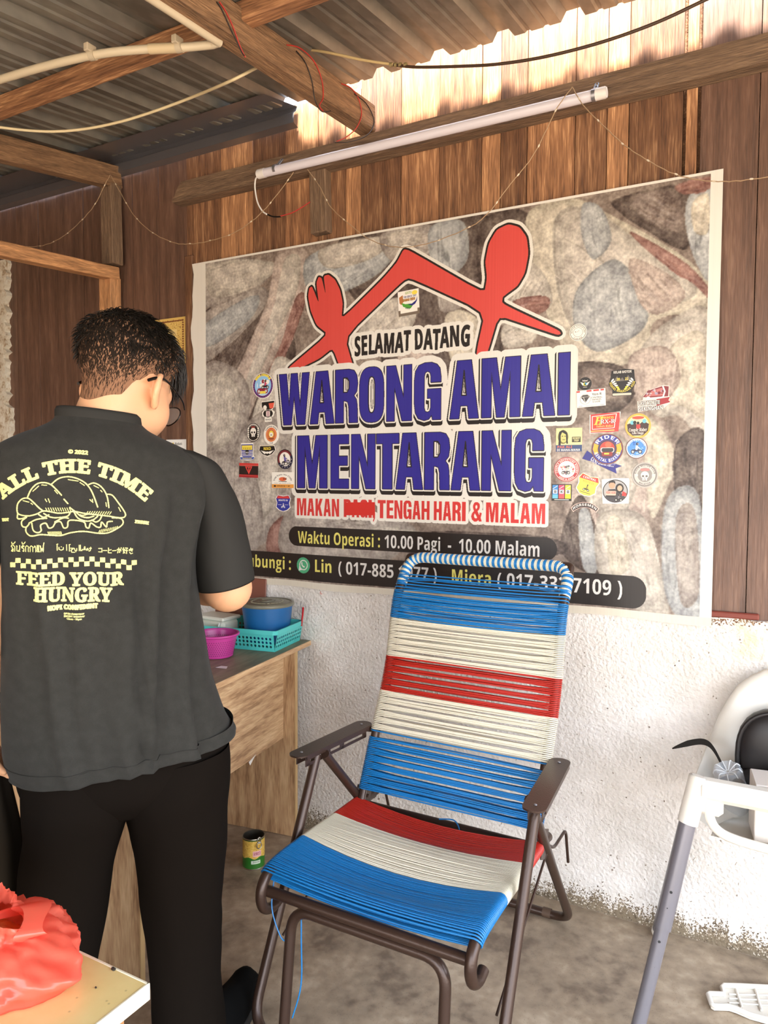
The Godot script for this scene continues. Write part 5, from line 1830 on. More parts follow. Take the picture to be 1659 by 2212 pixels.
	tube(st, rounded([Vector3(xc - ha, 0.566, 0.625), Vector3(xc - ha, 0.0125, 0.895), Vector3(xc + ha, 0.0125, 0.895), Vector3(xc + ha, 0.566, 0.625)], 0.075, 8), R, 14)
	wobj("front_leg_frame", st, brown, t)
	# rear legs
	st = mb()
	tube(st, rounded([Vector3(xc - 0.272, 0.566, 0.615), Vector3(xc - 0.238, 0.0125, 0.112), Vector3(xc + 0.238, 0.0125, 0.112), Vector3(xc + 0.272, 0.566, 0.615)], 0.06, 8), R, 14)
	wobj("rear_leg_frame", st, brown, t)
	# inner prop frame
	st = mb()
	tube(st, rounded([Vector3(xc - 0.192, 0.0, 0.905), Vector3(xc - 0.188, 0.318, 0.872), Vector3(xc + 0.188, 0.318, 0.872), Vector3(xc + 0.192, 0.0, 0.905)], 0.055, 8), R, 14)
	wobj("prop_frame", st, brown, t)
	# floor pads
	for sx in [-1, 1]:
		st = mb()
		tube(st, PackedVector3Array([Vector3(xc + sx * 0.17 - 0.012, 0.0135, 0.112), Vector3(xc + sx * 0.17 + 0.012, 0.0135, 0.112)]), R + 0.0015, 12)
		wobj("foot_pad", st, mat(Color(0.32, 0.24, 0.18), 0.7), t)
	# armrests: folded sheet with a slotted lip under each
	for sx in [-1, 1]:
		var ra := Vector3(xc + sx * 0.279, 0.584, 0.385)
		var fa := Vector3(xc + sx * 0.306, 0.584, 0.705)
		var arm := Node3D.new()
		arm.name = "armrest"
		t.add_child(arm, true)
		arm.position = (ra + fa) / 2 - t.position
		var bs := frame_of(fa - ra)
		arm.basis = bs
		var length := ra.distance_to(fa)
		st = mb()
		var pl := mb()
		plate(pl, rrect2(0.052, length, 0.024, 7), -0.004, 0.0)
		st.append_from(pl.commit(), 0, Transform3D(Basis(Vector3.RIGHT, Vector3.BACK, Vector3.DOWN) * Basis(Vector3.RIGHT, PI), Vector3.ZERO))
		obj("top_plate", st, brown, arm)
		st = mb()
		for lip in [-1, 1]:
			bbox(st, Vector3(lip * 0.0235, -0.009, 0), Vector3(0.0025, 0.010, length - 0.05), 0.0006)
			bbox(st, Vector3(lip * 0.0150, -0.030, 0.0), Vector3(0.0025, 0.008, length - 0.06), 0.0006)
			for z in [-0.5, -0.08, 0.16, 0.5]:
				bbox(st, Vector3(lip * 0.0150, -0.019, z * (length - 0.075)), Vector3(0.0025, 0.030, 0.018), 0.0006)
		obj("slotted_channel", st, brown, arm)
		for z in [-0.13, 0.13]:
			st = mb()
			lathe(st, [Vector2(0.0042, -0.0004), Vector2(0.003, 0.0012), Vector2(0.0001, 0.0016)], 12, Vector3(0, 0.0012, z))
			obj("rivet", st, mats.zinc, arm)
		# stub joining armrest and back frame
		st = mb()
		tube(st, PackedVector3Array([ra + Vector3(-sx * 0.0, -0.018, 0.01), Vector3(xc + sx * hb, 0.572, 0.402)]), 0.008, 10)
		wobj("pivot_stub", st, brown, t)
		# brackets where back meets seat
		st = mb()
		bbox(st, Vector3(xc + sx * 0.262, 0.395, 0.462), Vector3(0.004, 0.07, 0.036), 0.001, Basis(Vector3.RIGHT, -0.4))
		bbox(st, Vector3(xc + sx * 0.232, 0.395, 0.47), Vector3(0.004, 0.06, 0.03), 0.001, Basis(Vector3.RIGHT, -0.4))
		tube(st, PackedVector3Array([Vector3(xc + sx * 0.225, 0.41, 0.468), Vector3(xc + sx * 0.272, 0.41, 0.468)]), 0.005, 8)
		wobj("hinge_bracket", st, brown, t)
		# bent locking rod
		st = mb()
		tube(st, rounded([Vector3(xc + sx * 0.265, 0.39, 0.452), Vector3(xc + sx * 0.268, 0.36, 0.40), Vector3(xc + sx * 0.27, 0.365, 0.30), Vector3(xc + sx * 0.268, 0.26, 0.262)], 0.02), 0.004, 8)
		wobj("lock_rod", st, brown, t)
		st = mb()
		tube(st, PackedVector3Array([Vector3(xc + sx * 0.262, 0.372, 0.43), Vector3(xc + sx * 0.268, 0.19, 0.80)]), 0.003, 8)
		wobj("stay_rod", st, brown, t)
	# loose ends of cord
	st = mb()
	wire(st, [Vector3(xc - 0.24, 0.37, 0.87), Vector3(xc - 0.235, 0.31, 0.885), Vector3(xc - 0.21, 0.26, 0.89), Vector3(xc - 0.2, 0.245, 0.885)], 0.0016)
	wire(st, [Vector3(xc - 0.165, 0.345, 0.87), Vector3(xc - 0.158, 0.26, 0.88), Vector3(xc - 0.155, 0.16, 0.885), Vector3(xc - 0.175, 0.08, 0.89)], 0.0016)
	wire(st, [Vector3(xc - 0.03, 0.378, 0.435), Vector3(xc + 0.01, 0.382, 0.43), Vector3(xc + 0.03, 0.365, 0.44), Vector3(xc + 0.015, 0.352, 0.436), Vector3(xc + 0.03, 0.37, 0.42), Vector3(xc + 0.05, 0.35, 0.44)], 0.0018)
	wobj("loose_cord", st, blue, t)

	# opened tin on the floor behind the chair
	var cp := on_y(548, 1868)
	var can := thing("tin_can", "opened sweetcorn tin with yellow and green label on the floor", "can", cp)
	var im := Canvas.new(512, 256, Color8(226, 188, 92))
	rng.seed = 3
	for k in 700:
		var p := V(rng.randf() * 512, rng.randf() * 160)
		im.disc(p, rng.randf_range(6, 12), rng.randf_range(5, 9), Color8(236, 200, 104).lerp(Color8(214, 168, 70), rng.randf()), rng.randf() * PI)
		if k % 3 == 0: im.disc(p + V(6, 5), 3, 2.4, Color8(150, 104, 36))
	im.im.fill_rect(Rect2i(0, 0, 512, 8), Color8(60, 90, 30))
	var wave := PackedVector2Array([V(0, 256), V(0, 160)])
	for k in 33: wave.append(V(k * 16, 160 + 9 * sin(k * 1.1)))
	wave.append(V(512, 256))
	im.poly([wave], Color8(44, 110, 36))
	for o in [0, 256]:
		im.rrect(o + 62, 96, 66, 52, 6, Color8(224, 170, 170))
		im.text("CORN", o + 68, 134, 26, Color8(150, 60, 80), 54)
		im.rrect(o + 70, 182, 70, 30, 3, Color8(214, 226, 206))
		im.text("KERNEL", o + 76, 204, 16, Color8(110, 130, 104), 58)
	var lm := mat(Color.WHITE, 0.35)
	lm.albedo_texture = tex(im.im)
	st = mb()
	lathe(st, [Vector2(0.0360, 0.004), Vector2(0.0360, 0.098)], 40, Vector3.ZERO, true)
	var lb := obj("label_band", st, lm, can)
	lb.rotation.y = 0.6
	st = mb()
	lathe(st, [Vector2(0.0001, 0.0025), Vector2(0.034, 0.0025), Vector2(0.0368, 0.0), Vector2(0.0375, 0.002), Vector2(0.0362, 0.004)], 40)
	lathe(st, [Vector2(0.0362, 0.098), Vector2(0.0375, 0.1005), Vector2(0.0368, 0.1025), Vector2(0.0345, 0.1015), Vector2(0.0345, 0.004), Vector2(0.0001, 0.004)], 40)
	obj("metal_body", st, mat(Color(0.62, 0.59, 0.53), 0.3, 0.9), can)
	st = mb()
	var to_cam := (CAM - cp) * Vector3(1, 0, 1)
	var f := to_cam.normalized().rotated(Vector3.UP, 0.45)
	var up_c := f * 0.0385 + Vector3(0, 0.099, 0)
	var side2 := f.cross(Vector3.UP)
	for q in [[0.0, 0.006, 0.010], [-0.017, 0.0085, 0.011]]:
		var ring := PackedVector3Array()
		for k in 16: ring.append(up_c + Vector3(0, q[0], 0) + side2 * cos(TAU * k / 16) * q[1] + Vector3.UP * sin(TAU * k / 16) * q[2] + f * 0.003)
		tube(st, ring, 0.0016, 6, false, true)
	obj("ring_pull", st, mats.steel, can)

# ---------------------------------------------------------------- counter desk and what stands on it
func build_desk():
	var O := Vector3(-1.498, 0, 0.018)
	var bs := Basis(Vector3(0.9895, 0, -0.1447), Vector3.UP, Vector3(0.1447, 0, 0.9895))   # local -x leftwards, z along the desk
	var t := thing("desk", "light oak laminate desk with a dull brown top, end against the wall", "desk", O)
	t.basis = bs
	var oak := oak_mat(Vector3(5.0, 5.0, 0.6), 0)       # grain along the desk
	var oak_up := oak_mat(Vector3(4.2, 0.55, 4.2), 1)    # grain upright
	var st := mb()
	bbox(st, Vector3(-0.30, 0.687, 0.465), Vector3(0.598, 0.017, 0.936), 0.001)
	var topm := tri_mat(tex(tone_im(256, [Color(0.40, 0.36, 0.28), Color(0.49, 0.44, 0.34), Color(0.55, 0.50, 0.40)], 0.02, 0.06, 0.4, 13)), Vector3(3.0, 3.0, 0.6), 0.5)
	obj("desk_top", st, topm, t)
	st = mb()
	bbox(st, Vector3(-0.0005, 0.6865, 0.465), Vector3(0.0025, 0.0165, 0.938), 0.0006)
	obj("edge_band", st, oak, t)
	st = mb()
	bbox(st, Vector3(-0.30, 0.339, 0.055), Vector3(0.54, 0.676, 0.016), 0.001)
	obj("end_panel", st, oak_up, t)
	st = mb()
	bbox(st, Vector3(-0.30, 0.339, 0.885), Vector3(0.54, 0.676, 0.016), 0.001)
	obj("end_panel", st, oak_up, t)
	for z in [0.055, 0.885]:
		st = mb()
		bbox(st, Vector3(-0.0285, 0.339, z), Vector3(0.003, 0.676, 0.0165), 0.0005)
		obj("panel_edging", st, mat(Color(0.74, 0.61, 0.42), 0.5), t)
	st = mb()
	bbox(st, Vector3(-0.082, 0.515, 0.47), Vector3(0.016, 0.322, 0.812), 0.001)
	obj("modesty_panel", st, oak, t)
	st = mb()
	for k in [[0.0, 0.0], [0.012, -0.014], [0.02, 0.003]]: pass
	tri(st, Vector3(-0.0735, 0.352, 0.30), Vector3(-0.0735, 0.362, 0.255), Vector3(-0.0735, 0.338, 0.292))
	tri(st, Vector3(-0.0739, 0.352, 0.30), Vector3(-0.0739, 0.338, 0.292), Vector3(-0.0739, 0.362, 0.255))
	obj("torn_label", st, mat(Color(0.88, 0.86, 0.82), 0.7), t)
	var top := 0.6955
	# scrap of paper
	st = mb()
	var pc := on_y(482, 1442, top + 0.0005)
	plate(st, PackedVector2Array([Vector2(-0.02, -0.012), Vector2(0.018, -0.006), Vector2(0.004, 0.016), Vector2(-0.018, 0.012)]), 0.0, 0.0004)
	tag(obj("paper_scrap", st, mat(Color(0.86, 0.80, 0.80), 0.8), null, Transform3D(Basis(Vector3.RIGHT, -PI / 2), pc)), "small white scrap of paper on the brown desk top", "paper")
	# turquoise perforated tray basket
	var bc := Vector3(-1.498, top + 0.0005, 0.226)
	var b2 := Basis(Vector3(0.985, 0, -0.172), Vector3.UP, Vector3(0.172, 0, 0.985))
	t = thing("tray_basket", "turquoise plastic tray basket with round holes on the desk", "basket", bc)
	t.basis = b2
	var tq := mat(Color(0.30, 0.74, 0.72), 0.35)
	var LW := 0.36
	var LD := 0.192
	var BHt := 0.068
	st = mb()
	bbox(st, Vector3(-LW / 2, 0.002, -LD / 2), Vector3(LW - 0.02, 0.004, LD - 0.02), 0.001)
	obj("bottom", st, tq, t)
	# walls with rows of holes: front, right, back, left; each leans outwards
	var walls := [[Vector3(0, 0, 0), Vector3(-1, 0, 0), LW, Vector3(0, 0, 1)], [Vector3(0, 0, -LD), Vector3(0, 0, 1), LD, Vector3(1, 0, 0)], [Vector3(-LW, 0, -LD), Vector3(1, 0, 0), LW, Vector3(0, 0, -1)], [Vector3(-LW, 0, 0), Vector3(0, 0, -1), LD, Vector3(-1, 0, 0)]]
	for w in walls:
		st = mb()
		perforated(st, w[0], w[1], w[2], BHt, w[3], 0.012, 0.0145, 0.0047)
		obj("side_wall", st, tq, t)
	st = mb()
	var rim := PackedVector3Array()
	for q in [[0.012, 0.012], [-LW - 0.012, 0.012], [-LW - 0.012, -LD - 0.012], [0.012, -LD - 0.012]]: rim.append(Vector3(q[0], BHt, q[1]))
	var rr := PackedVector3Array()
	for i in 4:
		var a := rim[(i + 3) % 4]
		var b := rim[i]
		var c := rim[(i + 1) % 4]
		rr.append(b + (a - b).normalized() * 0.014)
		rr.append(b + (a - b).normalized() * 0.004 + (c - b).normalized() * 0.004)
		rr.append(b + (c - b).normalized() * 0.014)
	for i in rr.size(): # flat band along the rim
		var a := rr[i]
		var b := rr[(i + 1) % rr.size()]
		var mid := Vector3(-LW / 2, 0, -LD / 2)
		var ia := a + (Vector3(mid.x, a.y, mid.z) - a).normalized() * 0.006
		var ib := b + (Vector3(mid.x, b.y, mid.z) - b).normalized() * 0.006
		quad(st, ia + Vector3(0, 0.004, 0), ib + Vector3(0, 0.004, 0), b + Vector3(0, 0.004, 0), a + Vector3(0, 0.004, 0))
		quad(st, a + Vector3(0, 0.004, 0), b + Vector3(0, 0.004, 0), b + Vector3(0, -0.010, 0), a + Vector3(0, -0.010, 0))
		quad(st, ib + Vector3(0, 0.004, 0), ia + Vector3(0, 0.004, 0), ia + Vector3(0, -0.006, 0), ib + Vector3(0, -0.006, 0))
	obj("rim", st, tq, t)
	# blue pot with embossed clear lid
	var pcen := on_z(593, 1297, 0.118)
	var py0 := top + 0.006
	t = thing("lidded_pot", "blue round pot with a cloudy embossed lid in the turquoise basket", "pot", Vector3(pcen.x - 0.024, py0, 0.128))
	var ph := pcen.y - py0 - 0.010
	var bm := mat(Color(0.06, 0.34, 0.56), 0.4)
	st = mb()
	lathe(st, [Vector2(0.0001, 0), Vector2(0.066, 0), Vector2(0.074, 0.006), Vector2(0.0885, ph - 0.002), Vector2(0.0895, ph), Vector2(0.0865, ph), Vector2(0.076, 0.008), Vector2(0.0001, 0.004)], 56)
	obj("body", st, bm, t)
	st = mb()
	var rf := [Vector2(0.0925, ph - 0.006), Vector2(0.0945, ph - 0.002), Vector2(0.0945, ph + 0.003), Vector2(0.0915, ph + 0.0065), Vector2(0.086, ph + 0.0065), Vector2(0.084, ph + 0.003), Vector2(0.078, ph + 0.005), Vector2(0.03, ph + 0.0085), Vector2(0.027, ph + 0.0115), Vector2(0.018, ph + 0.0115), Vector2(0.015, ph + 0.0085), Vector2(0.0001, ph + 0.0088)]
	lathe(st, rf, 56)
	var lm := mat(Color(0.47, 0.455, 0.385), 0.28)
	lm.transparency = BaseMaterial3D.TRANSPARENCY_ALPHA
	lm.albedo_color.a = 0.88
	var lid := obj("lid", st, lm, t)
	st = mb()
	for k in 22:
		var a := TAU * k / 22
		var c: Vector3 = Vector3(cos(a), 0, sin(a)) * 0.055 + Vector3(0, ph + 0.0072, 0)
		bbox(st, c, Vector3(0.006, 0.0014, 0.013 if k % 3 else 0.008), 0.0004, Basis(Vector3.UP, -a + (0.3 if k % 2 else 0.0)))
	tag(obj("embossing", st, mat(Color(0.62, 0.60, 0.50), 0.35), lid), "", "", "", "stuff")
	# red spoon handle standing by the pot
	st = mb()
	tube(st, smooth([on_z(651, 1352, 0.045), on_z(653, 1334, 0.045), on_z(655, 1312, 0.05)], 4), 0.0032, 8)
	tag(obj("spoon_handle", st, mat(Color(0.70, 0.08, 0.12), 0.4)), "red plastic handle standing between pot and basket side", "handle")
	# magenta colander
	var cc := on_y(467, 1366, top + 0.078)
	t = thing("colander", "magenta plastic colander bowl with fine holes at the desk edge", "colander", Vector3(cc.x, top + 0.0008, cc.z))
	var mg := mat(Color(0.70, 0.22, 0.52), 0.35)
	mg.backlight_enabled = true
	mg.backlight = Color(0.25, 0.06, 0.16)
	st = mb()
	lathe(st, [Vector2(0.048, 0), Vector2(0.0535, 0.003), Vector2(0.0665, 0.066), Vector2(0.0675, 0.072)], 48)
	lathe(st, [Vector2(0.0655, 0.070), Vector2(0.0520, 0.006), Vector2(0.0001, 0.006)], 48)
	lathe(st, [Vector2(0.0001, 0.001), Vector2(0.048, 0.0)], 48)
	obj("bowl", st, mg, t)
	st = mb()
	var ring := PackedVector3Array()
	for k in 48: ring.append(Vector3(cos(TAU * k / 48) * 0.0715, 0.0735, sin(TAU * k / 48) * 0.0715))
	tube(st, ring, 0.0042, 8, false, true)
	lathe(st, [Vector2(0.066, 0.068), Vector2(0.0755, 0.0735), Vector2(0.066, 0.076)], 48)
	obj("rim", st, mg, t)
	st = mb()
	for j in 8:
		for k in 56:
			var y := 0.012 + j * 0.0062
			var r := lerpf(0.0535, 0.0665, (y - 0.003) / 0.063)
			var a := TAU * (k + 0.5 * (j % 2)) / 56
			for s in [1, -1]:
				var n := Vector3(cos(a), 0.0, sin(a))
				var c: Vector3 = n * (r + 0.0004 if s > 0 else r - 0.0022) + Vector3(0, y, 0)
				var sd := Vector3(-sin(a), 0, cos(a)) * 0.0013
				quad(st, c - sd * s + Vector3(0, 0.0013, 0), c + sd * s + Vector3(0, 0.0013, 0), c + sd * s - Vector3(0, 0.0013, 0), c - sd * s - Vector3(0, 0.0013, 0))
	tag(obj("holes", st, mat(Color(0.34, 0.08, 0.26), 0.6), t), "", "", "", "stuff")
	# white lunch box with a wire handle, and dark snack packets in front of it
	var wc := Vector3(-1.80, top + 0.006, 0.165)
	t = thing("white_tub", "white plastic tub with a bail handle behind the magenta colander", "tub", wc)
	st = mb()
	bbox(st, Vector3(0, 0.036, 0), Vector3(0.13, 0.07, 0.09), 0.012)
	bbox(st, Vector3(0, 0.075, 0), Vector3(0.138, 0.014, 0.098), 0.005)
	obj("body", st, mat(Color(0.86, 0.85, 0.79), 0.35), t)
	st = mb()
	tube(st, rounded([Vector3(-0.055, 0.062, 0.052), Vector3(-0.052, 0.03, 0.06), Vector3(0.048, 0.03, 0.06), Vector3(0.055, 0.066, 0.052)], 0.012), 0.004, 8)
	obj("handle", st, mats.white_plastic, t)
	st = mb()
	rng.seed = 2
	for k in 6: bbox(st, Vector3(-0.03 + k * 0.011, 0.012 + 0.004 * (k % 2), 0), Vector3(0.010, 0.018, 0.016), 0.003, Basis(Vector3(1, 1, 0.3).normalized(), rng.randf_range(-0.6, 0.6)))
	tag(obj("dried_dates", st, mat(Color(0.23, 0.13, 0.08), 0.5), null, Transform3D(Basis.IDENTITY, Vector3(-1.775, top + 0.006, 0.235))), "small cluster of dark brown dried fruit below the white tub", "fruit", "", "stuff")
	# brown board leaning on the wall behind the pot
	st = mb()
	bbox(st, Vector3.ZERO, Vector3(0.24, 0.205, 0.006), 0.002)
	var lc := on_z(530, 1268, 0.034)
	tag(obj("brown_board", st, mat(Color(0.50, 0.30, 0.24), 0.5), null, Transform3D(Basis(Vector3.RIGHT, -0.05), Vector3(lc.x - 0.03, 0.80, 0.028))), "reddish brown board leaning on the white wall behind the pot", "board")

func oak_mat(scale: Vector3, k: int) -> StandardMaterial3D:
	if not mats.has("oak_tex"):
		mats.oak_tex = tex(tone_im(512, [Color(0.56, 0.42, 0.29), Color(0.70, 0.55, 0.40), Color(0.78, 0.64, 0.48), Color(0.84, 0.71, 0.55)], 0.011, 0.06, 0.35, 33))
	var m := tri_mat(mats.oak_tex, scale, 0.45, Vector3(0.2 * k, 0.37 * k, 0.1))
	return m
# a wall with staggered round holes: from p along d (length l), height h, facing n, leaning out by lean
func perforated(st: SurfaceTool, p: Vector3, d: Vector3, l: float, h: float, n: Vector3, lean: float, pitch: float, hole: float):
	var cols := int(l / pitch)
	var rows := 3
	var y0 := 0.010
	var y1 := h - 0.018
	var P := func(u, v, off):
		var y: float = v
		return p + d * u + Vector3.UP * y + n * (lean * y / h + off)
	for off in [0.0, -0.0018]:
		# solid bands
		for b in [[0.0, y0], [y1, h]]:
			quad(st, P.call(0.0, b[1], off), P.call(l, b[1], off), P.call(l, b[0], off), P.call(0.0, b[0], off))
		var m := (l - cols * pitch) / 2
		for e in [[0.0, m], [l - m, l]]:
			quad(st, P.call(e[0], y1, off), P.call(e[1], y1, off), P.call(e[1], y0, off), P.call(e[0], y0, off))
		for i in cols:
			for j in rows:
				var u0 := m + i * pitch
				var v0 := y0 + (y1 - y0) * j / rows
				var w := pitch
				var hh := (y1 - y0) / rows
				var cu := u0 + w / 2
				var cvv := v0 + hh / 2
				var N := 12
				for k in N:
					var pts := []
					for q in [k, k + 1]:
						var a: float = TAU * q / N
						var dir := Vector2(cos(a), sin(a))
						var sc := minf(w / 2 / maxf(absf(dir.x), 1e-5), hh / 2 / maxf(absf(dir.y), 1e-5))
						pts.append([P.call(cu + dir.x * hole, cvv + dir.y * hole, off), P.call(cu + dir.x * sc, cvv + dir.y * sc, off)])
					quad(st, pts[0][1], pts[1][1], pts[1][0], pts[0][0])
					# corner filler
					if k % 3 == 1:
						var a0 := TAU * k / N
						var cx := signf(cos(TAU * (k + 0.5) / N)) * w / 2
						var cy := signf(sin(TAU * (k + 0.5) / N)) * hh / 2
						tri(st, pts[0][1], P.call(cu + cx, cvv + cy, off), pts[1][1])

# ---------------------------------------------------------------- person seen from behind
const PERSON_AWAY := 1.55
var person_dir := (ray(250, 1100) * Vector3(1, 0, 1)).normalized()   # the way the back is seen
var person_right := person_dir.cross(Vector3.UP).normalized()
func person_at(px: float, py: float, dz := 0.0) -> Vector3:
	var d := ray(px, py)
	return CAM + d * ((PERSON_AWAY + dz) / d.dot(person_dir))
# rings between a left and a right outline point; b is half the depth, dz how far ahead the centre lies
func rings_of(rows: Array, per: int, n: int, power := 2.3) -> Array:
	var L := []
	var R := []
	var B := []
	for r in rows:
		L.append(person_at(r[0], r[1], r[5] if r.size() > 5 else 0.0))
		R.append(person_at(r[2], r[3], r[5] if r.size() > 5 else 0.0))
		B.append(Vector3(r[4], 0, 0))
	var l := smooth(L, per)
	var rr := smooth(R, per)
	var b := smooth(B, per)
	var out_rings := []
	for i in l.size():
		var c := (l[i] + rr[i]) / 2
		var ax := (rr[i] - l[i]) / 2
		var row := PackedVector3Array()
		for k in n:
			var t := TAU * k / n
			var cc := cos(t)
			var ss := sin(t)
			row.append(c + ax * signf(cc) * pow(absf(cc), 2.0 / power) - person_dir * b[i].x * signf(ss) * pow(absf(ss), 2.0 / power))
		out_rings.append(row)
	return out_rings

const SHIRT := [[122, 893, 306, 914, 0.064], [112, 908, 318, 930, 0.074], [85, 922, 350, 948, 0.088], [28, 943, 412, 978, 0.104], [-26, 975, 448, 1012, 0.116], [-36, 1035, 455, 1078, 0.126], [-15, 1110, 440, 1140, 0.132], [0, 1200, 425, 1215, 0.136], [5, 1300, 432, 1300, 0.139], [8, 1400, 446, 1380, 0.141], [6, 1490, 458, 1445, 0.144], [4, 1570, 478, 1500, 0.147], [6, 1630, 496, 1540, 0.148], [20, 1672, 512, 1560, 0.147]]
func shirt_depth(px: float, py: float) -> float:    # distance of the back's surface from the body's middle plane at a pixel
	var dz := -0.13
	for it in 3:
		var P := person_at(px, py, dz)
		for i in SHIRT.size() - 1:
			var a: Array = SHIRT[i]
			var b: Array = SHIRT[i + 1]
			var ya := (person_at(a[0], a[1]).y + person_at(a[2], a[3]).y) / 2
			var yb := (person_at(b[0], b[1]).y + person_at(b[2], b[3]).y) / 2
			if P.y <= ya and P.y > yb or i == SHIRT.size() - 2:
				var t := clampf((ya - P.y) / (ya - yb), 0, 1)
				var l := person_at(a[0], a[1]).lerp(person_at(b[0], b[1]), t).dot(person_right)
				var r := person_at(a[2], a[3]).lerp(person_at(b[2], b[3]), t).dot(person_right)
				var u := clampf(absf(P.dot(person_right) - (l + r) / 2) / ((r - l) / 2), 0, 0.985)
				dz = -lerpf(a[4], b[4], t) * pow(1 - pow(u, 2.3), 1 / 2.3)
				break
	return dz
const PRW := 1100
const PRH := 1610
const PRW_M := 0.56
const PRH_M := 0.82
func shirt_uv(P: Vector3) -> Vector2:
	var o := person_at(225, 1290, -0.135)
	return Vector2((P - o).dot(person_right) / PRW_M + 0.5, 0.5 - (P.y - o.y) / PRH_M)
func sp2(px: float, py: float) -> Vector2:
	return shirt_uv(person_at(px, py, shirt_depth(px, py))) * Vector2(PRW, PRH)
func shirt_print() -> Image:
	var base := Color(0.195, 0.19, 0.18)
	var cv := Canvas.new(PRW, PRH, base)
	var y := Color8(236, 228, 142)
	var k := (sp2(260, 1150).x - sp2(160, 1150).x) / 100.0
	var put_text := func(s, x0, y0, x1, y1, cap, nm, fat):
		var a := sp2(x0, y0)
		var b := sp2(x1, y1)
		cv.text(s, a.x, a.y, cap * k, y, a.distance_to(b), nm, true, fat, y, (b - a).angle())
	put_text.call("© 2022", 147, 979, 190, 982, 8.5, "Droid Sans", 1.2)
	# arched words
	var g := cv.glyphs("ALL THE TIME", "Droid Serif", true, 0.05)
	for one in g[0]:
		var cs := []
		for c in one[1]:
			var o := PackedVector2Array()
			for p in c:
				var a: float = (p.x / g[1] - 0.5) * 1.50 - 0.0
				var r: float = 226 - p.y * 27
				o.append(sp2(160 + sin(a) * r, 1246 - cos(a) * r + sin(a) * 4))
			cs.append(o)
		for c in cs: cv.line(c, 6, y, true)
		cv.poly(cs, y)
	# filled roll
	for s in [[175, 760, 185, 700, 230, 652, 290, 645, 340, 680, 400, 740, 445, 775], [285, 635, 320, 560, 380, 500, 450, 485, 520, 505, 580, 560, 630, 615], [655, 655, 695, 700], [715, 740, 760, 775], [530, 500, 600, 445, 690, 425, 780, 440, 860, 480, 910, 530, 950, 600, 1000, 735], [910, 505, 960, 490, 1020, 515, 1070, 570, 1100, 640, 1115, 740], [1095, 605, 1150, 615, 1210, 690, 1260, 760, 1285, 810, 1270, 840, 1220, 845, 1130, 830],
		[175, 760, 185, 800, 230, 820, 300, 825, 380, 805, 445, 775, 520, 785, 600, 800, 700, 790, 760, 780, 860, 800, 980, 815, 1130, 830], [185, 800, 180, 850, 220, 855, 275, 835], [275, 840, 225, 880, 230, 930, 270, 940, 300, 910], [270, 940, 270, 990, 320, 1030, 420, 1015, 520, 1025, 620, 1030, 720, 1000, 850, 985, 1000, 1005, 1100, 1000, 1190, 960, 1250, 920, 1260, 880, 1230, 850, 1150, 845],
		[330, 900, 345, 970, 390, 995, 425, 975, 420, 920, 470, 900, 500, 950, 540, 940, 570, 895, 620, 890, 650, 950, 690, 940, 700, 880, 760, 870, 860, 890, 880, 940, 910, 950, 930, 900, 990, 940, 1030, 940, 1040, 890, 1090, 940, 1100, 890, 1150, 880], [450, 800, 520, 840, 600, 845, 690, 830, 720, 790], [760, 790, 800, 850, 880, 880, 950, 870, 1000, 830], [780, 790, 830, 830, 900, 845, 960, 830], [940, 870, 980, 890, 1020, 870, 1040, 830], [400, 810, 450, 840, 500, 815], [300, 900, 380, 860, 480, 850], [560, 890, 640, 850, 700, 850]]:
		var pts := []
		for i in range(0, s.size(), 2): pts.append(Vector3(s[i] / 4.74, 940 + s[i + 1] / 4.74, 0))
		var line := []
		for p in smooth(pts, 4): line.append(sp2(p.x, p.y))
		cv.line(line, 4.6, y)
	for s in [[240, 670, 300, 685], [320, 695, 338, 708], [340, 575, 400, 520], [430, 510, 480, 512], [700, 455, 800, 470], [820, 485, 865, 515], [560, 565, 590, 600], [960, 515, 1010, 540], [1030, 565, 1045, 580], [1085, 690, 1090, 730], [1215, 740, 1235, 780], [465, 655, 480, 680], [495, 650, 510, 690], [920, 660, 940, 680], [945, 655, 950, 690]]:
		cv.line([sp2(s[0] / 4.74, 940 + s[1] / 4.74), sp2(s[2] / 4.74, 940 + s[3] / 4.74)], 3.0, y)
	for j in 11:
		cv.line([sp2((470 + j * 24) / 4.74, 940 + 745 / 4.74), sp2((485 + j * 24) / 4.74, 940 + 778 / 4.74)], 2.6, y)
		cv.line([sp2((880 + j * 24) / 4.74, 940 + 812 / 4.74), sp2((900 + j * 24) / 4.74, 940 + 782 / 4.74)], 2.6, y)
		cv.line([sp2((490 + j * 13) / 4.74, 940 + 990 / 4.74), sp2((500 + j * 13) / 4.74, 940 + 1018 / 4.74)], 2.4, y)
		cv.line([sp2((1010 + j * 18) / 4.74, 940 + (1000 - j * 4) / 4.74), sp2((1024 + j * 18) / 4.74, 940 + (972 - j * 4) / 4.74)], 2.4, y)
	for j in 7: cv.disc(sp2((820 + j * 17) / 4.74, 940 + (815 + 6 * sin(j * 0.9)) / 4.74), 3, 2, y)
	put_text.call("HOT", 4, 1126, 19, 1125, 6, "Droid Serif", 1.2)
	put_text.call("FRESH", 291, 1129, 321, 1133, 6.5, "Droid Serif", 1.2)
	# three scripts, stroke by stroke: x, y in a unit box
	var glyph := func(x0, x1, yt, yb, strokes):
		for s in strokes:
			var line := []
			for i in range(0, s.size(), 2): line.append(sp2(lerpf(x0, x1, s[i]), lerpf(yt, yb, s[i + 1])))
			cv.line(line, 3.0, y)
	var kor := [[0.1, 1, 0.1, 0.45, 0, 0.3, 0.4, 0.02, 0.85, 0.2, 0.85, 1]]
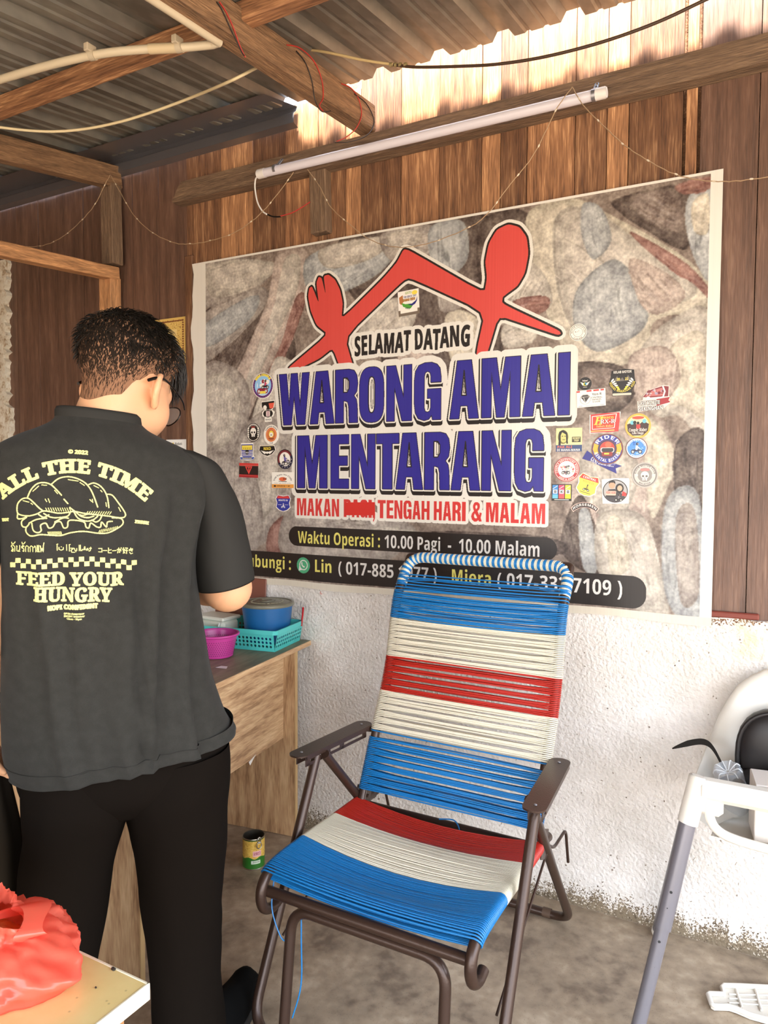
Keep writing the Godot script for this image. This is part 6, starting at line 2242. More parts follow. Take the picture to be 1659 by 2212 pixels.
	glyph.call(23, 33, 1177, 1191, [[0.35, 0.35, 0.1, 0.25, 0.2, 0.05, 0.6, 0.05, 0.9, 0.3, 0.9, 1], [0.35, 0.35, 0.4, 0.7, 0.15, 0.95, 0.5, 1, 0.6, 0.6]])
	glyph.call(24, 33, 1170, 1175, [[0.1, 0.2, 0.2, 0.9, 0.6, 0.9, 1, 0.1]])
	glyph.call(35, 44, 1178, 1191, [[0.05, 0.1, 0.2, 0.1, 0.2, 0.9, 0.5, 0.95, 0.85, 0.7, 0.85, 0], [0.6, 0.95, 0.9, 0.98]])
	glyph.call(46, 53, 1178, 1191, [[0.1, 0.25, 0.5, 0.0, 0.9, 0.1, 0.2, 0.4, 0.8, 0.55, 0.8, 1, 0.5, 0.9]])
	glyph.call(47, 55, 1170, 1175, [[0.1, 0.2, 0.2, 0.9, 0.6, 0.9, 1, 0.1]])
	for x in [55, 65]: glyph.call(x, x + 8, 1178, 1191, kor)
	glyph.call(74, 79, 1178, 1191, [[0.1, 0.3, 0.5, 0, 0.9, 0.25, 0.9, 1]])
	glyph.call(80, 86, 1177, 1191, [[0.25, 0, 0.25, 0.9, 0.5, 1], [0.75, 0, 0.75, 0.9, 1, 1]])
	glyph.call(87, 97, 1172, 1191, [[0.0, 0.35, 0.15, 0.35, 0.2, 1, 0.45, 0.6, 0.7, 1, 0.75, 0.3, 0.85, 0.0]])
	glyph.call(122, 146, 1176, 1190, [[0.04, 0.2, 0.04, 0.95], [0.0, 0.05, 0.1, 0.0], [0.2, 0.5, 0.2, 0.8, 0.4, 0.95, 0.6, 0.8, 0.6, 0.5], [0.4, 0.4, 0.42, 0.42], [0.9, 0.05, 0.9, 0.95]])
	glyph.call(149, 166, 1177, 1193, [[0.05, 0.1, 0.05, 0.85], [0.0, 0.0, 0.15, -0.05], [0.2, 0.45, 0.6, 0.45, 0.25, 0.75, 0.35, 1, 0.7, 1], [0.7, 0.5, 0.75, 0.75, 1.0, 0.75, 1.0, 0.5], [0.85, 0.9, 0.88, 0.92]])
	glyph.call(170, 197, 1177, 1191, [[0.03, 0.05, 0.03, 0.9], [0.14, 0.05, 0.14, 0.9, 0.25, 0.9, 0.28, 0.7], [0.35, 0.75, 0.5, 0.75, 0.52, 0.5, 0.42, 0.5, 0.45, 0.75], [0.45, 0.3, 0.5, 0.3], [0.6, 0.8, 0.7, 0.55, 0.78, 0.8, 0.6, 0.85], [0.85, 0.55, 0.93, 0.6, 0.92, 0.9, 0.82, 1.0], [0.95, 0.4, 1, 0.6]])
	glyph.call(213, 221, 1184, 1193, [[0, 0.1, 0.9, 0.1, 0.9, 0.95], [0, 0.9, 0.95, 0.9]])
	glyph.call(223, 231, 1184, 1194, [[0, 0.5, 1, 0.5]])
	glyph.call(233, 241, 1183, 1194, [[0.15, 0.0, 0.15, 0.95, 0.95, 0.95], [0.15, 0.5, 0.9, 0.35]])
	glyph.call(243, 251, 1184, 1194, [[0, 0.5, 1, 0.5]])
	glyph.call(253, 263, 1183, 1195, [[0.0, 0.35, 0.6, 0.3, 0.55, 0.9, 0.4, 0.85], [0.35, 0.05, 0.1, 0.95], [0.75, 0.3, 0.85, 0.6], [0.85, 0.0, 0.9, 0.15]])
	glyph.call(265, 276, 1182, 1195, [[0.15, 0.05, 0.1, 0.6, 0.45, 0.95], [0.0, 0.35, 0.45, 0.35, 0.1, 1], [0.5, 0.1, 0.95, 0.1, 0.75, 0.35, 0.75, 1], [0.5, 0.5, 1, 0.5]])
	glyph.call(278, 288, 1183, 1195, [[0.1, 0.25, 0.8, 0.15], [0.1, 0.45, 0.85, 0.35], [0.4, 0.0, 0.7, 0.6], [0.2, 0.75, 0.4, 1, 0.8, 0.95]])
	# two rows of checks
	for i in 24:
		var x0 := 22 + i * 11.4
		var yy := 1204 + 3.0 * sin(i * 0.33) + i * 0.12
		var r := i % 2
		var a: float = yy + (10.5 if r == 0 else 0.0)
		cv.poly([PackedVector2Array([sp2(x0, a), sp2(x0 + 11.4, a), sp2(x0 + 11.4, a + 10.5), sp2(x0, a + 10.5)])], y)
	put_text.call("FEED YOUR", 35, 1261, 266, 1263, 29, "Droid Serif", 2.2)
	put_text.call("HUNGRY", 73, 1297, 241, 1299, 31, "Droid Serif", 2.2)
	put_text.call("KOPI CONFIDENT", 103, 1318, 211, 1314, 10, "Droid Sans", 1.8)
	put_text.call("OPEN EVERYDAY", 137, 1329, 182, 1328, 3.6, "Droid Sans", 0.5)
	put_text.call("EXCEPT MONDAY", 137, 1334.5, 183, 1333.5, 3.6, "Droid Sans", 0.5)
	put_text.call("12am - 10pm", 143, 1340, 177, 1339, 3.6, "Droid Sans", 0.5)
	# woven cloth: faint worn mottling
	var n := noise_im(1024, 0.02, 81).get_data()
	var d := cv.im.get_data()
	rng.seed = 4
	for i in PRW * PRH:
		var v := (int(n[(i % PRW) % 1024 + ((i / PRW) % 1024) * 1024]) - 128) * 0.03 + rng.randf_range(-3, 3)
		for q in 3: d[i * 4 + q] = clampi(d[i * 4 + q] + int(v), 0, 255)
	var im := Image.create_from_data(PRW, PRH, false, Image.FORMAT_RGBA8, d)
	im.fill_rect(Rect2i(0, 0, 12, PRH), base)
	im.fill_rect(Rect2i(PRW - 12, 0, 12, PRH), base)
	im.fill_rect(Rect2i(0, 0, PRW, 12), base)
	im.fill_rect(Rect2i(0, PRH - 12, PRW, 12), base)
	im.convert(Image.FORMAT_RGB8)
	return im

func cv_stroke(cv: Canvas, p: Vector2, d: Vector2, w: float, c: Color):
	var o := d.orthogonal().normalized() * w / 2
	cv.poly([[p - d + o * 0.3, p + o, p + d, p - o, p - d - o * 0.3]], c)
# surface of a distance field, as surface nets
func nets(st: SurfaceTool, f: Callable, lo: Vector3, hi: Vector3, cell: float):
	var nx := int((hi.x - lo.x) / cell) + 2
	var ny := int((hi.y - lo.y) / cell) + 2
	var nz := int((hi.z - lo.z) / cell) + 2
	var val := PackedFloat32Array()
	val.resize(nx * ny * nz)
	var i := 0
	for z in nz:
		for y in ny:
			for x in nx:
				val[i] = f.call(lo + Vector3(x, y, z) * cell)
				i += 1
	var vid := {}
	var C := [0, 1, nx, nx + 1, nx * ny, nx * ny + 1, nx * ny + nx, nx * ny + nx + 1]
	var O := [Vector3(0, 0, 0), Vector3(1, 0, 0), Vector3(0, 1, 0), Vector3(1, 1, 0), Vector3(0, 0, 1), Vector3(1, 0, 1), Vector3(0, 1, 1), Vector3(1, 1, 1)]
	var E := [[0, 1], [2, 3], [4, 5], [6, 7], [0, 2], [1, 3], [4, 6], [5, 7], [0, 4], [1, 5], [2, 6], [3, 7]]
	for z in nz - 1:
		for y in ny - 1:
			for x in nx - 1:
				var b := x + y * nx + z * nx * ny
				var inside := 0
				for k in 8:
					if val[b + C[k]] < 0: inside += 1
				if inside == 0 or inside == 8: continue
				var s := Vector3.ZERO
				var c := 0
				for e in E:
					var a: float = val[b + C[e[0]]]
					var d: float = val[b + C[e[1]]]
					if (a < 0) != (d < 0):
						s += O[e[0]].lerp(O[e[1]], a / (a - d))
						c += 1
				vid[b] = lo + (Vector3(x, y, z) + s / c) * cell
	var nxy := nx * ny
	for b in vid:
		var x: int = b % nx
		var y: int = (b / nx) % ny
		var z: int = b / nxy
		if x < 1 or y < 1 or z < 1: continue
		var s0: bool = val[b] < 0
		for q in [[1, nx, nxy], [nx, nxy, 1], [nxy, 1, nx]]:
			var s1: bool = val[b + q[0]] < 0
			if s0 == s1: continue
			var P := [b, b - q[1], b - q[1] - q[2], b - q[2]]
			var ok := true
			for p in P: ok = ok and vid.has(p)
			if not ok: continue
			for t in ([0, 2, 1, 0, 3, 2] if s0 else [0, 1, 2, 0, 2, 3]):
				st.set_uv(Vector2.ZERO)
				st.add_vertex(vid[P[t]])
func smin(a: float, b: float, k: float) -> float:
	var h := maxf(k - absf(a - b), 0.0) / k
	return minf(a, b) - h * h * k * 0.25
func cone(p: Vector3, a: Vector3, b: Vector3, ra: float, rb: float) -> float:
	var ab := b - a
	var t := clampf((p - a).dot(ab) / ab.length_squared(), 0, 1)
	return p.distance_to(a + ab * t) - lerpf(ra, rb, t)
func egg(p: Vector3, c: Vector3, r: Vector3) -> float:
	var q := (p - c) / r
	var l := q.length()
	return (l - 1.0) * minf(r.x, minf(r.y, r.z)) if l < 0.01 else l * (l - 1.0) / (q / r).length()
func bones_field(bones: Array, k: float) -> Callable:
	return func(p: Vector3) -> float:
		var d := 1e9
		for b in bones: d = smin(d, cone(p, b[0], b[1], b[2], b[3]), k)
		return d

var head_c: Vector3
var head_b: Basis
func head_field(q: Vector3) -> float:       # head axes: x to its left, y up, z out of the face
	var d := egg(q, Vector3(0, 0.032, -0.012), Vector3(0.077, 0.083, 0.098))
	var ax := Vector3(absf(q.x), q.y, q.z)
	d = smin(d, egg(q, Vector3(0, -0.040, 0.030), Vector3(0.066, 0.078, 0.066)), 0.03)
	d = smin(d, egg(ax, Vector3(0.036, -0.035, 0.052), Vector3(0.030, 0.034, 0.030)), 0.02)
	d = smin(d, q.distance_to(Vector3(0, -0.098, 0.070)) - 0.020, 0.03)
	d = smin(d, cone(ax, Vector3(0.012, 0.016, 0.082), Vector3(0.045, 0.014, 0.066), 0.010, 0.010), 0.018)
	d = smin(d, cone(q, Vector3(0, 0.008, 0.088), Vector3(0, -0.030, 0.106), 0.007, 0.011), 0.012)
	d = smin(d, ax.distance_to(Vector3(0.012, -0.034, 0.096)) - 0.008, 0.008)
	d = maxf(d, -(ax.distance_to(Vector3(0.031, -0.002, 0.098)) - 0.013))
	d = smin(d, ax.distance_to(Vector3(0.031, -0.002, 0.078)) - 0.0135, 0.003)
	d = smin(d, egg(q, Vector3(0, -0.058, 0.093), Vector3(0.022, 0.0052, 0.009)), 0.004)
	d = smin(d, egg(q, Vector3(0, -0.068, 0.090), Vector3(0.019, 0.0055, 0.009)), 0.004)
	# ear: a cupped disc standing off the skull, with lobe
	var e := Basis(Vector3.UP, 0.55) * (ax - Vector3(0.083, -0.012, -0.008))
	e = Basis(Vector3.RIGHT, 0.2) * e
	var ear := egg(e, Vector3.ZERO, Vector3(0.0085, 0.033, 0.0205))
	ear = maxf(ear, -egg(e, Vector3(0.0085, 0.004, 0.004), Vector3(0.0075, 0.021, 0.012)))
	ear = smin(ear, egg(e, Vector3(0.001, -0.030, 0.006), Vector3(0.007, 0.011, 0.009)), 0.006)
	return smin(d, ear, 0.008)

func hand_field(w: Vector3, fwd: Vector3, side: Vector3, palm_n: Vector3, curl: float) -> Array:
	# palm and five fingers as tapered bones; side points to the thumb
	var bones := []
	var kn := w + fwd * 0.082
	for i in 4:
		var s := (0.027 - i * 0.018)
		bones.append([w + side * s * 0.7 + fwd * 0.012, kn + side * s, 0.015, 0.0115])
		var ln: float = [0.040, 0.045, 0.041, 0.032][i]
		var d0 := (fwd + palm_n * curl * 0.5).normalized()
		var d1 := (fwd + palm_n * curl * 1.3).normalized()
		var d2 := (fwd * 0.6 + palm_n * curl * 1.7).normalized()
		var a := kn + side * s * 1.05
		var b := a + d0 * ln
		var c := b + d1 * ln * 0.62
		bones.append([a, b, 0.0098, 0.0088])
		bones.append([b, c, 0.0088, 0.008])
		bones.append([c, c + d2 * ln * 0.5, 0.008, 0.0068])
	var ta := w + side * 0.026 + fwd * 0.022
	var tb := ta + (side * 0.7 + fwd * 0.8 + palm_n * 0.35).normalized() * 0.040
	var tc := tb + (side * 0.25 + fwd + palm_n * 0.4).normalized() * 0.032
	bones.append([ta - fwd * 0.01 - side * 0.01, tb, 0.0145, 0.0105])
	bones.append([tb, tc, 0.0105, 0.009])
	bones.append([tc, tc + (fwd + palm_n * 0.5).normalized() * 0.022, 0.009, 0.0075])
	return bones

func build_person():
	var foot := person_at(330, 2420, 0.0)
	var t := thing("person", "person in black printed t-shirt and black trousers, back turned, head bowed", "person", Vector3(foot.x, 0, foot.z))
	var skin := mat(Color(0.84, 0.63, 0.475), 0.5)
	skin.subsurf_scatter_enabled = true
	skin.subsurf_scatter_strength = 0.12
	var cloth := fabric(Color.WHITE, 0.9)
	cloth.albedo_texture = tex(shirt_print())
	cloth.texture_repeat = false
	cloth.rim_enabled = true
	cloth.rim = 0.1
	cloth.rim_tint = 0.6
	var R := person_right
	var D := person_dir
	var U := Vector3.UP
	# ---- body: one skin from head to feet
	head_c = person_at(274, 836, 0.03)
	var turn := deg_to_rad(40)
	var nod := deg_to_rad(24)
	var f0 := D * cos(turn) + R * sin(turn)
	var hl := -(f0.cross(U)).normalized()
	var hf := (f0 * cos(nod) - U * sin(nod)).normalized()
	head_b = Basis(hl, hf.cross(hl), hf)
	var hb_inv := head_b.inverse()
	var neck0 := person_at(216, 958, 0.0)
	var neck1 := head_c + head_b * Vector3(0, -0.045, -0.030)
	var shR := person_at(388, 1062, 0.02)
	var elR := person_at(492, 1270, 0.035)
	var wrR := elR + D * 0.20 - R * 0.10 + U * 0.0
	var shL := person_at(48, 1050, 0.02)
	var elL := person_at(-40, 1300, -0.01)
	var wrL := person_at(-26, 1505, 0.02)
	var hipL := person_at(150, 1650, 0.0)
	var hipR := person_at(372, 1640, 0.0)
	var kneeL := person_at(130, 2030, 0.0)
	var kneeR := person_at(398, 2030, 0.02)
	var ankL := person_at(112, 2380, 0.02)
	var ankR := person_at(425, 2385, 0.06)
	var waist := person_at(230, 1400, 0.0)
	var chest := person_at(222, 1150, 0.0)
	var st := mb()
	nets(st, func(p: Vector3) -> float:
		var q := hb_inv * (p - head_c)
		var d := head_field(q)
		return smin(d, cone(p, neck1, neck0, 0.054, 0.066), 0.028), head_c - Vector3(0.15, 0.24, 0.15), head_c + Vector3(0.15, 0.14, 0.15), 0.0052)
	var trunk := [[chest, waist, 0.105, 0.10], [waist, (hipL + hipR) / 2, 0.10, 0.09], [neck0 - U * 0.02, chest, 0.06, 0.10], [shL, shR, 0.05, 0.05], [hipL, kneeL, 0.08, 0.055], [kneeL, ankL, 0.05, 0.036], [hipR, kneeR, 0.08, 0.055], [kneeR, ankR, 0.05, 0.036], [hipL, hipR, 0.05, 0.05], [shR, elR, 0.045, 0.042], [shL, elL, 0.045, 0.042]]
	nets(st, bones_field(trunk, 0.05), Vector3(minf(elL.x, ankL.x), 0.0, minf(shR.z, ankR.z)) - Vector3(0.12, 0, 0.16), Vector3(maxf(shR.x, elR.x), neck0.y, maxf(elL.z, ankL.z)) + Vector3(0.16, 0.02, 0.14), 0.024)
	for a in [[shR, elR, wrR], [shL, elL, wrL]]:
		var arm := [[a[0].lerp(a[1], 0.45), a[1], 0.050, 0.044], [a[1], a[1].lerp(a[2], 0.35), 0.044, 0.040], [a[1].lerp(a[2], 0.35), a[2], 0.040, 0.027]]
		var lo: Vector3 = a[0].lerp(a[1], 0.45).min(a[1]).min(a[2]) - Vector3.ONE * 0.06
		var hi: Vector3 = a[0].lerp(a[1], 0.45).max(a[1]).max(a[2]) + Vector3.ONE * 0.06
		nets(st, bones_field(arm, 0.03), lo, hi, 0.009)
	var hR := hand_field(wrR, (wrR - elR).normalized(), -R, -U, 0.35)
	var hL := hand_field(wrL, (wrL - elL).normalized().lerp(-U, 0.7).normalized(), D, R, 0.4)
	for h in [hR, hL]:
		var lo := Vector3.ONE * 1e3
		var hi := -Vector3.ONE * 1e3
		for b in h:
			lo = lo.min(b[0]).min(b[1])
			hi = hi.max(b[0]).max(b[1])
		nets(st, bones_field(h, 0.007), lo - Vector3.ONE * 0.02, hi + Vector3.ONE * 0.02, 0.0042)
	st.generate_normals()
	wobj("body", st, skin, t)
	# ---- t-shirt
	st = mb()
	var n := FastNoiseLite.new()
	n.seed = 14
	n.frequency = 1.0
	n.fractal_octaves = 3
	var rows := rings_of(SHIRT, 5, 96)
	var nr := rows.size()
	for i in nr:
		var v := float(i) / (nr - 1)
		var c := Vector3.ZERO
		for p in rows[i]: c += p / 96.0
		for k in 96:
			var p: Vector3 = rows[i][k]
			var o := (p - c) * Vector3(1, 0, 1)
			var side := o.normalized().dot(R)
			# long soft folds falling from the right shoulder blade to the hem, a pull towards the raised right side
			var a := o.normalized().dot(R) * 1.4
			var f := 0.0
			for q in [[0.60, -0.75, 0.085, 0.017], [1.0, -0.95, 0.075, 0.019], [0.25, -0.45, 0.11, 0.010], [-0.95, 0.35, 0.10, 0.012], [1.3, -0.6, 0.065, 0.015], [-0.45, 0.1, 0.14, 0.006]]:
				var x: float = a - (q[0] + q[1] * (v - 0.35))
				f += q[3] * (exp(-x * x / (q[2] * q[2])) - 0.6 * exp(-pow((x - q[2] * 1.7) / q[2], 2.0))) * smoothstep(0.25, 0.6, v)
			f += 0.010 * n.get_noise_3d(p.x * 5.0, p.y * 2.2, p.z * 5.0) * smoothstep(0.1, 0.5, v)
			f += 0.004 * sin(side * 9.0 + 1.0) * smoothstep(0.75, 1.0, v)
			rows[i][k] = p + o.normalized() * f
	# turned hem
	var hem := []
	for q in [[0.0, 0.0], [-0.004, 0.0015], [-0.004, -0.0035], [0.02, -0.0045]]:
		var row := PackedVector3Array()
		var c := Vector3.ZERO
		for p in rows[-1]: c += p / 96.0
		for p in rows[-1]: row.append(p + Vector3(0, q[0], 0) + ((p - c) * Vector3(1, 0, 1)).normalized() * q[1])
		hem.append(row)
	var uvrows := rows + hem.slice(1)
	for i in uvrows.size() - 1:
		for k in 96:
			var j := (k + 1) % 96
			var back := k < 49 
			for q in [[i, k], [i + 1, j], [i, j], [i, k], [i + 1, k], [i + 1, j]]:
				var P: Vector3 = uvrows[q[0]][q[1]]
				st.set_uv(shirt_uv(P) if back and k >= 0 and k < 48 else Vector2(0.002, 0.002))
				st.add_vertex(P)
	st.generate_normals()
	var shirt := wobj("t_shirt", st, cloth, t)
	# ribbed collar
	st = mb()
	var col := []
	for q in [[-0.004, 0.0005], [0.008, 0.0005], [0.015, -0.003], [0.016, -0.008], [-0.010, -0.010]]:
		var row := PackedVector3Array()
		var c := Vector3.ZERO
		for p in rows[1]: c += p / 96.0
		for p in rows[1]:
			var o: Vector3 = ((p - c) * Vector3(1, 0, 1)).normalized()
			row.append(p + Vector3(0, q[0], 0) + o * (q[1] + 0.002))
		col.append(row)
	loft(st, col, true)
	st.generate_normals()
	var plain := fabric(Color(0.195, 0.19, 0.18))
	wobj("collar", st, plain, shirt)
	# hem stitching line
	st = mb()
	for half in 1:
		var p := PackedVector3Array()
		for k in 96: p.append(rows[-5][k].lerp(rows[-4][k], 0.5) + ((rows[-4][k] - (rows[-4][(k + 48) % 96])) * Vector3(1, 0, 1)).normalized() * 0.0006)
		tube(st, p, 0.0009, 5, false, true)
	wobj("hem_seam", st, plain, shirt)
	# sleeves
	for s in [[[330, 968, 418, 975, 0.060, 0.005], [372, 990, 466, 1000, 0.080, 0.015], [388, 1045, 494, 1042, 0.087, 0.02], [400, 1110, 518, 1095, 0.088, 0.02], [410, 1175, 534, 1160, 0.088, 0.02], [418, 1235, 544, 1218, 0.086, 0.022], [428, 1277, 546, 1247, 0.084, 0.025]], [[-8, 962, 90, 975, 0.060, 0.0], [-52, 985, 50, 1000, 0.078, 0.0], [-78, 1045, 40, 1050, 0.085, 0.0], [-100, 1150, 22, 1160, 0.086, 0.0], [-110, 1290, 10, 1300, 0.084, 0.0], [-112, 1400, 6, 1410, 0.08, 0.0]]]:
		st = mb()
		var sr := rings_of(s, 5, 48, 2.0)
		for i in sr.size():
			var v := float(i) / (sr.size() - 1)
			var c := Vector3.ZERO
			for p in sr[i]: c += p / 48.0
			for k in 48:
				var o: Vector3 = (sr[i][k] - c).normalized()
				sr[i][k] += o * (0.005 * n.get_noise_3d(sr[i][k].x * 9, sr[i][k].y * 5, sr[i][k].z * 9) * smoothstep(0.1, 0.6, v) + 0.0022 * smoothstep(0.86, 0.88, v))
		var inner := PackedVector3Array()
		var c2 := Vector3.ZERO
		for p in sr[-1]: c2 += p / 48.0
		for p in sr[-1]: inner.append(p.lerp(c2, 0.06) + U * 0.02)
		loft(st, sr + [inner], true)
		st.generate_normals()
		wobj("sleeve", st, plain, shirt)
	# ---- trousers
	st = mb()
	var black := fabric(Color(0.08, 0.063, 0.05))
	var legs := [[[70, 1600, 455, 1520, 0.110, 0.0], [36, 1650, 490, 1575, 0.124, 0.0], [40, 1715, 490, 1650, 0.122, 0.0], [90, 1755, 450, 1710, 0.085, 0.0]],
		[[40, 1660, 300, 1630, 0.116, 0.0], [42, 1725, 290, 1700, 0.128, 0.0], [44, 1785, 272, 1765, 0.118, 0.0], [42, 1840, 254, 1830, 0.112, 0.0], [35, 1930, 234, 1930, 0.105, 0.0], [28, 2020, 220, 2020, 0.100, 0.0], [22, 2110, 208, 2110, 0.096, 0.0], [22, 2250, 202, 2250, 0.094, 0.01], [25, 2400, 200, 2400, 0.096, 0.02], [28, 2428, 200, 2428, 0.095, 0.02]],
		[[245, 1640, 494, 1590, 0.116, 0.0], [255, 1705, 496, 1650, 0.128, 0.0], [271, 1768, 494, 1720, 0.118, 0.0], [286, 1835, 488, 1800, 0.112, 0.0], [301, 1930, 482, 1905, 0.106, 0.0], [313, 2015, 480, 2000, 0.102, 0.01], [324, 2110, 479, 2100, 0.10, 0.02], [330, 2220, 490, 2212, 0.10, 0.03], [338, 2370, 505, 2370, 0.102, 0.05], [340, 2400, 506, 2400, 0.10, 0.055]]]
	for li in 3:
		var lr := rings_of(legs[li], 5, 56, 2.15)
		for i in lr.size():
			var c := Vector3.ZERO
			for p in lr[i]: c += p / 56.0
			for k in 56:
				var o: Vector3 = ((lr[i][k] - c) * Vector3(1, 0, 1)).normalized()
				var v := float(i) / lr.size()
				lr[i][k] += o * (0.007 * n.get_noise_3d(lr[i][k].x * 6 + 5, lr[i][k].y * 4, lr[i][k].z * 6) + 0.004 * sin(lr[i][k].y * 26 + o.dot(R) * 3) * smoothstep(0.6, 1.0, v))
				lr[i][k].y = maxf(lr[i][k].y, 0.012)
		loft(st, lr, true, li == 0, true)
	st.generate_normals()
	wobj("trousers", st, black, t)
	# ---- shoes
	for s in [[ankR, 0.55], [ankL, -0.1]]:
		st = mb()
		var heel: Vector3 = s[0] * Vector3(1, 0, 1) - D * 0.06
		var fd: Vector3 = (D * cos(s[1]) + R * sin(s[1])).normalized()
		var sd: Vector3 = fd.cross(U)
		var sole := mb()
		rows = []
		for i in 15:
			var u := i / 14.0
			var w := 0.045 * pow(sin(PI * (0.12 + 0.80 * u)), 0.45) * (0.86 + 0.2 * u)
			var h := lerpf(0.098, 0.055, smoothstep(0.25, 0.8, u)) * pow(clampf((1.02 - u) / 0.14, 0, 1), 0.4) * pow(clampf((u + 0.03) / 0.06, 0, 1), 0.3)
			var row := PackedVector3Array()
			for k in 20:
				var a := TAU * k / 20
				row.append(heel + fd * (u * 0.285) + sd * cos(a) * w + U * maxf(0.004, 0.03 + sin(a) * (h if sin(a) > 0 else 0.026)))
			rows.append(row)
		loft(st, rows, true, true, true)
		st.generate_normals()
		var sh := wobj("shoe", st, fabric(Color(0.05, 0.05, 0.05), 0.7), t)
		st = mb()
		rows = []
		for q in [[0.0, 1.02], [0.024, 1.05], [0.026, 1.0]]:
			var row := PackedVector3Array()
			for k in 40:
				var a := TAU * k / 40
				row.append(heel + fd * (0.1425 + cos(a) * 0.148 * q[1]) + sd * sin(a) * 0.047 * q[1] * (0.9 + 0.12 * cos(a)) + U * (q[0] + 0.001))
			rows.append(row)
		loft(st, rows, true, true, true)
		st.generate_normals()
		wobj("sole", st, mat(Color(0.05, 0.05, 0.05), 0.7), sh)
	# ---- hair: clipped shell at back and sides, long locks on top
	st = mb()
	var hn := FastNoiseLite.new()
	hn.seed = 2
	hn.frequency = 1.0
	hn.fractal_octaves = 2
	var nk1 := hb_inv * (neck1 - head_c)
	var nk0 := hb_inv * (neck0 - head_c)
	var surf := func(dir: Vector3) -> float:    # distance to the scalp along a direction in head axes
		var r := 0.08
		for it in 11:
			var q := dir * r + Vector3(0, 0.02, -0.01)
			r -= smin(head_field(q), cone(q, nk1, nk0, 0.054, 0.066), 0.028) * 0.85
		return r
	# how far down the hairline runs: forehead high, temples, round the ear, low at the nape
	var hairline := func(az: float) -> float:
		var a := absf(wrapf(az, -PI, PI))
		var pts := [[0.0, 1.10], [0.7, 1.18], [1.1, 1.55], [1.35, 1.62], [1.75, 1.66], [2.05, 2.0], [2.4, 2.40], [PI, 2.50]]
		for i in pts.size() - 1:
			if a <= pts[i + 1][0] + 1e-4: return lerpf(pts[i][1], pts[i + 1][1], smoothstep(0, 1, (a - pts[i][0]) / (pts[i + 1][0] - pts[i][0])))
		return 2.56
	var NA := 72
	var NB := 40
	rows = []
	rng.seed = 9
	for j in NB + 1:
		var row := PackedVector3Array()
		for i in NA + 1:
			var az := TAU * i / NA          # 0 = face, PI = back of the head
			var ca := cos(az)
			var pol: float = hairline.call(az) * j / NB
			var dir := Vector3(sin(pol) * sin(az), cos(pol), sin(pol) * cos(az))
			var top := 1.0 - smoothstep(0.95, 1.55, pol + 0.08 * ca)     # long on top, clipped below
			var lump := hn.get_noise_3dv(dir * 7.0) * 0.5 + hn.get_noise_3dv(dir * 16.0) * 0.3
			var th := 0.0014 + 0.0030 * (1.0 - smoothstep(0.5, 1.0, float(j) / NB)) + top * (0.021 + 0.008 * lump + 0.006 * maxf(0, ca))
			row.append(head_c + head_b * (dir * (surf.call(dir) + th) + Vector3(0, 0.02, -0.01)))
		rows.append(row)
	for j in NB:
		for i in NA:
			for q in [[j, i], [j, i + 1], [j + 1, i + 1], [j, i], [j + 1, i + 1], [j + 1, i]]:
				st.set_uv(Vector2(float(q[1]) / NA, float(q[0]) / NB))
				st.add_vertex(rows[q[0]][q[1]])
	st.generate_normals()
	# clipped hair: short dark strokes over the scalp, sparser towards nape and ears
	var hc := Canvas.new(1024, 512, Color8(132, 97, 74))
	for k in 19000:
		var v := rng.randf()
		var u := rng.randf()
		var back := smoothstep(0.25, 0.5, absf(u - 0.5) * -1.0 + 0.5)
		var fade := smoothstep(0.58, 1.04, v)
		var clump := hn.get_noise_2d(u * 60.0, v * 26.0)
		if rng.randf() < fade * 0.80 - clump * 0.5 * fade: continue
		var p := V(u * 1024, v * 512)
		var c := Color8(34, 27, 22).lerp(Color8(84, 62, 47), rng.randf() * fade)
		cv_stroke(hc, p, V(rng.randf_range(-5, 5), rng.randf_range(6, 14)), 2.2 + 2.6 * (1.0 - fade), c)
	hc.im.fill_rect(Rect2i(0, 0, 1024, 190), Color8(30, 25, 21))
	var hm := fabric(Color.WHITE, 0.6)
	hm.albedo_texture = tex(hc.im)
	var hair := wobj("hair", st, hm, t)
	st = mb()
	for k in 3000:
		var az := rng.randf() * TAU
		var pol := 1.42 * sqrt(rng.randf())
		var ca := cos(az)
		if pol > hairline.call(az): continue
		if pol > 1.15 - 0.05 * ca and rng.randf() < 0.5: continue
		var dir := Vector3(sin(pol) * sin(az), cos(pol), sin(pol) * cos(az))
		# scalp distance read from the shell's own rows
		var jj: float = pol / hairline.call(az) * NB
		var ii := az / TAU * NA
		var wp: Vector3 = rows[int(jj)][int(ii)].lerp(rows[mini(int(jj) + 1, NB)][int(ii) + 1], 0.5)
		var base := head_b.inverse() * (wp - head_c) - dir * 0.006
		# locks sweep forward and to the side, curling at the fringe
		var flow := (Vector3(0.25 * hn.get_noise_3dv(dir * 3.0), 0, 1.0) + Vector3(-0.35, 0, 0)).slide(dir).normalized()
		if ca < 0.1: flow = (Vector3(rng.randf_range(-0.5, 0.5) - 0.3, -0.8, 0.25)).slide(dir).normalized()
		var ln := rng.randf_range(0.024, 0.040) * (1.35 if ca > 0.5 else (0.65 if pol > 1.0 else 1.0))
		var lift := rng.randf_range(0.006, 0.014) * (1.0 - 0.6 * smoothstep(0.8, 1.3, pol))
		var p := PackedVector3Array()
		for s in 5:
			var u := s / 4.0
			var q := base + flow * ln * u + dir * (lift * sin(u * 2.2)) + Vector3(0, -0.022 * u * u if ca > 0.4 else 0.0, 0) + Vector3(rng.randf_range(-1, 1), rng.randf_range(-1, 1), rng.randf_range(-1, 1)) * 0.0011 * u
			p.append(head_c + head_b * q)
		tube(st, p, [0.0012, 0.0013, 0.0011, 0.0007, 0.0002], 3, false)
	var lock := wobj("locks", st, mat(Color(0.13, 0.11, 0.09), 0.45), hair)
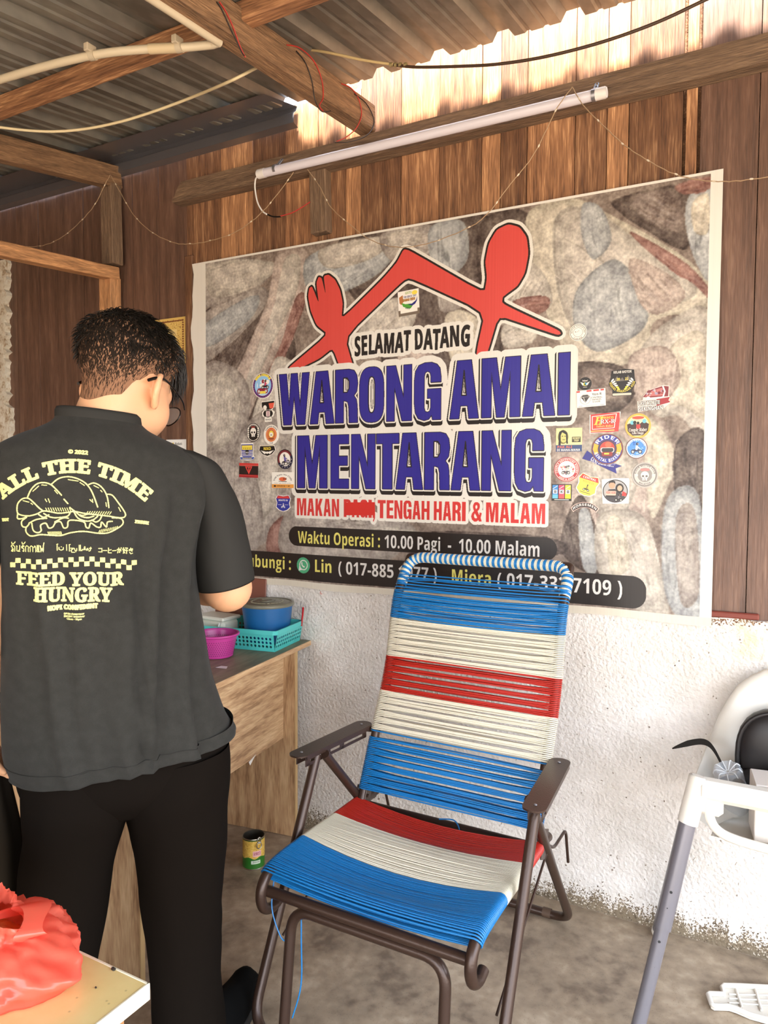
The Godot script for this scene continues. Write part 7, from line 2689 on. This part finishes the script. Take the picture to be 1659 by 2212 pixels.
	tag(lock, "", "", "", "stuff")
	# ---- glasses
	st = mb()
	var G := func(x, y, z): return head_c + head_b * Vector3(x, y, z)
	for s in [-1, 1]:
		tube(st, smooth([G.call(s * 0.084, -0.012, -0.040), G.call(s * 0.088, 0.006, -0.018), G.call(s * 0.089, 0.012, 0.010), G.call(s * 0.082, 0.008, 0.070), G.call(s * 0.068, 0.004, 0.104)], 4), [0.0032, 0.0032, 0.0032, 0.0030, 0.0028, 0.0026, 0.0024, 0.0022, 0.0020, 0.0018, 0.0016, 0.0015, 0.0015, 0.0015, 0.0015, 0.0015, 0.0015], 8)
		var ring := PackedVector3Array()
		for k in 24: ring.append(G.call(s * 0.035 + cos(TAU * k / 24) * 0.028, -0.010 + sin(TAU * k / 24) * 0.021, 0.108 - 0.25 * absf(cos(TAU * k / 24) * 0.03)))
		tube(st, ring, 0.0014, 6, false, true)
	tube(st, smooth([G.call(-0.013, -0.004, 0.107), G.call(0, 0.0, 0.110), G.call(0.013, -0.004, 0.107)], 3), 0.0014, 6)
	var gl := wobj("glasses", st, mat(Color(0.05, 0.04, 0.035), 0.25, 0.4), t)
	for s in [-1, 1]:
		st = mb()
		for k in 20:
			var a := TAU * k / 20
			var b := TAU * (k + 1) / 20
			_face(st, [G.call(s * 0.035, -0.010, 0.106), G.call(s * 0.035 + cos(a) * 0.027, -0.010 + sin(a) * 0.020, 0.105), G.call(s * 0.035 + cos(b) * 0.027, -0.010 + sin(b) * 0.020, 0.105)], head_b.z)
		var gm := mat(Color(0.9, 0.95, 0.95), 0.03)
		gm.transparency = BaseMaterial3D.TRANSPARENCY_ALPHA
		gm.albedo_color.a = 0.15
		wobj("lens", st, gm, gl)
	# ---- watch on the left wrist
	st = mb()
	var wd := (wrL - elL).normalized()
	tube(st, PackedVector3Array([wrL - wd * 0.014, wrL + wd * 0.006]), 0.0315, 20)
	wobj("watch", st, mat(Color(0.03, 0.03, 0.03), 0.4), t)

# ---------------------------------------------------------------- baby high chair at the right edge
func build_high_chair():
	var t := thing("high_chair", "white plastic baby high chair with grey tube legs against the wall", "high chair", Vector3(0, 0, 0.25))
	var wp := mat(Color(0.89, 0.865, 0.82), 0.28)
	var grey := mat(Color(0.46, 0.445, 0.465), 0.3, 0.2)
	for sx in [-1, 1]:
		# front leg: socket, upper tube, lower tube with height holes
		var a := Vector3(sx * 0.172, 0.602, 0.388)
		var b := Vector3(sx * 0.192, 0.500, 0.408)
		var f := Vector3(sx * 0.282, 0.0, 0.502)
		var st := mb()
		tube(st, PackedVector3Array([a + (a - b) * 0.02, a, b]), [0.016, 0.0225, 0.0225], 20)
		wobj("leg_socket", st, wp, t)
		var mid := b.lerp(f, 0.47)
		st = mb()
		tube(st, PackedVector3Array([b, mid]), 0.0185, 20)
		wobj("leg", st, grey, t)
		st = mb()
		tube(st, PackedVector3Array([mid - (f - b).normalized() * 0.02, f + Vector3(0, 0.012, 0)]), 0.0155, 20)
		tube(st, PackedVector3Array([f + Vector3(0, 0.014, 0), f + Vector3(0, 0.002, 0)]), [0.017, 0.017], 16)
		wobj("leg_extension", st, grey, t)
		st = mb()
		var dirl := (f - b).normalized()
		var out_n := (CAM - mid).slide(dirl).normalized()
		for q in [[0.30, 0.0185, 0.0032], [0.37, 0.0185, 0.0014], [0.52, 0.0155, 0.0032], [0.575, 0.0155, 0.0016], [0.63, 0.0155, 0.0032]]:
			var c: Vector3 = b.lerp(f, q[0]) + out_n * (q[1] + 0.0002)
			var fr := frame_of(out_n)
			for k in 10: _face(st, [c, c + (fr.x * cos(TAU * k / 10) + fr.y * sin(TAU * k / 10)) * q[2], c + (fr.x * cos(TAU * (k + 1) / 10) + fr.y * sin(TAU * (k + 1) / 10)) * q[2]], out_n)
		tag(wobj("height_holes", st, mat(Color(0.10, 0.10, 0.10), 0.6), t), "", "", "", "stuff")
		st = mb()
		var sc := a.lerp(b, 0.82) + (CAM - b).slide((b - a).normalized()).normalized() * 0.0222
		tube(st, PackedVector3Array([sc, sc + (CAM - b).slide((b - a).normalized()).normalized() * 0.002]), 0.0036, 10)
		wobj("screw", st, mats.steel, t)
		# rear leg with a white foot
		var ra := Vector3(sx * 0.20, 0.50, 0.215)
		var rf := Vector3(sx * 0.300, 0.012, 0.048)
		st = mb()
		tube(st, PackedVector3Array([ra, rf]), 0.0175, 20)
		wobj("rear_leg", st, grey, t)
		st = mb()
		tube(st, PackedVector3Array([rf + (ra - rf).normalized() * 0.012, rf, rf + Vector3(0, -0.011, 0)]), [0.0185, 0.0185, 0.014], 16)
		wobj("foot_cap", st, wp, t)
		# web between socket and front rail
		st = mb()
		bbox(st, Vector3(sx * 0.150, 0.560, 0.392), Vector3(0.06, 0.075, 0.03), 0.01)
		wobj("corner_web", st, wp, t)
	# front rail and the lip of the leg opening
	var st := mb()
	bbox(st, Vector3(0, 0.580, 0.392), Vector3(0.35, 0.046, 0.046), 0.012)
	wobj("front_rail", st, wp, t)
	st = mb()
	tube(st, smooth([Vector3(-0.150, 0.555, 0.398), Vector3(-0.147, 0.522, 0.402), Vector3(-0.135, 0.500, 0.404), Vector3(-0.11, 0.487, 0.405), Vector3(-0.06, 0.480, 0.405), Vector3(0.0, 0.478, 0.405), Vector3(0.06, 0.480, 0.405), Vector3(0.11, 0.487, 0.405), Vector3(0.135, 0.500, 0.404), Vector3(0.147, 0.522, 0.402), Vector3(0.150, 0.555, 0.398)], 5), 0.0105, 12)
	wobj("seat_lip", st, wp, t)
	# seat shell: tall curved back flowing into sides and seat
	st = mb()
	var outl := [[0.0, 0.806], [0.05, 0.795], [0.108, 0.757], [0.150, 0.680], [0.176, 0.600], [0.190, 0.556], [0.198, 0.540]]
	var rows := []
	for i in 23:
		# columns across the back; each runs from the rim down to the seat front
		var u := lerpf(-1, 1, i / 22.0)
		var au := absf(u)
		var k := au * (outl.size() - 1)
		var k0 := mini(int(k), outl.size() - 2)
		var x: float = lerpf(outl[k0][0], outl[k0 + 1][0], k - k0) * signf(u)
		var y: float = lerpf(outl[k0][1], outl[k0 + 1][1], k - k0)
		var zz := 0.075 + 0.05 * au * au + 0.25 * pow(maxf(0, au - 0.72) / 0.28, 1.3)
		var row := PackedVector3Array()
		row.append(Vector3(x * 1.02, y - 0.012, zz - 0.012))
		row.append(Vector3(x * 1.01, y + 0.002, zz - 0.004))
		row.append(Vector3(x, y, zz + 0.010))
		row.append(Vector3(x * 0.96, y - 0.018, zz + 0.018))
		for v in 7:
			var w := (v + 1) / 7.0
			row.append(Vector3(lerpf(x * 0.93, u * 0.15, w), lerpf(y - 0.03, 0.470, pow(w, 0.9)), lerpf(zz + 0.022, 0.10 + 0.05 * w + 0.20 * pow(au, 2.0), w)))
		row.append(Vector3(u * 0.148, 0.455, 0.22))
		row.append(Vector3(u * 0.146, 0.458, 0.32))
		row.append(Vector3(u * 0.144, 0.478, 0.400))
		rows.append(row)
	loft(st, rows, false)
	st.generate_normals()
	wobj("seat_shell", st, wp, t)
	# black cushion filling the seat back
	st = mb()
	rows = []
	for j in 15:
		var ph := PI * j / 14.0
		var row := PackedVector3Array()
		for i in 32:
			var th := TAU * i / 32.0
			var d := Vector3(sin(ph) * cos(th), cos(ph), sin(ph) * sin(th))
			var q := Vector3(signf(d.x) * pow(absf(d.x), 0.8) * 0.118, signf(d.y) * pow(absf(d.y), 0.75) * 0.125, signf(d.z) * pow(absf(d.z), 0.7) * 0.045)
			var seam := 1.0 - 0.06 * exp(-pow((d.y + 0.25) / 0.08, 2.0))
			row.append(Vector3(0.006, 0.598, 0.165) + q * seam)
		rows.append(row)
	loft(st, rows, true)
	st.generate_normals()
	var pad := mat(Color(0.11, 0.092, 0.09), 0.45)
	wobj("seat_cushion", st, pad, t)
	st = mb()
	var pipe := PackedVector3Array()
	for i in 40:
		var th := TAU * i / 40.0
		pipe.append(Vector3(0.006 + signf(cos(th)) * pow(absf(cos(th)), 0.8) * 0.112, 0.600 + signf(sin(th)) * pow(absf(sin(th)), 0.75) * 0.119, 0.190))
	tube(st, pipe, 0.006, 8, false, true)
	wobj("cushion_piping", st, pad, t)
	st = mb()
	rows = []
	for j in 13:
		var ph := PI * j / 12.0
		var row := PackedVector3Array()
		for i in 28:
			var d := Vector3(sin(ph) * cos(TAU * i / 28), cos(ph), sin(ph) * sin(TAU * i / 28))
			row.append(Vector3(0.004, 0.530, 0.195) + Vector3(signf(d.x) * pow(absf(d.x), 0.7) * 0.122, d.y * 0.058, d.z * 0.036))
		rows.append(row)
	loft(st, rows, true)
	st.generate_normals()
	wobj("cushion_roll", st, pad, t)
	# safety strap hanging over the side
	st = mb()
	var P := []
	for q in [[1452, 1617, 0.16], [1466, 1612, 0.17], [1490, 1605, 0.18], [1515, 1602, 0.19], [1532, 1608, 0.20], [1545, 1624, 0.20], [1556, 1645, 0.19], [1568, 1668, 0.18]]: P.append(on_z(q[0], q[1], q[2]))
	var sp := smooth(P, 5)
	for i in sp.size() - 1:
		var wa := lerpf(0.0012, 0.0105, clampf(i / 9.0, 0, 1))
		var wb := lerpf(0.0012, 0.0105, clampf((i + 1) / 9.0, 0, 1))
		var n := Vector3(0.1, -0.5, 0.85).normalized()
		var e := Vector3(0.0, 0.85, 0.5).normalized()
		for s in [1, -1]:
			quad(st, sp[i] + e * wa + n * 0.0007 * s, sp[i + 1] + e * wb + n * 0.0007 * s, sp[i + 1] - e * wb + n * 0.0007 * s, sp[i] - e * wa + n * 0.0007 * s)
	wobj("safety_strap", st, mat(Color(0.10, 0.085, 0.07), 0.7), t)
	# clear bottle tipped into the seat, base towards the room
	var base := on_z(1570, 1660, 0.262)
	var ax := (on_z(1596, 1756, 0.205) - base).normalized()
	t = thing("water_bottle", "clear plastic water bottle tipped base up in the high chair seat", "bottle", base)
	t.basis = frame_of(ax) * Basis(Vector3.RIGHT, -PI / 2) * Basis.IDENTITY
	t.basis = Basis(t.basis.x, ax, t.basis.x.cross(ax))
	st = mb()
	var prof := [Vector2(0.0001, 0.012), Vector2(0.006, 0.010), Vector2(0.018, 0.003), Vector2(0.026, 0.0), Vector2(0.031, 0.004), Vector2(0.0335, 0.012), Vector2(0.0335, 0.04), Vector2(0.0320, 0.044), Vector2(0.0335, 0.048), Vector2(0.0335, 0.075), Vector2(0.032, 0.079), Vector2(0.0335, 0.083), Vector2(0.033, 0.105), Vector2(0.026, 0.125), Vector2(0.014, 0.142), Vector2(0.012, 0.15)]
	lathe(st, prof, 40)
	var gm := mat(Color(0.88, 0.90, 0.92), 0.06)
	gm.transparency = BaseMaterial3D.TRANSPARENCY_ALPHA
	gm.albedo_color.a = 0.26
	obj("shell", st, gm, t)
	st = mb()
	for k in 9:
		var a := TAU * k / 9.0
		tube(st, smooth([Vector3(cos(a) * 0.006, 0.0095, sin(a) * 0.006), Vector3(cos(a) * 0.018, 0.0015, sin(a) * 0.018), Vector3(cos(a) * 0.027, -0.001, sin(a) * 0.027), Vector3(cos(a) * 0.0328, 0.008, sin(a) * 0.0328)], 3), 0.0014, 6)
	var rg := PackedVector3Array()
	for k in 14: rg.append(Vector3(cos(TAU * k / 14) * 0.005, 0.009, sin(TAU * k / 14) * 0.005))
	tube(st, rg, 0.0013, 6, false, true)
	var gr := mat(Color(0.95, 0.95, 0.95), 0.08)
	gr.transparency = BaseMaterial3D.TRANSPARENCY_ALPHA
	gr.albedo_color.a = 0.6
	obj("base_ribs", st, gr, t)
	st = mb()
	lathe(st, [Vector2(0.0338, 0.052), Vector2(0.0338, 0.073)], 40)
	obj("label", st, mat(Color(0.30, 0.32, 0.42), 0.4), t)
	st = mb()
	lathe(st, [Vector2(0.0135, 0.146), Vector2(0.0145, 0.148), Vector2(0.0145, 0.162), Vector2(0.0001, 0.163)], 24)
	obj("cap", st, mat(Color(0.10, 0.12, 0.45), 0.4), t)
	# white carton in the seat
	st = mb()
	bbox(st, Vector3(0, 0.065, 0), Vector3(0.135, 0.13, 0.10), 0.002)
	tag(obj("carton", st, mat(Color(0.86, 0.82, 0.78), 0.6), null, Transform3D(Basis(Vector3.UP, 0.16), Vector3(0.0, 0.470, 0.305))), "plain white carton standing in the high chair seat", "box")
	# loose white tray part on the floor
	var fp := on_y(1600, 2165, 0.0)
	t = thing("footrest_part", "loose ribbed white plastic part lying on the concrete floor", "plastic part", fp)
	var poly := PackedVector2Array()
	for q in [[1529, 2149], [1532, 2147], [1562, 2148], [1559, 2134], [1564, 2129], [1600, 2130], [1659, 2133], [1760, 2138], [1820, 2150], [1830, 2180], [1790, 2205], [1720, 2212], [1659, 2204], [1620, 2193], [1590, 2180], [1575, 2175], [1543, 2174], [1536, 2170]]:
		var p := on_y(q[0], q[1], 0.012) - fp
		poly.append(Vector2(p.x, -p.z))
	st = mb()
	plate(st, poly, 0.002, 0.008)
	var part_m := mat(Color(0.90, 0.875, 0.83), 0.35)
	obj("base", st, part_m, t, Transform3D(Basis(Vector3.RIGHT, -PI / 2), Vector3.ZERO))
	st = mb()
	var rimp := PackedVector3Array()
	for p in poly: rimp.append(Vector3(p.x * 0.985, 0.013, -p.y * 0.985))
	tube(st, rimp, 0.0062, 8, false, true)
	obj("rim", st, part_m, t)
	for k in 5:
		st = mb()
		var a := on_y(1590 + k * 42, 2136, 0.012) - fp
		var b := on_y(1603 + k * 42, 2176 + k * 6, 0.012) - fp
		tube(st, PackedVector3Array([Vector3(a.x, 0.011, a.z), Vector3(b.x, 0.011, b.z)]), 0.0032, 6)
		obj("rib", st, part_m, t)
	for k in 3:
		st = mb()
		var a := on_y(1575, 2146 + k * 9, 0.012) - fp
		var b := on_y(1790, 2152 + k * 14, 0.012) - fp
		tube(st, PackedVector3Array([Vector3(a.x, 0.010, a.z), Vector3(b.x, 0.010, b.z)]), 0.0022, 6)
		obj("rib", st, part_m, t)

# ---------------------------------------------------------------- cream table, red bag, dark cloth at the left edge
func build_left():
	var H := 0.66
	var c := on_y(325, 2124, H)
	var t := thing("table", "cream topped table with a white edge, corner beside the black trousers", "table", Vector3(c.x - 0.4, 0, c.z + 0.35))
	var L := 0.86
	var W := 0.60
	var st := mb()
	bbox(st, Vector3(c.x - L / 2, H - 0.009, c.z + W / 2), Vector3(L - 0.006, 0.018, W - 0.006), 0.001)
	wobj("table_top", st, tri_mat(tex(tone_im(256, [Color(0.83, 0.74, 0.48), Color(0.87, 0.78, 0.53), Color(0.89, 0.81, 0.57)], 0.01, 0.06, 0.3, 17, 0.002)), Vector3(2, 2, 2), 0.32), t)
	st = mb()
	var edge := mat(Color(0.88, 0.86, 0.76), 0.4)
	bbox(st, Vector3(c.x - 0.002, H - 0.010, c.z + W / 2), Vector3(0.004, 0.0215, W), 0.001)
	wobj("edge_band", st, edge, t)
	st = mb()
	bbox(st, Vector3(c.x - L / 2, H - 0.010, c.z + 0.002), Vector3(L, 0.0215, 0.004), 0.001)
	wobj("edge_band", st, edge, t)
	var oak := oak_mat(Vector3(4, 4, 0.8), 3)
	oak.albedo_color = Color(0.8, 0.7, 0.6)
	for q in [[Vector3(c.x - 0.014, H - 0.053, c.z + W / 2 + 0.01), Vector3(0.016, 0.066, W - 0.05)], [Vector3(c.x - L / 2, H - 0.053, c.z + 0.022), Vector3(L - 0.06, 0.066, 0.016)]]:
		st = mb()
		bbox(st, q[0], q[1], 0.001)
		wobj("apron", st, oak, t)
	for q in [[-0.05, 0.05], [-0.05, W - 0.04], [-L + 0.05, 0.05], [-L + 0.05, W - 0.04]]:
		st = mb()
		bbox(st, Vector3(c.x + q[0], (H - 0.02) / 2, c.z + q[1]), Vector3(0.04, H - 0.02, 0.04), 0.002)
		wobj("leg", st, oak, t)
	# crumbs on the top
	st = mb()
	for q in [[245, 2093, 0.004], [168, 2067, 0.0022], [207, 2133, 0.0018]]:
		var p := on_y(q[0], q[1], H + 0.001)
		bbox(st, p, Vector3(q[2] * 1.6, q[2], q[2]), q[2] * 0.3, Basis(Vector3(0.3, 1, 0.2).normalized(), q[0]))
	tag(obj("crumbs", st, mat(Color(0.16, 0.12, 0.08), 0.8)), "few dark crumbs near the cream table's corner", "crumbs", "", "stuff")
	# red carrier bag knotted over food packets
	var bc := on_y(-6, 2092, H)
	t = thing("plastic_bag", "thin red plastic carrier bag holding food on the cream table", "bag", Vector3(bc.x, H, bc.z))
	var n := FastNoiseLite.new()
	n.seed = 21
	n.frequency = 1.0
	n.fractal_octaves = 3
	var red := mat(Color(0.96, 0.47, 0.38), 0.26)
	red.backlight_enabled = true
	red.backlight = Color(0.95, 0.36, 0.26)
	red.metallic_specular = 0.6
	var film := func(th: float, v: float) -> Vector3:
		# flat skirt on the table, belly, gathered neck and a loose torn mouth
		var d := Vector3(cos(th), 0, sin(th))
		var r := 0.0
		var y := 0.0
		if v < 0.2:
			r = lerpf(0.0, 0.128, v / 0.2)
		elif v < 0.75:
			var w := (v - 0.2) / 0.55
			r = 0.128 - 0.062 * w * w + 0.012 * sin(w * PI)
			y = 0.085 * sin(w * PI / 2)
		else:
			var w := (v - 0.75) / 0.25
			r = lerpf(0.066, 0.05 + 0.022 * sin(th * 2.0 + 0.9), w)
			y = 0.085 + w * (0.028 + 0.018 * sin(th * 2.0 - 0.4))
		var q := Vector3(d.x * 1.5, v * 2.0, d.z * 1.5)
		var crease := 1.0 - 2.0 * absf(n.get_noise_3dv(q))
		var fold := crease * 0.018 + n.get_noise_3dv(q * 2.6) * 0.005
		var amp := smoothstep(0.1, 0.3, v)
		var pull := exp(-pow(wrapf(th + 0.10, -PI, PI) / 0.36, 2.0)) * exp(-pow((v - 0.38) / 0.16, 2.0))
		r += (fold - 0.012) * amp + 0.040 * pull
		return d * Vector3(r * 0.80, 0, r * 0.66) + Vector3(0, maxf(0.0012 + 0.004 * amp * absf(fold) * 4.0, (y + fold * 0.45 * amp) * 0.62), 0)
	st = mb()
	var rows := []
	for j in 45:
		var row := PackedVector3Array()
		for i in 84: row.append(film.call(TAU * i / 84.0, j / 44.0))
		rows.append(row)
	loft(st, rows, true)
	st.generate_normals()
	obj("film", st, red, t)
	# handle strap lying back
	for s in [[-0.035, 0.03, 0.4], [0.03, -0.02, -0.7]]:
		st = mb()
		var pts := smooth([Vector3(s[0] - 0.03, 0.056, s[1]), Vector3(s[0] - 0.035, 0.068, s[1] + 0.01), Vector3(s[0] + 0.0, 0.074, s[1] + 0.02 * s[2]), Vector3(s[0] + 0.035, 0.066, s[1] + 0.02), Vector3(s[0] + 0.03, 0.052, s[1] + 0.01)], 6)
		for i in pts.size() - 1:
			var wa := Vector3(0.3 * s[2] + 0.3 * sin(i * 0.3), 0.2, 0.9).normalized() * (0.016 + 0.004 * sin(i * 0.7))
			var wb := Vector3(0.3 * s[2] + 0.3 * sin((i + 1) * 0.3), 0.2, 0.9).normalized() * (0.016 + 0.004 * sin((i + 1) * 0.7))
			for q in [pts[i] + wa, pts[i + 1] - wb, pts[i + 1] + wb, pts[i] + wa, pts[i] - wa, pts[i + 1] - wb]: st.add_vertex(q)
		st.generate_normals()
		obj("handle", st, red, t)
	st = mb()
	rows = []
	for j in 12:
		var ph := PI * j / 11.0
		var row := PackedVector3Array()
		for i in 24:
			var d := Vector3(sin(ph) * cos(TAU * i / 24), cos(ph), sin(ph) * sin(TAU * i / 24))
			row.append(Vector3(-0.01, 0.026, 0.0) + d * Vector3(0.05, 0.022, 0.04) * (1 + 0.25 * n.get_noise_3dv(d * 2)))
		rows.append(row)
	loft(st, rows, true)
	st.generate_normals()
	obj("food_packet", st, mat(Color(0.80, 0.50, 0.26), 0.3), t)
	# dark cloth falling beside the trousers
	st = mb()
	rows = []
	for j in 20:
		var v := j / 19.0
		var row := PackedVector3Array()
		for i in 28:
			var th := TAU * i / 28.0
			var p := person_at(-24 + 4 * sin(v * 5.0), lerpf(1668, 2460, v), 0.10)
			var r := lerpf(0.035, 0.064, clampf(v * 6.0, 0, 1)) + 0.006 * sin(th * 5.0 + v * 3.0)
			row.append(Vector3(p.x + cos(th) * r, maxf(p.y, 0.003), p.z + sin(th) * r * 0.8))
		rows.append(row)
	loft(st, rows, true, true, true)
	st.generate_normals()
	tag(obj("dark_cloth", st, fabric(Color(0.16, 0.14, 0.115))), "dark brown cloth hanging straight down beside the left trouser leg", "cloth")

func _ready():
	stage()
	make_materials()
	room()
	build_banner()
	build_stickers()
	build_ceiling_things()
	build_wall_things()
	build_chair()
	build_desk()
	build_person()
	build_high_chair()
	build_left()
